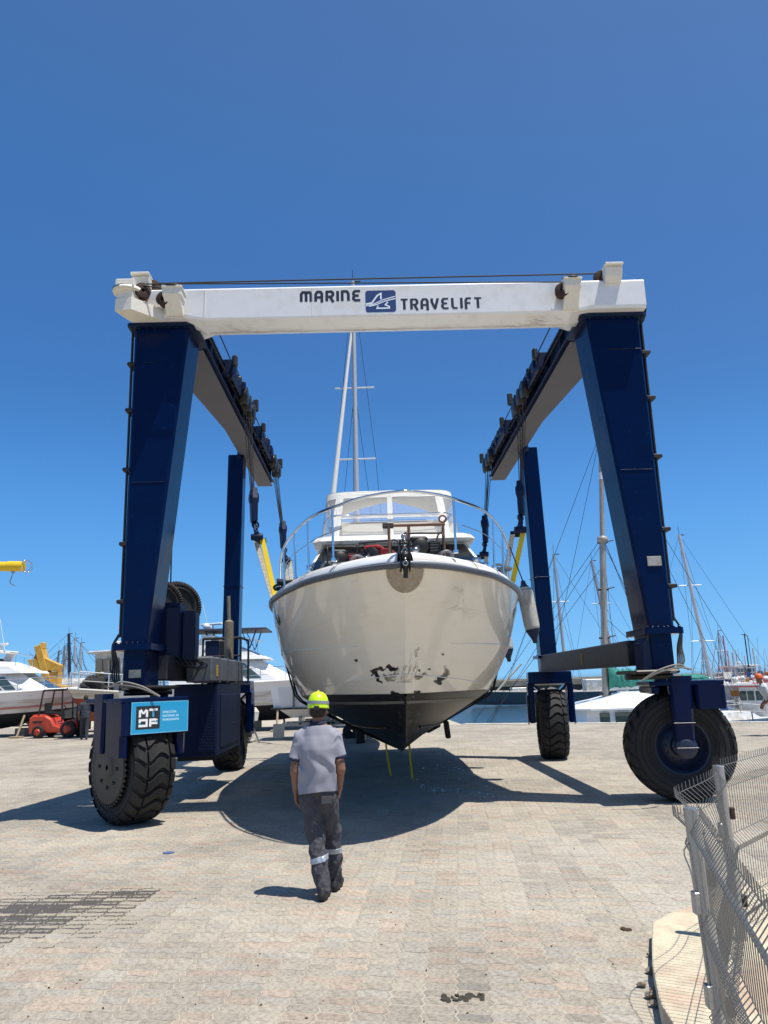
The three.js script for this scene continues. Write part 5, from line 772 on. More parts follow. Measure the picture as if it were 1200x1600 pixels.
  const hv = phys([0.55, 0.78, 0.0], 0.35, { clearcoat: 0.4, clearcoatRoughness: 0.1 });
  const hp = new THREE.Vector3(0.006, 1.672, -0.004);
  { const g = helmetGeo(0.82); g.scale(1.0, 1.3, 1.2); const peak = new THREE.CylinderGeometry(0.125, 0.125, 0.008, 30, 1, false, Math.PI * 0.7, Math.PI * 0.6); peak.translate(0, 0.004, -0.02); const ridge = tube([new THREE.Vector3(0, 0.1, 0.098), new THREE.Vector3(0, 0.15, 0.045), new THREE.Vector3(0, 0.156, -0.02), new THREE.Vector3(0, 0.12, -0.09)], 0.009, 20, 8); const h = mesh('helmet', put(merge([g, peak, ridge]), hp, -0.08, 0, -0.03), hv, man, 'yellow green safety helmet');
    const bnd = lathe([[0.1275 * 0.82, 0.025], [0.1285 * 0.82, 0.027], [0.126 * 0.82, 0.048], [0.125 * 0.82, 0.048]], 36); bnd.scale(1, 1.3, 1.2); mesh('helmet_band', put(bnd, hp, -0.08, 0, -0.03), std([0.3, 0.31, 0.3], 0.4, { metalness: 0.4 }), h); mesh('nape_strap', put(bx(-0.025, 0.025, -0.025, 0.015, -0.128, -0.116, 0.005), hp, -0.08, 0, 0), M.black, h); }
}
// ---- people further off: simpler, still one body each
function farPerson(label, p, turn, o) {
  const t = thing('person', label, 'person', p, turn);
  const st = o.step ?? 0.12, ln = o.lean ?? 0, s = (b) => b; // he faces -z
  const hp = [0, 0.92, 0], top = [0, 1.42, -ln];
  const legs = [...chain([[-0.09, 0.9, 0, 0.085], [-0.09, 0.5, -st * 0.5, 0.06], [-0.09, 0.08, -st, 0.04]]), ...chain([[0.09, 0.9, 0, 0.085], [0.09, 0.5, st * 0.2, 0.06], [0.09, 0.08, st, 0.04]])];
  const B = [[0, 0.95, 0, 0.13, 0, 1.4, -ln, 0.13, 0.8], [-0.15, 1.42, -ln, 0.065, 0.15, 1.42, -ln, 0.065], [0, 1.45, -ln, 0.055, 0, 1.58, -ln * 1.25, 0.055], [0, 1.62, -ln * 1.35 - 0.01, 0.085, 0, 1.68, -ln * 1.35, 0.092], ...legs, ...chain([[-0.2, 1.4, -ln, 0.055], [-0.25, 1.12, -ln * 0.5, 0.042], [-0.22, 0.9, -ln - 0.12, 0.03], [-0.21, 0.8, -ln - 0.15, 0.03]]), ...chain([[0.2, 1.4, -ln, 0.055], [0.25, 1.12, -ln * 0.5 + 0.03, 0.042], [0.22, 0.9, -ln - 0.06, 0.03], [0.21, 0.8, -ln - 0.09, 0.03]])];
  mesh('body', solid(B, 0.02, 0.02), std(skinTone, 0.7), t);
  mesh('shirt', solid([[0, 0.93, 0, 0.16, 0, 1.38, -ln, 0.16, 0.8], [-0.16, 1.42, -ln, 0.08, 0.16, 1.42, -ln, 0.08], [-0.19, 1.4, -ln, 0.075, -0.25, 1.2, -ln * 0.7, 0.065], [0.19, 1.4, -ln, 0.075, 0.25, 1.2, -ln * 0.7 + 0.02, 0.065]], 0.03, 0.02, (x, y, z) => 0.008 * n3(x * 9, y * 7, z * 9), (x, y) => Math.max(0.86 - y, Math.abs(x) > 0.19 ? 1.16 - y : -9)), std(o.shirt, 0.9), t);
  mesh('trousers', solid([[-0.06, 0.92, 0, 0.115, 0.06, 0.92, 0, 0.115], ...legs.map((b) => [b[0], b[1], b[2], b[3] + 0.024, b[4], b[5], b[6], b[7] + 0.028])], 0.02, 0.02, null, (x, y) => Math.max(y - 0.98, (o.hem ?? 0.06) - y)), std(o.legs, 0.9), t);
  for (const [x, z] of [[-0.09, -st], [0.09, st]]) mesh('shoe', solid([[x, 0.045, z + 0.05, 0.045, x, 0.04, z - 0.13, 0.04]], 0.02, 0.02, null, (a, b) => 0.004 - b), M.black, t);
  const hc = new THREE.Vector3(0, 1.665, -ln * 1.35);
  if (o.helmet) { const g = helmetGeo(); const pk = new THREE.CylinderGeometry(0.15, 0.15, 0.012, 24, 1, false, Math.PI * 0.7, Math.PI * 0.6); pk.translate(0, 0.005, -0.02); mesh('helmet', put(merge([g, pk]), hc.clone().add(new THREE.Vector3(0, 0.03, 0)), -ln * 0.3, 0, 0), phys(o.helmet, 0.4), t); } else mesh('hair', solid([[0, 1.67, -ln * 1.35 + 0.02, 0.092, 0, 1.70, -ln * 1.35 + 0.01, 0.096]], 0.02, 0.02), std([0.02, 0.014, 0.01], 0.8), t);
  return t;
}
farPerson('stooping person in orange helmet and dark shorts at the right edge of the yard', V(11.6, 0, 24.0), Math.PI / 2 - 0.2, { shirt: [0.46, 0.48, 0.5], legs: [0.035, 0.04, 0.04], hem: 0.52, helmet: [0.62, 0.11, 0.03], lean: 0.24, step: 0.14 });
farPerson('person in dark overalls standing right beside the red forklift', atH(131, 1156, 0), 0.4, { shirt: [0.04, 0.045, 0.06], legs: [0.03, 0.032, 0.04], step: 0.16 });
farPerson('person in a white shirt standing behind the red forklift', atH(70, 1147, 0), 0.8, { shirt: [0.6, 0.58, 0.58], legs: [0.06, 0.06, 0.08], step: 0.05 });
// ------------------------------------------------------------------ other boats and machines
// hull along local x (bow at +x), keel at y 0
function hullSheets(o) {
  const { L, B, H, chineY = 0.45, bowRise = 0.35, rake = 0.9, fine = 1, keel = 0.0 } = o;
  const bs = (u) => B / 2 * (u < 0.45 ? 0.9 + 0.22 * u : (0.999) * Math.pow(Math.max(0, 1 - Math.pow((u - 0.45) / 0.55, 2.3)), 0.75)), bc = (u) => bs(u) * 0.86 * (1 - 0.5 * u * u * u * fine);
  const ys = (u) => H * (1 + bowRise * u * u), yc = (u) => chineY * H * (1 + 0.5 * u * u * u * u), yk = (u) => keel + yc(u) * 0.95 * sstep(0.62, 1.0, u);
  const X = (u, y) => -L / 2 + u * L * 0.92 + (y / H) * rake * sstep(0.55, 1, u);
  const top = (u, v, s, off = 0) => { const y = lerp(yc(u), ys(u), v), b = lerp(bc(u), bs(u), Math.pow(v, 0.8)) + off; return new THREE.Vector3(X(u, y), y, s * Math.max(b, 0.012)); };
  const bot = (u, v, s) => { const y = lerp(yk(u), yc(u), Math.pow(v, 1.15)), b = bc(u) * v; return new THREE.Vector3(X(u, y), y, s * Math.max(b, 0.012)); };
  const both = (f, nu, nv) => [grid(nu, nv, (u, v) => f(1 - u, v, 1)), grid(nu, nv, (u, v) => f(u, v, -1)), grid(4, nv, (u, v) => { const p = f(0, v, 1); return new THREE.Vector3(p.x, p.y, lerp(-p.z, p.z, u)); })];
  return { tops: both(top, 26, 6), bottom: both(bot, 26, 5), deck: grid(26, 6, (u, v) => { const p = top(u, 0.97, 1); return new THREE.Vector3(p.x, p.y - 0.02, lerp(-p.z, p.z, v)); }), top, ys, bs, X,
    rim: (r) => [-1, 1].map((s) => tube(Array.from({ length: 16 }, (_, i) => top(i / 15, 1, s)), r, 40, 6)),
    line: (v0, v1, off) => [-1, 1].map((s) => grid(30, 1, (u, v) => top(s > 0 ? 1 - u : u, lerp(v0, v1, v), s, off))) };
}
const railing = (h, k, hgt, u0, u1, n, r = 0.018) => [-1, 1].flatMap((s) => { const pts = Array.from({ length: n }, (_, i) => h.top(lerp(u0, u1, i / (n - 1)), 1, s)); const up = (p, y) => new THREE.Vector3(p.x, p.y + y, p.z * 0.96); return [tube(pts.map((p) => up(p, hgt)), r, 40, 5), tube(pts.map((p) => up(p, hgt * 0.5)), r * 0.6, 40, 5), ...pts.map((p) => rod(up(p, 0), up(p, hgt), r, r, 5))]; });
const lin = (a, b, c, d, off) => grid(1, 1, (u, v) => a.clone().lerp(b, u).lerp(d.clone().lerp(c, u), v).add(off));
function cruiser(label, p, turn, o) {
  const t = thing('motor_cruiser', label, 'motor boat', p, turn), { L, B, H } = o, y0 = o.lift ?? 0.5, h = hullSheets({ L, B, H, rake: 1.5, bowRise: 0.22, chineY: 0.42 });
  const up = (g) => { [g].flat(9).forEach((x) => x.translate(0, y0, 0)); return g; };
  const hm = phys(o.hull ?? [0.5, 0.51, 0.53], 0.3, { clearcoat: 0.4, map: rep(T.dirt, 0.6) }), wm = phys([0.76, 0.76, 0.75], 0.35, { clearcoat: 0.2 });
  const hull = mesh('hull', up(h.tops), hm, t); mesh('bottom', up(h.bottom), std([0.02, 0.02, 0.024], 0.6), hull); mesh('deck', up(h.deck), wm, hull); mesh('rub_rail', up(h.rim(0.06)), wm, hull); mesh('topside_band', up(h.line(0.62, 0.97, 0.012)), wm, hull);
  if (o.stripe) mesh('stripe', up(h.line(0.2, 0.3, 0.014)), std(o.stripe, 0.5), hull);
  const yD = y0 + H * 1.03, bw = B * 0.36, cx = o.cx ?? 0;
  // cabin with raked screen, long side windows
  const x0 = -L * 0.32 + cx, x1 = L * 0.13 + cx, x2 = L * 0.02 + cx, hc = o.hc ?? 1.25, fk = o.fk ?? 1;
  const cabin = mesh('cabin', [stack([[yD - 0.06, 0, 0.75, 1], [yD + 0.2, 0, 0.5, 1], [yD + hc, 0.1, -(x1 - x2), 0.9]].map(([y, a, e, w]) => ({ y, pts: [[x0 + a, -bw * w], [x1 + e - 0.9, -bw * w], [x1 + e, -bw * w * 0.5], [x1 + e, bw * w * 0.5], [x1 + e - 0.9, bw * w], [x0 + a, bw * w]] }))), stack([{ y: yD + hc, pts: ring(x0 - 0.3, x2 + 0.5, -bw * 0.98, bw * 0.98, 0.15) }, { y: yD + hc + 0.12, pts: ring(x0 - 0.2, x2 + 0.35, -bw * 0.95, bw * 0.95, 0.15) }])], wm, t);
  for (const s of [-1, 1]) { const q = (x, f) => { const y = yD + 0.25 + f * (hc - 0.4), w = lerp(bw, bw * 0.9, (y - yD - 0.2) / (hc - 0.2)); return new THREE.Vector3(x, y, s * (w + 0.012)); }; for (const [a, b, c, d] of [[-0.68, -0.44, -0.64, -0.44], [-0.4, 0.1, -0.4, -0.15], [0.14, 0.3, -0.11, 0.1]].map((r) => r.map((v) => x2 + (v - 0.25) * L * 0.36))) { const W = [q(a, 0), q(b, 0), q(d, 1), q(c, 1)]; if (s < 0) W.reverse(); mesh('window', lin(W[0], W[1], W[2], W[3], new THREE.Vector3()), M.glassGreen, cabin); } }
  { const f = (z, y) => { const t2 = (y - yD - 0.2) / (hc - 0.2); return new THREE.Vector3(lerp(x1 + 0.5, x2, t2) + 0.012, y, z * 0.53 * lerp(bw, bw * 0.9, t2)); }; for (const [a, b] of [[-0.9, -0.33], [-0.3, 0.3], [0.33, 0.9]]) mesh('windscreen', lin(f(b, yD + 0.28), f(a, yD + 0.28), f(a, yD + hc - 0.12), f(b, yD + hc - 0.12), new THREE.Vector3()), M.glassGreen, cabin); }
  // flybridge with arch, radar, aerials
  const yF = yD + hc + 0.1, fly = mesh('flybridge', [stack([{ y: yF, pts: ring(x0 + 0.6, x2 + 0.25, -bw * 0.85, bw * 0.85, 0.2) }, { y: yF + 0.32 * fk, pts: ring(x0 + 0.6, x2 - 0.2, -bw * 0.82, bw * 0.82, 0.2) }, { y: yF + 0.68 * fk, pts: ring(x0 + 0.6, x2 - 0.95, -bw * 0.7, bw * 0.7, 0.2) }])], wm, t);
  mesh('seat', [bx(x0 + 0.8, x0 + 1.5, yF + 0.6 * fk, yF + 0.95 * fk, -bw * 0.5, bw * 0.5, 0.06)], std([0.05, 0.05, 0.06], 0.8), fly);
  const ax = x0 + 0.5, ah = o.archH ?? 1.9, arch = mesh('arch', [-1, 1].map((s) => stack([{ y: yF, pts: ring(ax - 0.1, ax + 0.8, s * bw * 0.86 - 0.06, s * bw * 0.86 + 0.06, 0.02) }, { y: yF + ah * 0.75, pts: ring(ax + 0.9, ax + 1.35, s * bw * 0.8 - 0.06, s * bw * 0.8 + 0.06, 0.02) }])).concat([bx(ax + 0.85, ax + 1.45, yF + ah * 0.72, yF + ah * 0.82, -bw * 0.84, bw * 0.84, 0.04)]), wm, t);
  if (o.hardtop) mesh('hardtop', [bx(ax - 0.9, x2 + 0.4, yF + ah * 0.98, yF + ah * 1.05, -bw * 0.95, bw * 0.95, 0.04), ...[-1, 1].flatMap((s) => [rod(new THREE.Vector3(x2 - 0.4, yF + 0.4, s * bw * 0.7), new THREE.Vector3(x2 - 0.1, yF + ah, s * bw * 0.7), 0.03), rod(new THREE.Vector3(x2 - 0.4, yF + 0.4, s * bw * 0.7), new THREE.Vector3(x2 - 0.8, yF + ah, s * bw * 0.7), 0.02), rod(new THREE.Vector3(ax + 1.1, yF + ah * 0.8, s * bw * 0.75), new THREE.Vector3(ax + 1.0, yF + ah, s * bw * 0.75), 0.04)])], std([0.02, 0.03, 0.07], 0.6), t);
  mesh('radar', [put(lathe([[0, 0], [0.1, 0], [0.1, 0.25], [0, 0.25]], 12), new THREE.Vector3(ax + 1.1, yF + ah * (o.hardtop ? 1.05 : 0.82), 0)), put(cb(0.14, 0.1, 1.2, 0.03), new THREE.Vector3(ax + 1.1, yF + ah * (o.hardtop ? 1.05 : 0.82) + 0.3, 0), 0, 1.1, 0), put(new THREE.SphereGeometry(0.16, 12, 8), new THREE.Vector3(ax + 1.0, yF + ah * (o.hardtop ? 1.05 : 0.82) + 0.14, bw * 0.55)), rod(new THREE.Vector3(ax + 0.9, yF + ah * 0.8, -bw * 0.6), new THREE.Vector3(ax + 0.5, yF + ah + 1.4, -bw * 0.6), 0.015)], wm, arch);
  mesh('bow_rail', up(railing(h, 0, 0.62, 0.5, 0.99, 7)), M.chrome, t);
  mesh('fly_rail', [tube([new THREE.Vector3(x2 - 0.5, yF + 0.9, -bw * 0.7), new THREE.Vector3(x2 + 0.1, yF + 0.72, 0), new THREE.Vector3(x2 - 0.5, yF + 0.9, bw * 0.7)], 0.02, 16, 5), ...[-0.6, 0, 0.6].map((z) => rod(new THREE.Vector3(x2 - 0.25, yF + 0.2, z * bw), new THREE.Vector3(x2 - 0.25, yF + 0.78, z * bw), 0.014))], M.chrome, fly);
  if (y0 > 0.2) mesh('stand', [-0.32, -0.12, 0.1, 0.3].flatMap((f) => [-1, 1].flatMap((s) => [rod(new THREE.Vector3(f * L, 0, s * B * 0.52), new THREE.Vector3(f * L, y0 + H * 0.42, s * B * 0.36), 0.05), bx(f * L - 0.25, f * L + 0.25, 0, 0.08, s * B * 0.52 - 0.2, s * B * 0.52 + 0.2)])).concat([-0.3, 0, 0.22].map((f) => bx(f * L - 0.25, f * L + 0.25, 0, y0 + 0.02, -0.3, 0.3, 0.02))), std([0.3, 0.24, 0.16], 0.9), t);
  return t;
}
cruiser('white flybridge motor cruiser with red lettering stripe propped on stands at the left edge', V(-19.4, 0, 37.8), -0.1, { L: 9.2, B: 3.4, H: 1.5, lift: 0.34, hull: [0.64, 0.645, 0.66], stripe: [0.5, 0.2, 0.18], archH: 1.25, cx: 1.9, hc: 1.0, fk: 0.7 });
cruiser('white flybridge motor cruiser with dark blue hardtop behind the hoist\'s left legs', V(-6.2, 0, 36.5), 0.05, { L: 11.5, B: 4, H: 1.6, lift: 0.4, hull: [0.62, 0.63, 0.65], hardtop: true, archH: 1.25, hc: 1.1, fk: 0.8 });
function sailer(label, mastBase, mastTop, o = {}) { // a yacht under its mast: base and top of the mast are given
  const y0 = o.y ?? 0, t = thing('sailing_yacht', label, 'sailing boat', new THREE.Vector3(mastBase.x, y0, mastBase.z), o.turn ?? 0.3, o.group), L = o.L ?? 10, H = o.H ?? 1.2, dy = o.afloat ? -0.5 : 0.9;
  const h = hullSheets({ L, B: L * 0.3, H: H + 0.5, rake: 1.2, bowRise: 0.1, chineY: 0.3 }), up = (g) => { [g].flat(9).forEach((x) => x.translate(-0.5, dy, 0)); return g; };
  const hm = phys(o.hull ?? [0.7, 0.7, 0.69], 0.3, { clearcoat: 0.3 });
  const hull = mesh('hull', up(h.tops), hm, t); mesh('bottom', up(h.bottom), std(o.bottom ?? [0.03, 0.05, 0.1], 0.7), hull); mesh('deck', up(h.deck), M.white, hull);
  mesh('coachroof', [stack([{ y: dy + H + 0.45, pts: ring(-L * 0.22, L * 0.2, -L * 0.09, L * 0.09, 0.1) }, { y: dy + H + 0.95, pts: ring(-L * 0.2, L * 0.12, -L * 0.08, L * 0.08, 0.1) }])], M.white, t);
  if (!o.afloat) mesh('keel_block', [bx(-0.9, 0.7, 0, dy + 0.1, -0.15, 0.15, 0.02), ...[-1, 1].flatMap((s) => [-0.25, 0.2].map((f) => rod(new THREE.Vector3(f * L, 0, s * L * 0.16), new THREE.Vector3(f * L, dy + H * 0.6, s * L * 0.12), 0.05)))], M.blackGrease, t);
  const inv = (v) => v.clone().sub(t.position).applyAxisAngle(UPV, -t.rotation.y), a = new THREE.Vector3(0, dy + H + 0.4, 0), b = inv(mastTop), r = o.r ?? 0.09, len = a.distanceTo(b);
  const mm = std(o.mast ?? [0.55, 0.56, 0.57], 0.4, { metalness: 0.4 });
  const m = mesh('mast', [rod(a, b, r, r * 0.8, 10)], mm, t), on = (f) => a.clone().lerp(b, f);
  const side = inv(mastTop.clone().add(new THREE.Vector3(1, 0, 0))).sub(b), sp = o.spreaders ?? [0.42, 0.72];
  mesh('spreader', sp.flatMap((f) => [-1, 1].map((s) => rod(on(f), on(f).addScaledVector(side, s * len * (o.sw ?? 0.06)), 0.03))), mm, m);
  mesh('stay', [...[-1, 1].flatMap((s) => [rod(b, on(sp[0]).addScaledVector(side, s * len * (o.sw ?? 0.06)), o.wire ?? 0.014), rod(on(sp[0]).addScaledVector(side, s * len * (o.sw ?? 0.06)), a.clone().addScaledVector(side, s * L * 0.14), o.wire ?? 0.014), rod(on(0.7), a.clone().addScaledVector(side, s * L * 0.13), o.wire ?? 0.014)]), rod(b, new THREE.Vector3(L * 0.45, dy + H + 0.7, 0), o.wire ?? 0.014), rod(b, new THREE.Vector3(-L * 0.5, dy + H + 0.4, 0), o.wire ?? 0.014)], M.rope, m);
  mesh('masthead', [rod(b, b.clone().add(new THREE.Vector3(0, 0.5, 0)), 0.012), rod(b, b.clone().addScaledVector(side, 0.3), 0.03)], M.rope, m);
  if (o.boom !== false) mesh('boom', rod(on(0.1), on(0.1).add(new THREE.Vector3(-L * 0.4, 0.1, 0)), 0.07), mm, m);
  if (o.furl) mesh('furled_sail', rod(inv(o.furl[0]), inv(o.furl[1]), 0.09, 0.05, 8), std([0.66, 0.65, 0.62], 0.8), m);
  return t;
}
// behind the lifted yacht: a yacht ashore whose mast and furled headsail stand up behind the flybridge
sailer('sailing yacht ashore behind the lifted yacht, tall pale mast with furled headsail', V(-1.0, 0, 27), at(551, 440, 27), { turn: Math.PI / 2, L: 8.5, r: 0.1, spreaders: [0.51, 0.7], sw: 0.05, furl: [at(519, 790, 26), at(549, 520, 27)], wire: 0.008 });
// the row of masts at the far left
[['dark thick mast of a yacht ashore, tallest of the row beyond the left cruiser', 109, 1074, 107.5, 990, [0.03, 0.03, 0.05], 0.14], ['slim grey mast right of the dark mast beyond the left cruiser', 117, 1076, 117.5, 997, [0.4, 0.42, 0.45], 0.1], ['grey mast of a yacht with a dark backstay slanting to the fishing boat', 125, 1076, 127, 1004, [0.4, 0.42, 0.45], 0.11], ['short dark mast leaning left of the tall dark one', 96, 1076, 101, 1009, [0.2, 0.22, 0.24], 0.1], ['thin mast leaning right beside the yellow crane frame', 86, 1076, 92, 1017, [0.15, 0.15, 0.16], 0.1], ['pale mast leaning between the yellow crane and the dark masts', 98, 1078, 105, 1014, [0.5, 0.5, 0.5], 0.1]].forEach(([l, x0, y0, x1, y1, c, r], i) => sailer(l, V(at(x0, y0, 62 + i * 3).x, 0, 62 + i * 3), at(x1, y1, 62 + i * 3), { mast: c, r, L: 8.5, turn: 0.4 + i * 0.7, wire: 0.013, spreaders: [0.5, 0.8] }));
// afloat on the right
const W0 = -2.35 + 0.5;
sailer('sailing yacht afloat with a slim mast left of the catamaran mast', V(9.3, 0, 41), at(865, 866, 41), { y: W0, afloat: true, turn: 2.9, L: 9, r: 0.1, mast: [0.42, 0.44, 0.46], wire: 0.008 });
sailer('sailing yacht afloat whose grey mast leans close behind the catamaran mast', V(14.8, 0, 50), at(924, 876, 50), { y: W0, afloat: true, turn: 0.5, L: 10, r: 0.12, mast: [0.35, 0.36, 0.38], wire: 0.009 });
sailer('sailing yacht afloat with a white mast seen right of the hoist\'s right leg', V(18.2, 0, 44), at(1061, 836, 44), { y: W0, afloat: true, turn: 0.2, L: 11, r: 0.12, mast: [0.6, 0.6, 0.6], wire: 0.008 });
[['slender mast of a yacht lying far out beyond the right leg', 1130, 1055, 1122, 985, 70], ['short slender mast behind the fishing fleet, farther right', 1100, 1060, 1097, 1010, 85]].forEach(([l, x0, y0, x1, y1, D], i) => sailer(l, V(at(x0, y0, D).x, 0, D), at(x1, y1, D), { y: W0, afloat: true, L: 9, r: 0.09, wire: 0.02, turn: 0.8 + i }));
{ // catamaran with a green sail cover
  const mb = V(at(944, 1100, 38).x, -0.4, 38), t = thing('catamaran', 'white sailing catamaran at the quay, green cover over its boom, thick tall mast', 'catamaran', new THREE.Vector3(mb.x, -1.8, -38), 0);
  const I = (p) => p.clone().sub(t.position), wm = phys([0.78, 0.78, 0.76], 0.4, { clearcoat: 0.2 });
  const hl = hullSheets({ L: 10, B: 1.8, H: 1.75, rake: 0.8, bowRise: 0.1, chineY: 0.25 });
  for (const z of [-2.6, 2.6]) { const g = merge(hl.tops); g.rotateY(Math.PI); g.translate(0.9, -0.55, z); const h = mesh('hull', g, wm, t); const d = merge(hl.deck); d.rotateY(Math.PI); d.translate(0.9, -0.55, z); mesh('deck', d, wm, h); }
  mesh('bridge_deck', bx(-2.6, 4.2, 0.9, 1.42, -3.2, 3.2, 0.1), wm, t);
  const roof = mesh('deckhouse', [stack([{ y: 1.5, pts: ring(-1.5, 3.6, -2.6, 2.6, 0.5) }, { y: 2.25, pts: ring(-1.3, 3.5, -2.5, 2.5, 0.5) }]), stack([{ y: 2.22, pts: ring(-1.95, 3.7, -2.75, 2.75, 0.6) }, { y: 2.3, pts: ring(-1.95, 3.7, -2.75, 2.75, 0.6) }, { y: 2.62, pts: ring(-0.4, 3.6, -1.9, 1.9, 0.5) }, { y: 2.95, pts: ring(0.8, 3.5, -1.2, 1.2, 0.4) }])], wm, t);
  for (const [a, b] of [[-0.95, -0.5], [-0.25, 0.5], [0.7, 1.6], [1.85, 2.9]]) mesh('window', bx(a, b, 1.62, 2.12, -2.63, -2.56, 0.02), M.glassGreen, roof);
  const top = I(at(938, 672, 38)), base = new THREE.Vector3(0, 1.4, 0), mm = std([0.42, 0.4, 0.36], 0.5, { map: rep(T.dirt, 0.7), metalness: 0.2 });
  const on = (f) => base.clone().lerp(top, f), m = mesh('mast', [rod(base, on(0.62), 0.165, 0.155, 14), rod(on(0.62), top, 0.125, 0.11, 14), put(lathe([[0.05, -0.2], [0.26, -0.16], [0.26, 0.12], [0.05, 0.2]], 16), on(0.61))], mm, t);
  mesh('mast_band', rod(on(0.82), on(0.845), 0.13), std([0.7, 0.7, 0.7], 0.6), m);
  mesh('fitting', [0.1, 0.28, 0.44, 0.6].flatMap((f) => [put(cb(0.5, 0.1, 0.2, 0.02), on(f)), rod(on(f), on(f).add(new THREE.Vector3(0.55, 0.1, 0)), 0.03)]), M.blackGrease, m);
  mesh('radar', [put(cb(0.7, 0.2, 0.4, 0.05), on(0.2).add(new THREE.Vector3(-0.7, 0, 0))), rod(on(0.2), on(0.2).add(new THREE.Vector3(-0.6, 0, 0)), 0.03)], wm, m);
  const st = (f, x, y, z) => rod(on(f), new THREE.Vector3(x, y, z), 0.012, 0.012, 5);
  mesh('stay', [st(0.99, -5.5, 1.6, 0), st(0.62, -6.5, 1.4, -0.5), st(0.6, -6, 1.4, 1.5), st(0.52, -5.8, 1.4, -1), st(0.99, -2.6, 1.4, -3), st(0.99, 3.2, 1.4, -3), st(0.62, 4.4, 1.6, -3), st(0.6, 5.2, 1.6, -3), st(0.99, 6.5, 1.8, 0), st(0.99, 7.5, 1.8, 1), st(0.35, 4.2, 2.6, 0), st(0.62, 2.6, 1.4, 3), st(0.62, 1.6, 1.4, -3)], M.rope, m);
  mesh('boom', [rod(new THREE.Vector3(0.3, 3.1, 0), new THREE.Vector3(5.3, 3.25, 0), 0.11), rod(new THREE.Vector3(0.4, 3.32, 0), new THREE.Vector3(5.2, 3.45, 0), 0.05)], wm, m);
  // sail bundle under a rumpled green cover
  const gm = std([0.03, 0.22, 0.175], 0.8, { bumpMap: rep(T.blotch, 1), bumpScale: 0.03 });
  mesh('sail_cover', grid(110, 30, (u, v) => { const x = lerp(0.25, 5.2, u), a = v * Math.PI * 2, hh = tab([[0, 1.2], [0.05, 1.05], [0.14, 0.7], [0.3, 0.75], [0.5, 0.62], [0.68, 0.3], [0.78, 0.42], [0.9, 0.4], [1, 0.15]], u); const f = 1 + 0.12 * Math.sin(u * 60 + 3 * Math.sin(a) + 9 * n2(u * 4, 1)) + 0.2 * n3(u * 9, Math.cos(a), Math.sin(a)); return new THREE.Vector3(x, 3.28 + hh * 0.42 + hh * 0.55 * f * Math.sin(a), 0.34 * f * Math.cos(a)); }), gm, m);
  mesh('bow_fitting', [bx(-4.6, -3.9, 1.1, 1.22, 2.2, 3), rod(new THREE.Vector3(-3.5, 1.0, 2.7), new THREE.Vector3(-3.5, 1.9, 2.7), 0.12), rod(new THREE.Vector3(-4.9, 1.3, 2.7), new THREE.Vector3(-3.7, 1.7, 2.7), 0.05)], wm, t);
  for (const [l, x] of [[0, -3.4], [1, 2.1], [2, 5.5]]) mesh('rail_post', rod(new THREE.Vector3(x, 1.3, 3.3), new THREE.Vector3(x, 2.0, 3.3), 0.03), M.steel, t);
}
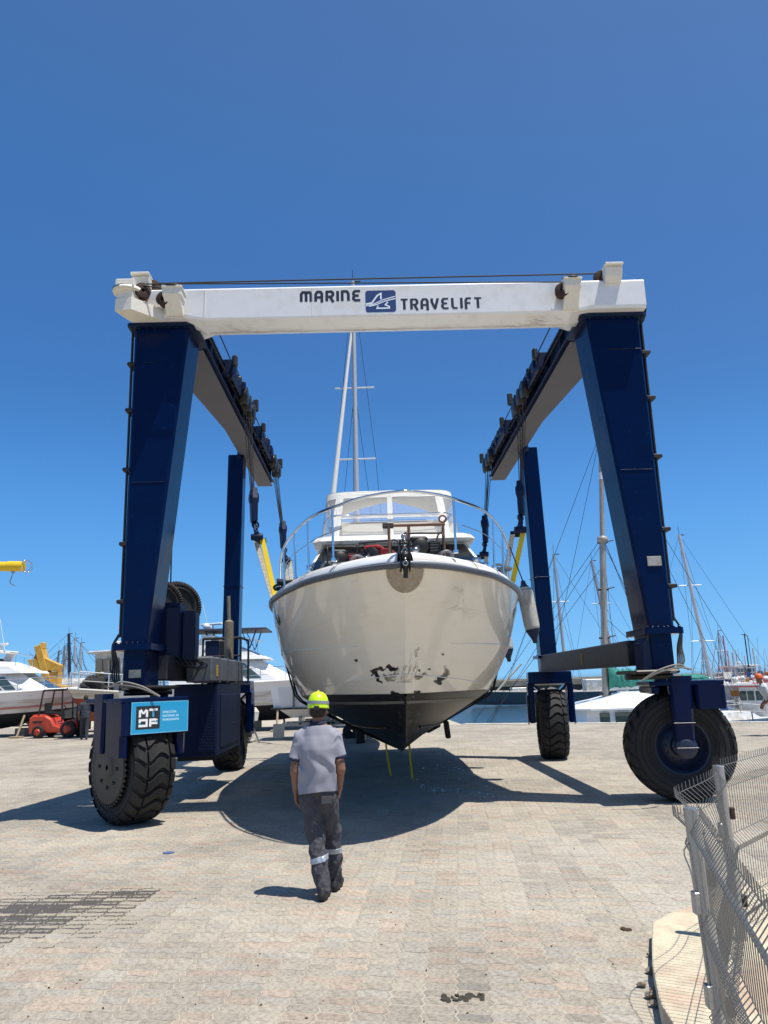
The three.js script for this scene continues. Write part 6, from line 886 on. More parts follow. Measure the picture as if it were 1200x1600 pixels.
// ---------------- fishing boats: the clutter of wheelhouses, gantries and rails on the right
function fishing(label, p, turn, o) {
  const t = thing('fishing_boat', label, 'fishing boat', p, turn), L = o.L ?? 9, B = L * 0.33, H = o.H ?? 1.5, h = hullSheets({ L, B, H, bowRise: 0.5, rake: 1, chineY: 0.35 }), y0 = o.y0 ?? 0;
  const up = (g) => { [g].flat(9).forEach((x) => x.translate(0, y0, 0)); return g; };
  const hull = mesh('hull', up(h.tops), phys(o.hull, 0.5, { map: rep(T.dirt, 0.8) }), t); mesh('bottom', up(h.bottom), std(o.bottom ?? [0.12, 0.02, 0.015], 0.8), hull); mesh('deck', up(h.deck), std([0.3, 0.3, 0.28], 0.8), hull); mesh('bulwark_band', up(h.line(0.7, 1.0, 0.015)), std(o.band ?? [0.66, 0.64, 0.6], 0.6, { map: rep(T.dirt, 1) }), hull); mesh('rub_rail', up(h.rim(0.06)), std([0.5, 0.48, 0.44], 0.6), hull);
  const yD = y0 + H, hx = o.hx ?? -L * 0.18, hw = B * 0.3, hl = L * (o.hl ?? 0.16), hh = o.hh ?? 2.0, wm = std([0.68, 0.68, 0.65], 0.55, { map: rep(T.dirt, 1) });
  const wh = mesh('wheelhouse', [stack([{ y: yD - 0.1, pts: ring(hx - hl, hx + hl, -hw, hw, 0.06) }, { y: yD + hh * 0.55, pts: ring(hx - hl, hx + hl, -hw, hw, 0.06) }, { y: yD + hh, pts: ring(hx - hl, hx + hl * 1.12, -hw, hw, 0.06) }])], o.house ? std(o.house, 0.6, { map: rep(T.dirt, 1) }) : wm, t);
  mesh('roof', bx(hx - hl * 1.2, hx + hl * 1.4, yD + hh, yD + hh + 0.12, -hw * 1.15, hw * 1.15, 0.04), o.roof ? std(o.roof, 0.6) : wm, wh);
  for (const s of [-1, 1]) for (const k of [-0.5, 0.15, 0.75]) mesh('window', bx(hx + hl * (k - 0.26), hx + hl * (k + 0.26), yD + hh * 0.58, yD + hh * 0.88, s * hw - 0.012, s * hw + 0.012, 0.004), M.glassGreen, wh);
  for (const k of [-0.6, 0, 0.6]) mesh('window', put(cb(0.02, hh * 0.3, hw * 0.52, 0.004), new THREE.Vector3(hx + hl * 1.1 + 0.012, yD + hh * 0.74, k * hw), 0, 0, -0.07), M.glassGreen, wh);
  const mast = [rod(new THREE.Vector3(hx, yD + hh, 0), new THREE.Vector3(hx, yD + hh + (o.mastH ?? 2.2), 0), 0.05), rod(new THREE.Vector3(hx, yD + hh + 1.2, -0.7), new THREE.Vector3(hx, yD + hh + 1.2, 0.7), 0.03), put(cb(0.1, 0.12, 1.0, 0.03), new THREE.Vector3(hx + 0.2, yD + hh + 0.5, 0), 0, rr(0, 2), 0), put(new THREE.SphereGeometry(0.2, 10, 8), new THREE.Vector3(hx - 0.3, yD + hh + 0.4, hw * 0.6)), rod(new THREE.Vector3(hx - 0.5, yD + hh, -hw * 0.8), new THREE.Vector3(hx - 0.6, yD + hh + 2.8, -hw * 0.8), 0.015), rod(new THREE.Vector3(hx - 0.5, yD + hh, hw * 0.8), new THREE.Vector3(hx - 0.4, yD + hh + 2.2, hw * 0.8), 0.015)];
  mesh('mast', mast, o.mastMat ?? wm, t);
  const gx = [L * 0.14, -L * 0.44], g = gx.flatMap((x) => [-1, 1].map((s) => rod(new THREE.Vector3(x, yD, s * B * 0.4), new THREE.Vector3(x, yD + 1.9, s * B * 0.36), 0.05)).concat([rod(new THREE.Vector3(x, yD + 1.9, -B * 0.36), new THREE.Vector3(x, yD + 1.9, B * 0.36), 0.05)]));
  g.push(...[-1, 1].flatMap((s) => [rod(new THREE.Vector3(gx[0], yD + 1.9, s * B * 0.36), new THREE.Vector3(gx[1], yD + 1.9, s * B * 0.36), 0.04), rod(new THREE.Vector3(L * 0.1, yD + 1.9, s * B * 0.3), new THREE.Vector3(L * 0.4, yD + 0.9, s * 0.2), 0.04)]));
  mesh('gantry', g, std([0.5, 0.5, 0.5], 0.5, { metalness: 0.4 }), t);
  mesh('rail', up(railing(h, 0, 0.75, 0.05, 0.97, 11, 0.025)), std([0.55, 0.55, 0.54], 0.5), t);
  const bc = [[0.6, 0.1, 0.02], [0.55, 0.03, 0.03], [0.65, 0.6, 0.5], [0.04, 0.1, 0.35]];
  for (let i = 0; i < 5; i++) { const c = bc[Math.floor(rnd() * 4)]; mesh('float', put(new THREE.SphereGeometry(rr(0.11, 0.17), 10, 8), new THREE.Vector3(rr(-0.4, 0.38) * L, yD + rr(0.2, 1.9), (rnd() < 0.5 ? -1 : 1) * B * rr(0.25, 0.45))), std(c, 0.6), t); }
  mesh('crate', [0, 1, 2, 3].map(() => put(cb(0.6, 0.3, 0.4, 0.02), new THREE.Vector3(rr(0.02, 0.3) * L, yD + rr(0.15, 0.6), rr(-0.6, 0.6)), 0, rr(0, 3), 0)), std([[0.5, 0.2, 0.04], [0.1, 0.25, 0.12], [0.15, 0.25, 0.45]][Math.floor(rnd() * 3)], 0.7), t);
  for (let i = 0; i < 7; i++) { const x = rr(-0.45, 0.42) * L, z = rr(-0.38, 0.38) * B, h1 = rr(1.2, 3.4); mesh('pole', [rod(new THREE.Vector3(x, yD, z), new THREE.Vector3(x + rr(-0.5, 0.5), yD + h1, z), 0.03, 0.02), rod(new THREE.Vector3(x - 0.4, yD + h1 * 0.7, z), new THREE.Vector3(x + 0.6, yD + h1 * 0.72, z), 0.022)], std([[0.6, 0.6, 0.58], [0.5, 0.5, 0.5], [0.45, 0.06, 0.04], [0.05, 0.05, 0.05]][i % 4], 0.6), t); }
  for (let i = 0; i < 4; i++) mesh('flag', put(cb(0.02, rr(0.25, 0.5), rr(0.3, 0.6), 0.004), new THREE.Vector3(rr(-0.4, 0.4) * L, yD + rr(1.2, 2.6), rr(-0.4, 0.4) * B), 0, rr(0, 3), 0.1), std([[0.5, 0.03, 0.03], [0.7, 0.68, 0.6], [0.55, 0.2, 0.03], [0.03, 0.1, 0.3]][i], 0.8), t);
  mesh('net_heap', grid(14, 8, (u, v) => { const a = u * Math.PI * 2, e = v * Math.PI / 2; const q = 1 + 0.25 * n3(Math.cos(a) * 2 + L, Math.sin(a) * 2, v * 3); return new THREE.Vector3(-L * 0.36 + 0.7 * q * Math.cos(a) * Math.cos(e), yD + 0.7 * q * Math.sin(e), 0.7 * q * Math.sin(a) * Math.cos(e)); }), std([[0.03, 0.12, 0.09], [0.25, 0.05, 0.03], [0.03, 0.03, 0.035]][Math.floor(rnd() * 3)], 0.9), t);
  return t;
}
{
  const Wt = -2.35 - 0.3, col = { black: [0.03, 0.03, 0.035], red: [0.4, 0.04, 0.03], white: [0.62, 0.62, 0.6], blue: [0.03, 0.08, 0.25], green: [0.04, 0.14, 0.1], orange: [0.5, 0.1, 0.03] };
  const fl = [];
  const add = (l, px, D0, tn, o) => { const D = 6 + D0 * 1.16; fl.push([l, at(px, 1060, D).x, D, tn, o]); };
  add('red fishing boat just right of the right wheel box, nearest of the fleet', 1142, 35.5, 2.3, { hull: col.red, roof: [0.45, 0.04, 0.03] });
  add('black fishing boat with a white wheelhouse right behind the green tarpaulin', 1168, 38, 0.5, { hull: col.black });
  add('blue fishing boat with a red roof directly behind the stooping person', 1200, 37, 2.6, { hull: col.blue, roof: [0.5, 0.05, 0.03] });
  add('orange fishing boat in the second row behind the green tarpaulin', 1155, 43, 1.0, { hull: col.orange, house: [0.55, 0.3, 0.2] });
  add('white fishing boat under the red and white top mast of the fleet', 1130, 47, 1.4, { hull: col.white, mastH: 3.6, mastMat: std([0.6, 0.1, 0.09], 0.6) });
  add('green fishing boat in the third row with a white gantry', 1185, 45, 2.9, { hull: col.green });
  add('dark fishing boat with a tall black mast at the back of the fleet', 1150, 56, 2, { hull: col.black, mastH: 4.2, mastMat: M.black, house: [0.2, 0.2, 0.2] });
  add('red fishing boat with a red roof in the back row, farther right', 1178, 54, 0.8, { hull: col.red, roof: [0.5, 0.05, 0.03] });
  add('white fishing boat glimpsed above the right wheel box', 1108, 52, 2.9, { hull: col.white, L: 10 });
  add('white fishing boat with a red roof far back at the right edge', 1196, 62, 1.5, { hull: col.white, roof: [0.5, 0.05, 0.03], L: 11 });
  add('orange fishing boat far back in front of the black trawler', 1160, 66, 0.3, { hull: col.orange, roof: [0.55, 0.2, 0.05] });
  add('long black trawler at the far back right under the breakwater', 1185, 88, 0.15, { hull: col.black, L: 16, H: 2.6, hh: 2.8 });
  for (const [l, x, d, tn, o] of fl) fishing(l, V(x, Wt, d), tn, { L: 8.5, H: 1.9, hh: 1.8, hl: 0.085, ...o });
  // long grey workboat far out
  const g = hullSheets({ L: 26, B: 6, H: 2.2, bowRise: 0.3, rake: 1.5, chineY: 0.2 }), wb = thing('barge', 'long grey workboat moored under the breakwater', 'workboat', V(25, -2.6, 130), 3.1);
  const hm = mesh('hull', g.tops, std([0.12, 0.135, 0.14], 0.7), wb); mesh('deck', g.deck, std([0.35, 0.34, 0.3], 0.8), hm); mesh('deckhouse', [bx(-11, -7, 2.1, 4.2, -1.6, 1.6, 0.1), bx(2, 5, 2.1, 3.2, -1.5, 1.5, 0.1)], M.white, wb); mesh('bulwark', g.rim(0.15), std([0.4, 0.38, 0.33], 0.7), hm); mesh('derrick', rod(new THREE.Vector3(8, 2, 0), new THREE.Vector3(3, 7, 0), 0.15), std([0.5, 0.45, 0.35], 0.7), wb);
  solo('tarpaulin', 'dark green tarpaulin peaked over a pile at the quay edge', 'tarpaulin', grid(16, 10, (u, v) => { const x = lerp(-0.75, 0.75, u), z = lerp(-0.5, 0.5, v), r = Math.max(Math.abs(x) / 0.75, Math.abs(z) / 0.5); return new THREE.Vector3(x, 0.42 * (1 - r) + 0.03 * n2(x * 5, z * 5) + 0.02, z); }), std([0.008, 0.07, 0.06], 0.7), V(15.5, 0.0, quayD(15.5) - 0.1), 0.4);
  solo('mast_post', 'thin lamp standard with a curved head beyond the fishing fleet', 'lamp post', [rod(new THREE.Vector3(0, 0, 0), new THREE.Vector3(0, 7.5, 0), 0.08, 0.05), tube([new THREE.Vector3(0, 7.5, 0), new THREE.Vector3(-0.1, 7.9, 0), new THREE.Vector3(-0.6, 8, 0)], 0.05, 12, 6)], M.steel, V(36, -2.4, 78));
}
{ // the orange fishing boat ashore on the left
  const t = fishing('orange red fishing boat ashore with a white bulwark, bow just left of the blue sign', V(-10.7, 0, 38.0), Math.PI + 1.0, { hull: [0.33, 0.045, 0.018], bottom: [0.3, 0.04, 0.018], L: 9.5, H: 1.35, y0: 0.05, band: [0.6, 0.56, 0.48], house: [0.62, 0.64, 0.66], hx: 2.5, hh: 2.2, hl: 0.1 });
  const h = hullSheets({ L: 9.5, B: 9.5 * 0.33, H: 1.4, bowRise: 0.5, rake: 1, chineY: 0.35 });
  const nm = canvasTex(512, 64, (c, w, hh) => { c.clearRect(0, 0, w, hh); c.fillStyle = '#15130f'; c.font = 'italic bold 56px sans-serif'; c.textBaseline = 'middle'; c.fillText('AQUILES II', 20, 34, 470); });
  const g = grid(12, 1, (u, v) => { const p = h.top(lerp(0.96, 0.74, u), lerp(0.75, 0.95, v), 1, 0.03); p.y += 0.15; return p; }); mesh('boat_name', g, new THREE.MeshStandardMaterial({ map: nm, transparent: true, roughness: 0.7 }), t, 'dark slanted boat name');
  mesh('net_pile', put(grid(18, 10, (u, v) => { const a = u * Math.PI * 2, e = v * Math.PI / 2, q = 1 + 0.3 * n3(Math.cos(a) * 3, Math.sin(a) * 3, v * 4); return new THREE.Vector3(0.7 * q * Math.cos(a) * Math.cos(e), 0.6 * q * Math.sin(e), 0.6 * q * Math.sin(a) * Math.cos(e)); }), new THREE.Vector3(4.1, 1.95, 0)), std([0.02, 0.02, 0.022], 0.9), t);
  mesh('yellow_boom', bar(new THREE.Vector3(4.3, 1.9, 0.2), new THREE.Vector3(3.4, 2.9, 0.5), 0.16, 0.16), std([0.6, 0.38, 0.03], 0.6), t);
  mesh('prop', [-1, 1].flatMap((s) => [rod(new THREE.Vector3(1.5, 0, s * 1.7), new THREE.Vector3(1.5, 1.3, s * 1.15), 0.06), rod(new THREE.Vector3(-2, 0, s * 1.8), new THREE.Vector3(-2, 1.3, s * 1.25), 0.06)]).concat([bx(-3, 2.6, 0, 0.3, -0.2, 0.2)]), std([0.25, 0.2, 0.14], 0.9), t);
}
{ // red forklift
  const p = atH(92, 1152, 0), t = thing('forklift', 'red forklift truck parked before the left cruiser', 'forklift', p, -0.12), rd = phys([0.52, 0.045, 0.012], 0.4, { clearcoat: 0.3, map: rep(T.dirt, 1) });
  mesh('body', [prism([[-1.1, 0.26], [-1.16, 0.5], [-1.12, 0.82], [-0.98, 0.94], [-0.42, 0.9], [-0.2, 0.78], [-0.02, 0.5], [0.3, 0.42], [0.5, 0.46], [0.62, 0.66], [0.8, 0.7], [0.96, 0.62], [1.02, 0.46], [0.98, 0.32], [0.4, 0.3], [-0.35, 0.3], [-0.5, 0.42], [-0.78, 0.44], [-0.95, 0.28]], 1.0, 0.07)], rd, t);
  mesh('grille', [bx(-1.0, -0.55, 0.66, 0.74, -0.51, -0.49, 0.01), bx(-1.245, -1.22, 0.62, 0.72, -0.35, 0.35, 0.01)], M.black, t);
  for (const [x, r] of [[-0.68, 0.27], [0.72, 0.36]]) for (const z of [-0.52, 0.52]) { const w = mesh('wheel', put(lathe([[r * 0.5, -0.11], [r * 0.92, -0.12], [r, -0.08], [r, 0.08], [r * 0.92, 0.12], [r * 0.5, 0.11]], 24), new THREE.Vector3(x, r, z), Math.PI / 2), M.rubber, t); mesh('rim', put(lathe([[0.02, -0.1], [r * 0.52, -0.12], [r * 0.52, 0.12], [0.02, 0.1]], 20), new THREE.Vector3(x, r, z), Math.PI / 2), rd, w); }
  mesh('overhead_guard', [...[-0.45, 0.45].flatMap((z) => [rod(new THREE.Vector3(-0.75, 1.0, z), new THREE.Vector3(-0.6, 2.05, z), 0.035), rod(new THREE.Vector3(0.35, 0.7, z), new THREE.Vector3(0.3, 2.05, z), 0.035), rod(new THREE.Vector3(-0.6, 2.05, z), new THREE.Vector3(0.35, 2.07, z), 0.04)]), ...[-0.4, -0.15, 0.1].map((x) => rod(new THREE.Vector3(x, 2.06, -0.45), new THREE.Vector3(x, 2.06, 0.45), 0.025))], M.black, t);
  mesh('seat', [bx(-0.6, -0.15, 1.0, 1.12, -0.25, 0.25, 0.04), bx(-0.65, -0.55, 1.05, 1.5, -0.25, 0.25, 0.04)], M.black, t); mesh('steering_wheel', put(new THREE.TorusGeometry(0.17, 0.02, 6, 18), new THREE.Vector3(0.15, 1.2, 0), 0, Math.PI / 2, 0.0), M.black, t);
  mesh('mast', [...[-0.3, 0.3].flatMap((z) => [bx(0.95, 1.1, 0.1, 2.25, z - 0.06, z + 0.06, 0.01), bx(1.1, 1.2, 0.1, 2.2, z * 0.8 - 0.05, z * 0.8 + 0.05, 0.01)]), bx(0.96, 1.1, 2.15, 2.24, -0.35, 0.35, 0.01), bx(0.96, 1.1, 1.1, 1.2, -0.35, 0.35, 0.01), bx(1.2, 1.25, 0.3, 0.8, -0.45, 0.45, 0.01), rod(new THREE.Vector3(1.05, 0.3, 0), new THREE.Vector3(1.05, 1.6, 0), 0.06)], M.blackGrease, t);
  mesh('fork', [bx(1.25, 2.2, 0.2, 0.24, -0.3, -0.18), bx(1.25, 2.2, 0.2, 0.24, 0.18, 0.3)], M.blackGrease, t);
}
{ // yellow machines
  const y1 = std([0.62, 0.36, 0.05], 0.6, { map: rep(T.dirt, 0.6) }), y2 = std([0.72, 0.48, 0.01], 0.5);
  const D = 50, b = at(66, 1090, D), t = thing('crane', 'ochre folded crane frame rising behind the left cruiser', 'crane', new THREE.Vector3(b.x, 0, -D), 0), I = (x, y) => { const p = at(x, y, D); return new THREE.Vector3(p.x - b.x, p.y, 0); };
  mesh('chassis', [bx(-2.5, 2.0, 0.4, 1.2, -1.2, 1.2, 0.06), ...[-1.8, 0, 1.3].flatMap((x) => [-1.1, 1.1].map((z) => put(lathe([[0.1, -0.2], [0.5, -0.2], [0.55, 0], [0.5, 0.2], [0.1, 0.2]], 20), new THREE.Vector3(x, 0.55, z), Math.PI / 2)))], M.blackGrease, t);
  mesh('boom_leg', [bar(I(62, 1009), I(77, 1066), 0.75, 0.45, 0.03), bar(I(65, 1009), I(70, 1009), 0.5, 0.4, 0.03)], y1, t); mesh('cross_plate', [put(prism([[-1.0, 0.3], [0.0, 0.4], [1.1, -0.1], [1.0, -0.5], [0.2, -0.35], [-0.7, -0.3]], 0.5, 0.02), I(71, 1038).setZ(0.1))], y1, t); mesh('back_leg', bar(I(61, 1010), I(47, 1042), 0.45, 0.4, 0.03).translate(0, 0, -0.6), std([0.2, 0.1, 0.02], 0.7), t); mesh('turret', [bar(I(84, 1050), I(82, 1085), 0.9, 0.6, 0.03), bx(-0.5, 1.6, 1.2, 2.4, -0.9, 0.9, 0.05)], y1, t);
  const e = at(37, 885, 24), c = thing('crane', 'yellow tubular crane boom reaching in at the left edge with a hook line', 'crane', new THREE.Vector3(e.x - 9, 0, e.z), 0), tip = new THREE.Vector3(9, e.y, 0), root = new THREE.Vector3(0, e.y + 0.25, 0);
  mesh('boom', [rod(tip, root, 0.15, 0.19, 16), rod(tip, tip.clone().add(new THREE.Vector3(-0.5, 0.02, 0)), 0.165, 0.165, 16)], y2, c); mesh('column', [rod(new THREE.Vector3(0, 0, 0), new THREE.Vector3(0, e.y + 0.6, 0), 0.3, 0.25, 16), bx(-1.2, 1.2, 0, 0.7, -1.2, 1.2, 0.05)], y2, c);
  mesh('hoop', [put(new THREE.TorusGeometry(0.18, 0.012, 6, 20), tip.clone().add(new THREE.Vector3(0.04, 0.02, 0)), 0, 0.6, 0), put(new THREE.TorusGeometry(0.19, 0.012, 6, 20), tip.clone().add(new THREE.Vector3(0.09, -0.01, 0)), 0, 0.9, 0)], M.chrome, c); mesh('hook_line', [tube([tip.clone().add(new THREE.Vector3(-0.3, -0.15, 0)), tip.clone().add(new THREE.Vector3(-0.36, -0.34, 0)), tip.clone().add(new THREE.Vector3(-0.4, -0.48, 0)), tip.clone().add(new THREE.Vector3(-0.34, -0.56, 0)), tip.clone().add(new THREE.Vector3(-0.24, -0.6, 0))], 0.016, 20, 6), put(cb(0.1, 0.08, 0.06, 0.01), tip.clone().add(new THREE.Vector3(-0.33, -0.17, 0)))], M.steel, c);
}
{ // white launch on a trailer, outboard, odds and ends behind the hoist's left rear wheel
  const p = V(-2.75, -0.08, 29.5), t = thing('launch', 'small white slab-sided launch on a trailer left of the lifted yacht', 'boat', p, 0.0);
  const h = mesh('hull', [stack([{ y: 1.2, pts: ring(-1.5, 3.6, -0.9, 0.9, 0.3) }, { y: 1.95, pts: ring(-1.6, 3.8, -1.05, 1.05, 0.3) }]), stack([{ y: 0.85, pts: ring(-0.9, 3.4, -0.5, 0.5, 0.2) }, { y: 1.19, pts: ring(-1.35, 3.6, -0.85, 0.85, 0.25) }])], phys([0.8, 0.8, 0.79], 0.4), t);
  mesh('rubbing_strake', bx(-1.56, 3.72, 1.16, 1.22, -0.99, 0.99, 0.02), M.black, h); mesh('strap', bx(-0.75, -0.68, 1.18, 1.98, -1.07, -1.03, 0.004), M.greyPaint, h);
  mesh('trailer', [bx(-1.2, 3.4, 0.55, 0.68, -0.6, -0.48), bx(-1.2, 3.4, 0.55, 0.68, 0.48, 0.6), ...[-0.6, 0.6, 1.8].map((x) => bx(x, x + 0.12, 0.6, 0.9, -0.6, 0.6)), bx(0.2, 0.55, 0.68, 1.25, -0.86, -0.8), bx(-1.6, -1.2, 0.02, 0.62, -0.1, 0.1)], M.galv, t);
  for (const z of [-0.75, 0.75]) mesh('wheel', put(lathe([[0.08, -0.1], [0.28, -0.11], [0.3, 0], [0.28, 0.11], [0.08, 0.1]], 20), new THREE.Vector3(1.3, 0.3, z), Math.PI / 2), M.rubber, t);
  const om = thing('outboard_motor', 'white and black outboard motor on a stand beside the left rear wheel', 'outboard motor', V(-4.95, 0, 28), 0.3);
  mesh('stand', [rod(new THREE.Vector3(-0.3, 0, 0.2), new THREE.Vector3(0, 0.8, 0), 0.03), rod(new THREE.Vector3(0.3, 0, 0.2), new THREE.Vector3(0, 0.8, 0), 0.03), rod(new THREE.Vector3(0, 0, -0.4), new THREE.Vector3(0, 0.8, 0), 0.03)], M.steel, om); mesh('cowl', stack([{ y: 0.75, pts: ring(-0.25, 0.25, -0.18, 0.2, 0.06) }, { y: 1.05, pts: ring(-0.27, 0.3, -0.2, 0.22, 0.08) }, { y: 1.2, pts: ring(-0.15, 0.2, -0.14, 0.14, 0.06) }]), M.white, om); mesh('shaft', [bx(-0.06, 0.06, 0.2, 0.75, -0.05, 0.1, 0.02), rod(new THREE.Vector3(0, 0.3, 0.2), new THREE.Vector3(0, 0.3, -0.15), 0.06)], M.black, om);
  solo('sheeting', 'crumpled white sheeting heaped beside the outboard motor', 'sheeting', grid(26, 12, (u, v) => { const a = u * Math.PI * 2, e = v * Math.PI / 2, q = 1 + 0.4 * n3(Math.cos(a) * 2.5, Math.sin(a) * 2.5, v * 4); return new THREE.Vector3(0.6 * q * Math.cos(a) * Math.cos(e), 0.55 * q * Math.sin(e), 0.5 * q * Math.sin(a) * Math.cos(e)); }), std([0.6, 0.58, 0.55], 0.8), V(-5.5, 0, 28.5));
  solo('gas_bottle', 'brown bottle standing on the yard left of the forefoot of the yacht', 'bottle', lathe([[0, 0], [0.13, 0], [0.14, 0.05], [0.14, 0.32], [0.08, 0.42], [0.05, 0.48], [0, 0.48]], 18), std([0.2, 0.12, 0.06], 0.6), atH(572, 1149, 0));
}
// ------------------------------------------------------------------ kerbed slab and wire mesh fence on the right
{
  const out = [[1.22, 2.2], [1.33, 3.6], [1.46, 4.75], [1.53, 5.1], [1.6, 5.35], [1.75, 5.75], [1.9, 6.15], [2.06, 6.35], [2.6, 6.75], [3.6, 7.6], [6, 9.9], [9, 9], [9, -2], [1.0, -2]];
  const sh = new THREE.Shape(out.map(([x, d], i) => new THREE.Vector2(x + (i > 0 && i < 8 ? rr(-0.025, 0.025) : 0), d))), g = new THREE.ExtrudeGeometry(sh, { depth: 0.125, bevelEnabled: true, bevelSize: 0.012, bevelThickness: 0.012, bevelSegments: 2, steps: 1 });
  g.rotateX(-Math.PI / 2); g.translate(0, -0.02, 0);
  const map = rep(tex(512, (x, y) => { const a = F1(x, y), b = F3(x, y), k = sstep(0.45, 0.62, a); return [lerp(0.66, 0.74, k) * (0.8 + 0.4 * b), lerp(0.5, 0.65, k) * (0.8 + 0.4 * b), lerp(0.36, 0.47, k) * (0.8 + 0.4 * b)]; }), 0.45);
  const slab = struct('pavement', boxUV(g), std([0.72, 0.72, 0.72], 0.9, { map, bumpMap: rep(T.fine, 1.3), bumpScale: 0.006 }));
  // broken mortar along the edge
  for (const [x, d, s] of [[1.5, 5.0, 0.03], [1.52, 5.12, 0.036], [1.5, 5.28, 0.022], [1.64, 5.5, 0.03], [1.42, 4.55, 0.02], [1.74, 5.8, 0.026], [1.55, 5.2, 0.02]]) { const q = new THREE.IcosahedronGeometry(s, 1); const p = q.attributes.position; for (let i = 0; i < p.count; i++) { const k = 1 + 0.35 * n3(p.getX(i) * 30, p.getY(i) * 30, p.getZ(i) * 30 + d); p.setXYZ(i, p.getX(i) * k * 1.3, p.getY(i) * k * 0.6, p.getZ(i) * k); } q.computeVertexNormals(); mesh(numbered('mortar_piece'), put(q, V(x, 0.02, d)), std([0.2, 0.16, 0.12], 0.95), slab); }
  // concrete footing block inside the fence
  const blk = thing('concrete_block', 'grey concrete block standing behind the wire fence', 'concrete block', V(2.32, 0.117, 4.65), -0.5); mesh('block', bx(-0.22, 0.22, 0.0, 0.2, -0.2, 0.2, 0.01), std([0.13, 0.13, 0.12], 0.9, { map: rep(T.dirt, 2), bumpMap: T.fine, bumpScale: 0.004 }), blk); mesh('shadow_strip', bx(-0.24, 0.24, 0, 0.02, -0.22, 0.22, 0.004), M.black, blk);  // black strip at the base paints the shadow line under the block

  // welded mesh: stiff V folds, wires 5 mm; a panel runs between two points on the ground
  const wireM = std([0.22, 0.22, 0.21], 0.42, { metalness: 0.55, map: rep(T.wear, 3) });
  function panel(label, A, B, yb, yt, warp, nW, r = 0.0024) {
    const t = thing('wire_fence', label, 'wire fence', V(A[0], 0, A[1])), org = V(A[0], 0, A[1]);
    const L = Math.hypot(B[0] - A[0], B[1] - A[1]), ux = (B[0] - A[0]) / L, ud = (B[1] - A[1]) / L, nx = -ud, nd = ux; // n: to the left of A>B
    const H = yt - yb;
    const off = (y) => { const f = (c, h) => { const a = Math.abs(y - c); return a < h ? (1 - a / h) * 0.055 : 0; }; return f(yt - 0.105, 0.075) + f(yb + H * 0.5, 0.06) + f(yb + 0.12, 0.06); };
    const P = (s, y) => { let q = [A[0] + ux * s - nx * off(y), A[1] + ud * s - nd * off(y)], yy = y; if (warp) { const w = warp(s / L, (y - yb) / H); q = [q[0] + nx * w[0], q[1] + nd * w[0]]; yy += w[1]; } return V(q[0], yy, q[1]).sub(org); };
    const ys = [yb, yb + 0.06, yb + 0.12, yb + 0.18, yb + H * 0.5 - 0.06, yb + H * 0.5, yb + H * 0.5 + 0.06, yb + H * 0.75, yt - 0.25, yt - 0.18, yt - 0.105, yt - 0.03, yt + 0.02];
    const vertical = []; for (let i = 0; i <= nW; i++) { const s = L * i / nW; for (let k = 0; k < ys.length - 1; k++) vertical.push(rod(P(s, ys[k]), P(s, ys[k + 1]), r, r, 5, true)); if (i > 0 && i < nW) { } const m = mesh('wire', vertical.splice(0), wireM, t); }
    for (const y of [yb + 0.06, yb + 0.18, yb + H * 0.5 - 0.06, yb + H * 0.5 + 0.06, yt - 0.18, yt - 0.03]) { const n = 24, hw = []; for (let i = 0; i < n; i++) hw.push(rod(P(L * i / n, y).add(new THREE.Vector3(0, 0, 0.004)), P(L * (i + 1) / n, y).add(new THREE.Vector3(0, 0, 0.004)), r * 1.05, r * 1.05, 5, true)); mesh('cross_wire', hw, wireM, t); }
    return t;
  }
  const P0 = [0.93, 1.85], P1 = [1.5, 4.02], P2 = [2.33, 5.72], P3 = [3.95, 7.5], P4 = [5.6, 9.4];
  panel('near wire mesh fence panel running from the near post out of the frame', P1, P0, 0.17, 1.215, (s, v) => [0, 0.02 - 0.02 * s], 46);
  panel('bent wire mesh fence panel with its top buckled between the two posts', P1, P2, 0.17, 1.24, (s, v) => { const k = sstep(0.55, 1, v); const lean = k * (0.11 * Math.exp(-(((s - 0.1) / 0.14) ** 2)) + 0.19 * Math.exp(-(((s - 0.52) / 0.2) ** 2)) + 0.03); return [lean, -0.10 * k * Math.exp(-(((s - 0.28) / 0.09) ** 2)) - 0.25 * lean * k]; }, 40);
  panel('far wire mesh fence panel going right from the far post', P2, P3, 0.17, 1.27, null, 48);
  panel('last wire mesh fence panel at the right edge behind the far one', P3, P4, 0.17, 1.27, null, 46);
  function post(label, [x, d], lean, top, rusty) {
    const t = thing('fence_post', label, 'fence post', V(x, 0.115, d)), a = new THREE.Vector3(0, 0, 0), b = new THREE.Vector3(lean[0], top - 0.115, lean[1]);
    mesh('tube', [rod(a, b, 0.0375, 0.0375, 24), rod(b.clone().add(new THREE.Vector3(0, -0.004, 0)), b.clone().add(new THREE.Vector3(0, 0.003, 0)), 0.0385, 0.036, 24)], M.galv, t);
    const on = (f) => a.clone().lerp(b, f), clip = [];
    for (const f of [0.26, 0.62]) clip.push(put(cb(0.03, 0.1, 0.05, 0.004), on(f).add(new THREE.Vector3(-0.04, 0, 0.005))));
    mesh('clip', clip, M.galv, t); mesh('clamp', [0.22, 0.72].map((f) => put(cb(0.035, 0.08, 0.03, 0.006), on(f).add(new THREE.Vector3(0.045, 0, 0.02)))), M.rust, t);
    mesh('tie_wire', tube([on(0.86).add(new THREE.Vector3(-0.037, 0, 0.01)), on(0.82).add(new THREE.Vector3(-0.065, 0, 0.0)), on(0.74).add(new THREE.Vector3(-0.05, 0, 0.02)), on(0.6).add(new THREE.Vector3(-0.045, 0, 0.02)), on(0.3).add(new THREE.Vector3(-0.04, 0, 0.02))], 0.0035, 30, 5), M.galv, t);
    return t;
  }
  post('near galvanised fence post, in front at the bottom right', P1, [-0.035, 0.0], 1.235);
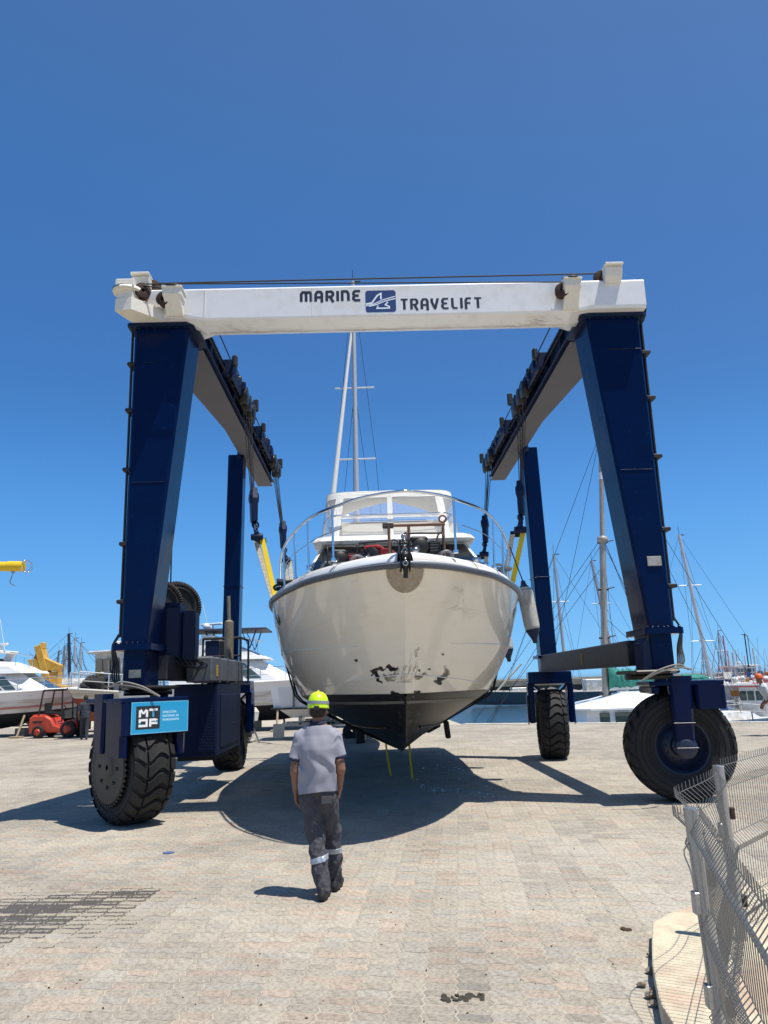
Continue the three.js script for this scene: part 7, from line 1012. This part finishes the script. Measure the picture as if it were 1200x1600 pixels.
  post('far galvanised fence post at the corner where the mesh turns right', P2, [-0.02, 0], 1.24);
  post('third galvanised fence post at the right edge', P3, [0, 0], 1.26);
}
// ---------------- small things lying on the yard
function clod(name, label, cat, p, n, spread, s, mat) {
  const gs = []; for (let i = 0; i < n; i++) { const q = new THREE.IcosahedronGeometry(s * rr(0.4, 1), 1), P = q.attributes.position, o = rr(0, 50); for (let j = 0; j < P.count; j++) { const k = 1 + 0.4 * n3(P.getX(j) / s + o, P.getY(j) / s, P.getZ(j) / s); P.setXYZ(j, P.getX(j) * k, P.getY(j) * k * 0.5, P.getZ(j) * k); } q.computeVertexNormals(); gs.push(put(q, new THREE.Vector3(rr(-1, 1) * spread[0], s * 0.15, rr(-1, 1) * spread[1]), 0, rr(0, 3), 0)); }
  return solo(name, label, cat, gs, mat, p, 0);
}
const mud = std([0.11, 0.095, 0.07], 0.95, { bumpMap: rep(T.fine, 4), bumpScale: 0.006 }), bark = std([0.06, 0.035, 0.02], 0.9);
clod('dirt_clump', 'scatter of brown dirt crumbs at the bottom edge of the yard', 'dirt', atH(722, 1560, 0), 40, [0.13, 0.05], 0.02, mud);
clod('dirt_clump', 'dark brown curled scrap on the pavers left of the kerb', 'dirt', atH(978, 1453, 0), 6, [0.035, 0.02], 0.026, bark);
clod('dirt_clump', 'dark crumbs of dirt against the broken kerb edge', 'dirt', atH(1028, 1490, 0), 14, [0.05, 0.04], 0.022, bark);
solo('blue_scrap', 'flat blue scrap lying on the yard near the left front wheel', 'scrap', prism([[-0.06, -0.05], [0.02, -0.07], [0.07, -0.02], [0.04, 0.05], [-0.03, 0.03], [-0.06, 0.06]], 0.006).rotateX(-Math.PI / 2), std([0.06, 0.11, 0.26], 0.7), atH(263, 1332, 0.006), 0.3);
{ // leaves and pebbles: uncountable specks
  const g = new THREE.IcosahedronGeometry(1, 0), im = new THREE.InstancedMesh(g, std([1, 1, 1], 0.95), 110);
  for (let i = 0; i < 110; i++) { const d = 4.5 + 11 * rnd() * rnd(), x = rr(-0.5, 0.26) * d, s = rr(0.003, 0.008), k = rr(0.25, 1); im.setMatrixAt(i, new THREE.Matrix4().compose(V(x, 0.002, d), new THREE.Quaternion().setFromEuler(new THREE.Euler(rr(0, 6), rr(0, 6), 0)), new THREE.Vector3(s * rr(1, 2), s * 0.6, s))); im.setColorAt(i, new THREE.Color(0.14 * k, 0.11 * k, 0.07 * k)); }
  im.name = 'grit'; im.userData = { kind: 'stuff', label: 'dark specks of grit scattered over the pavers', category: 'grit' }; im.castShadow = true; scene.add(im);
}
{ // water that has dripped from the yacht: small wet films in streaks under its right side
  const g = new THREE.CylinderGeometry(1, 1, 1, 9, 1), im = new THREE.InstancedMesh(g, phys([0.03, 0.035, 0.04], 0.02, { ior: 1.33 }), 150); let n = 0;
  const lines = [[640, 1190, 790, 1238], [680, 1193, 800, 1225], [700, 1180, 780, 1210], [630, 1215, 770, 1245], [640, 1225, 690, 1234], [690, 1230, 800, 1250]];
  for (let i = 0; i < 150; i++) { const [x0, y0, x1, y1] = lines[i % 6], t = Math.pow(rnd(), 0.8), p = atH(lerp(x0, x1, t) + rr(-8, 8), lerp(y0, y1, t) + rr(-2.5, 2.5), 0.0015), s = rr(0.006, 0.017); im.setMatrixAt(n++, new THREE.Matrix4().compose(p, new THREE.Quaternion().setFromEuler(new THREE.Euler(0, Math.atan2(-(atH(x1, y1, 0).z - atH(x0, y0, 0).z), atH(x1, y1, 0).x - atH(x0, y0, 0).x) + rr(-0.4, 0.4), 0)), new THREE.Vector3(s * rr(1, 4), 0.0016, s * 0.7))); }
  im.name = 'dripped_water'; im.userData = { kind: 'stuff', label: 'drops of water splashed on the pavers under the yacht', category: 'water' }; im.receiveShadow = true; scene.add(im);
}
renderer.render(scene, camera);
